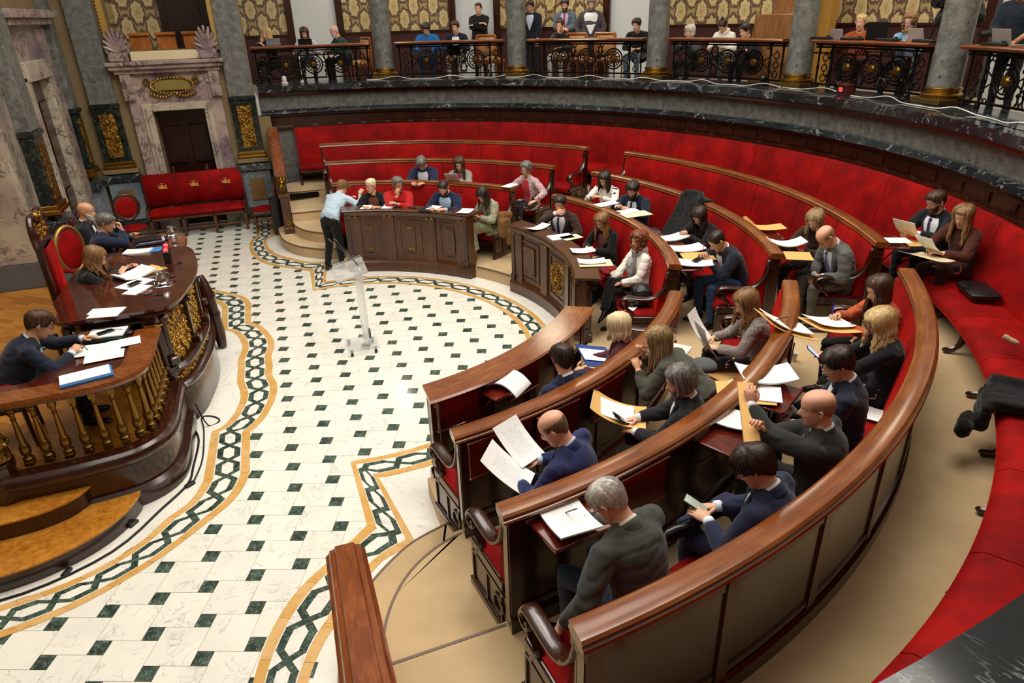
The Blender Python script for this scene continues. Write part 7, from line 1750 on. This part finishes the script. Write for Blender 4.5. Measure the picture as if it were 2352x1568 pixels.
q = MB(); q.lathe([(.02, 0), (.05, .012), (.062, .03), (.058, .03), (.045, .016), (0, .01)], (0, 0, 0), 18); q.build('dish', plain('#d8dcdc', .1, trans=.6, name='dish glass'), t, 60, world=False)
q = MB()
for k in range(9): q.sph((.03 * cos(k), .03 * sin(k * 1.7), .024), (.014, .012, .008), 6, 4)
q.build('sweets', plain('#b33a34', .4), t, 60, world=False)
t = thing('desk_counter', 'black counter box with glowing red digits facing the presiding chair', 'display', (-1.70, .58, zt), RAD(185))
q = MB(); q.bbox((0, 0, .075), (.08, .34, .15), .006); q.build('case', plain('#0d0c0d', .35), t, 30, world=False)
q = MB()
for yy in (-.12, .10): q.bbox((.0, yy, .153), (.05, .035, .05), .012)
q.build('red_lamp', REDL, t, 30, world=False)
def mic(label, x, y, z, tx, ty, h):
    t = thing('gooseneck_microphone', label, 'microphone', (x, y, z)); q = MB(); q.lathe([(.04, 0), (.045, .01), (.03, .02), (0, .02)], (0, 0, 0), 16); q.build('base', CK, t, 40, world=False)
    q = MB(); q.tube([(0, 0, .02), (tx * .15, ty * .15, h * .6), (tx * .5, ty * .5, h * .95), (tx, ty, h)], .004, 6); q.build('neck', CK, t, 40, world=False); q = MB(); q.tube([(tx, ty, h), (tx * 1.12, ty * 1.12, h - .005)], .011, 8); q.build('head', CK, t, 40, world=False)
mic('long gooseneck microphone pointing to the presiding woman', -1.60, -.12, zt, -.50, .52, .16); mic('microphone on the near side desk', -1.92, -1.34, 1.27, -.42, -.02, .09); mic('microphone on the far part of the presiding table', -1.68, 1.28, zt, -.42, .25, .12)
for k, (x, y) in enumerate(((-1.55, .38), (-1.56, -.30), (-1.66, -.72))):
    q = MB(); q.lathe([(.028, 0), (.03, .008), (.02, .012), (0, .012)], (x, y, zt), 14); q.tube([(x, y, zt + .01), (x - .03, y + .02, zt + .02), (x - .06, y - .01, zt + .008)], .004, 6); tag(q.build('cable_grommet', CK, smooth=40), 'black cable outlet on the presiding table, ' + ('beside the counter box', 'beside the silver jug', 'nearest the glass dish')[k], 'outlet')
cable([(-1.58, -1.3, .02), (-1.5, -1.6, .015), (-1.52, -2.1, .015), (-1.55, -2.4, .015), (-1.75, -2.72, .015), (-2.1, -3.2, .012), (-2.7, -3.48, .012), (-3.4, -3.5, .012)], .011, CK, 'black cable lying along the foot of the podium platform')
cable([(-1.50, -1.28, .3), (-1.42, -1.32, .02), (-1.3, -1.25, .012), (-1.38, -1.12, .012), (-1.5, -1.1, .012), (-1.46, -1.4, .012), (-1.44, -2.0, .012), (-1.5, -2.38, .012)], .008, CK, 'tangled black cable at the near corner of the presiding table')
for k, (x, y) in enumerate(((-1.53, -2.42), (-1.98, -2.86), (-2.42, -3.34))):
    q = MB(); q.bbox((x, y, .015), (.10, .05, .03), .008, RAD(40 + 15 * k)); tag(q.build('cable_clip', CK, smooth=30), 'black tape holding the floor cable, ' + ('at the platform corner', 'at the side of the lower step', 'in front of the curved step')[k], 'tape')
# coats and bags
def blob(name, label, cat, parts_, mat, vox=.014, it=4, cr=.02, seed=0):
    q = MB()
    for f_ in parts_: f_(q)
    me = evalmods(q, name, [mat], vox, .5, it, cr, seed); o = bpy.data.objects.new(name, me); COL.objects.link(o); me.materials.clear(); me.materials.append(mat); return tag(o, label, cat)
BLKC = cloth('#09090b', 'black wool'); 
def drape(r0, r1, a0, a1, z0, z1, th=.05):
    return lambda q: q.arc([(r0, z0), (r1, z0), (r1, z1), (r0, z1)], a0, a1, 8)
RC = RR[2]
blob('coat', 'black coat draped over the rail and back of the second middle bench', 'coat', [lambda q: q.arc([(RC - .10, TOPZ[2] - .62), (RC - .06, TOPZ[2] - .62), (RC - .03, TOPZ[2] - .02), (RC + .16, TOPZ[2] - .02), (RC + .16, TOPZ[2] + .03), (RC - .03, TOPZ[2] + .04), (RC - .16, TOPZ[2] - .25), (RC - .42, TOPZ[2] - .62)], -2.2, 3.8, 10),
      lambda q: q.tube([pol(RC - .02, -1.8, TOPZ[2] + .02), pol(RC + .06, 0, TOPZ[2] + .07), pol(RC, 3, TOPZ[2] + .05)], .06, 10)], BLKC, .016, 7, .012, 3)
blob('bag', 'plum leather handbag beside the woman with long black hair', 'bag', [lambda q: q.bbox(pol(5.0, 1.6, F2 + .60), (.20, .34, .22), .05, RAD(20))], plain('#5e3a3e', .4, name='plum leather'), .014, 4, .012, 4)
blob('scarf', 'folded dark blue garment on the bench left of the plum handbag', 'garment', [lambda q: q.bbox(pol(5.12, 5.2, F2 + .56), (.3, .38, .18), .05, RAD(30))], cloth('#1a2234'), .016, 5, .03, 5)
blob('scarf', 'mustard yellow scarf lying on the third middle bench', 'scarf', [lambda q: q.tube([pol(6.3, 3, F3 + .62), pol(6.25, 0, F3 + .60), pol(6.2, -4, F3 + .56), pol(6.15, -7, F3 + .5)], [.05, .09, .10, .05], 10), lambda q: q.tube([pol(6.35, -2, F3 + .66), pol(6.25, -6, F3 + .58)], [.04, .08], 10)], cloth('#b98a3a', 'mustard wool'), .016, 5, .014, 6)
blob('backpack', 'black backpack on the red seat beside the white jacket woman', 'bag', [lambda q: q.bbox(pol(4.22, -19.6, F1 + .60), (.24, .26, .30), .07, RAD(-10)), lambda q: q.bbox(pol(4.08, -19.8, F1 + .54), (.12, .2, .18), .05, RAD(-10))], plain('#141416', .45, name='black nylon'), .016, 4, .018, 7)
psheet('white sheet under the black backpack', 4.08, -21.5, F1 + .468, 60, mat=WPAPER, w=.1, h=.22)
blob('handbag', 'red folded coat and bag between the fluffy jacket woman and the white jacket woman', 'bag', [lambda q: q.bbox(pol(4.02, -6.3, F1 + .62), (.28, .34, .14), .06, RAD(0))], cloth('#7a1418', 'wine red cloth'), .016, 4, .025, 8)
blob('tote', 'cream and black handbag beside the white jacket woman', 'bag', [lambda q: q.bbox(pol(4.06, -8.9, F1 + .58), (.18, .16, .18), .05, RAD(0))], cloth('#c9bd9c', 'cream canvas'), .016, 3, .02, 9)
blob('shoulder_bag', 'black leather bag next to the cream handbag', 'bag', [lambda q: q.bbox(pol(4.00, -10.4, F1 + .56), (.22, .16, .16), .05, RAD(0))], plain('#121214', .3, name='black leather bag'), .016, 3, .02, 10)
t = thing('briefcase', 'flat black leather briefcase on the wall bench beside the rust brown coat', 'briefcase', tuple(pol(7.74, -29.0, F4 + .47)), RAD(-29))
q = MB(); q.bbox((0, 0, .045), (.30, .42, .09), .025); q.build('case', plain('#17181a', .35, name='briefcase leather'), t, 40, world=False)
q = MB(); q.tube([(-.14, -.08, .09), (-.18, -.07, .11), (-.18, .07, .11), (-.14, .08, .09)], .01, 8); q.build('handle', CK, t, 40, world=False)
blob('coat', 'black coat lying across the wall bench and hanging off its edge', 'coat', [lambda q: q.arc([(7.28, F4 + .47), (7.95, F4 + .47), (7.95, F4 + .56), (7.30, F4 + .56)], -49.2, -45.2, 8), lambda q: q.bbox(pol(7.27, -48.0, F4 + .40), (.09, .40, .28), .04, RAD(-48)), lambda q: q.bbox(pol(7.16, -49.6, F4 + .33), (.12, .28, .18), .05, RAD(-60)), lambda q: q.tube([pol(7.3, -46, F4 + .56), pol(7.9, -47, F4 + .58)], .05, 8)], BLKC, .018, 6, .016, 11)
blob('handbag', 'beige slouchy handbag on the wall bench at the right edge of the picture', 'bag', [lambda q: q.bbox(pol(7.78, -40.6, F4 + .55), (.22, .30, .18), .07, RAD(-40)), lambda q: q.tube([pol(7.62, -40.2, F4 + .58), pol(7.5, -39.8, F4 + .62)], .03, 8)], cloth('#b39b7c', 'beige cloth'), .016, 3, .03, 12)
t = thing('holdall', 'black bag with yellow pouch at the left end of the third far bench', 'bag', tuple(pol(6.32, 80.6, F3 + .46)), RAD(80))
q = MB(); q.bbox((0, 0, .13), (.26, .42, .26), .06); q.build('bag_body', plain('#0f1012', .4), t, 50, world=False)
q = MB(); q.bbox((.02, -.02, .28), (.10, .16, .06), .02); q.build('pouch', plain('#b8b41c', .5, name='yellow pouch'), t, 50, world=False)
blob('coat', 'tan brown coat hung over the arm of the front far bench', 'coat', [lambda q: q.bbox(pol(3.98, 33.6, F1 + .62), (.30, .14, .36), .05, RAD(40)), lambda q: q.tube([pol(3.9, 34.4, F1 + .82), pol(4.15, 33.4, F1 + .80)], .07, 8), lambda q: q.bbox(pol(4.05, 32.9, F1 + .42), (.16, .10, .3), .04, RAD(40))], cloth('#7a5326', 'tan wool'), .016, 5, .012, 13)
blob('jacket_on_seat', 'blue denim jacket on the seat left of the man in brown suit', 'garment', [lambda q: q.bbox(pol(4.22, 20.6, F1 + .60), (.22, .24, .30), .07, RAD(10))], cloth('#2c4458', 'denim'), .016, 5, .014, 14)
blob('bag', 'pale green bag standing beside the woman in spotted cardigan', 'bag', [lambda q: q.bbox(pol(5.30, 24.6, F2 + .55), (.2, .14, .2), .05, RAD(20))], cloth('#8e9a90', 'pale green cloth'), .016, 3, .02, 15)
blob('hat', 'grey felt hat on the rear of the leaning woman\'s bench', 'hat', [lambda q: q.sph(pol(5.10, -51.2, F2 + .78), (.12, .13, .06), 16, 8)], cloth('#4f5356', 'grey felt'), .014, 2, .004, 16)
q = MB(); q.lathe([(.026, 0), (.036, .10), (.038, .10), (.038, .105), (.032, .1), (.024, .005)], tuple(pol(5.86, -34.3, F3)), 18); tag(q.build('paper_cup', plain('#e6e3da', .6, name='paper cup'), smooth=50), 'white paper cup on the carpet beside the black boot', 'cup')
q = MB(); q.tube([pol(5.5, -32.6, F2 + .012), pol(5.44, -32.0, F2 + .04), pol(5.38, -32.5, F2 + .012), pol(5.5, -33.2, F2 + .012)], .012, 6, flat=(1, .3)); tag(q.build('ribbon', plain('#c21818', .6), smooth=50), 'small red ribbon on the floor by the man in blue jeans', 'ribbon')
q = MB(); q.bbox((0, 0, 0), (.28, .36, .02), .004); o = q.build('book', plain('#d6d2c8', .6), smooth=30); o.location = pol(4.78, -52.0, fz[1] + .02); o.rotation_euler = (0, 0, RAD(40)); tag(o, 'open book on the flap beneath the leaning woman in olive grey', 'book')
for k, x in enumerate((-2.45, -1.95, -1.45)):
    q = MB(); q.bbox((x, YW + .55, 3.92), (.40, .05, .06), .01); q.bbox((x, YW + .6, 3.7), (.36, .03, .4), .01); tag(q.build('gallery_seat_back', _M['ocw'], smooth=30), 'orange wood seat back in the box over the far door, ' + ('left one', 'middle one', 'right one')[k], 'seat')

GROUPS = {'column': 'stone columns of the gallery', 'balustrade': 'iron balustrades of the gallery', 'council_desk': 'curved desks before the front row', 'side_desk': 'side desks of the podium', 'gallery_chair': 'wooden chairs in the gallery',
          'laptop': 'laptops in the gallery', 'console': 'black consoles on the gallery handrail', 'stair_rail': 'stair rails beside the hemicycle', 'water_jug': 'silver jugs with trays', 'gooseneck_microphone': 'podium microphones',
          'paper': 'papers around the chamber', 'folder': 'folders around the chamber', 'envelope': 'envelopes around the chamber', 'phone': 'phones around the chamber', 'pen': 'pens around the chamber', 'acroterion': 'carved palmettes over the far door',
          'gilded_relief': 'gilded pilaster reliefs', 'side_chair': 'oval back side chairs', 'cable_clip': 'tape pieces on the floor cable', 'cable_grommet': 'cable outlets on the presiding table', 'gallery_seat_back': 'orange wood seat backs in the box', 'cable': 'cables', 'coat': 'coats left on the benches'}
for o in list(COL.objects):
    if o.parent is None and o.get('label') and not o.get('group'):
        b = o.name.split('.')[0]
        if b in GROUPS: o['group'] = GROUPS[b]
        elif b == 'person': o['group'] = 'people standing and sitting in the gallery' if o.location.z > 2 else 'people in the chamber'
# ------------------------------------------------------------------ camera & light
CAM = V((-.18398981, -8.66116235, 4.13794682))
Rr, Dd, Ff = V((.9455593, -.3243424, -.0268262)), V((-.1640200, -.4037265, -.9000569)), V((.2810962, .8554572, -.4349460))
cd = bpy.data.cameras.new('camera'); co = bpy.data.objects.new('camera', cd); COL.objects.link(co)
M3 = Matrix((Rr, -Dd, -Ff)).transposed(); co.matrix_world = Matrix.Translation(CAM) @ M3.to_4x4()
cd.sensor_width = 36; cd.sensor_fit = 'HORIZONTAL'; cd.lens = 1567.967 / 2352 * 36; cd.clip_start = .05; cd.clip_end = 60
bpy.context.scene.camera = co
def area(name, loc, rot, size, power, col, sy=None):
    l = bpy.data.lights.new(name, 'AREA'); l.energy = power; l.size = size; l.color = col
    if sy: l.shape = 'RECTANGLE'; l.size_y = sy
    o = bpy.data.objects.new(name, l); COL.objects.link(o); o.location = loc; o.rotation_euler = rot
    return o
w = bpy.data.worlds.new('world'); bpy.context.scene.world = w; w.use_nodes = True
w.node_tree.nodes['Background'].inputs[0].default_value = (.95, .86, .72, 1); w.node_tree.nodes['Background'].inputs[1].default_value = .36
area('skylight_lamp', (.6, 0, 9.5), (0, 0, 0), 5.5, 600, (1, .95, .87))
area('skylight_lamp', (4.2, -3.0, 9.0), (0, 0, 0), 4.5, 440, (1, .93, .83))
area('skylight_lamp', (4.0, 3.4, 9.0), (0, 0, 0), 4.0, 150, (1, .93, .83))
area('skylight_lamp', (-1.5, -4.5, 9.0), (0, 0, 0), 4.0, 190, (1, .93, .84))
for a in (75, 50, 25, 2, -20): 
    p = pol(9.9, a, 6.3); area('gallery_lamp', p, (0, 0, 0), .8, 34, (1, .86, .64))
vs = bpy.context.scene.view_settings
vs.view_transform = 'Standard'; vs.look = 'None'; vs.gamma = 1; vs.use_curve_mapping = False; vs.exposure = 0
bpy.context.scene.display_settings.display_device = 'sRGB'
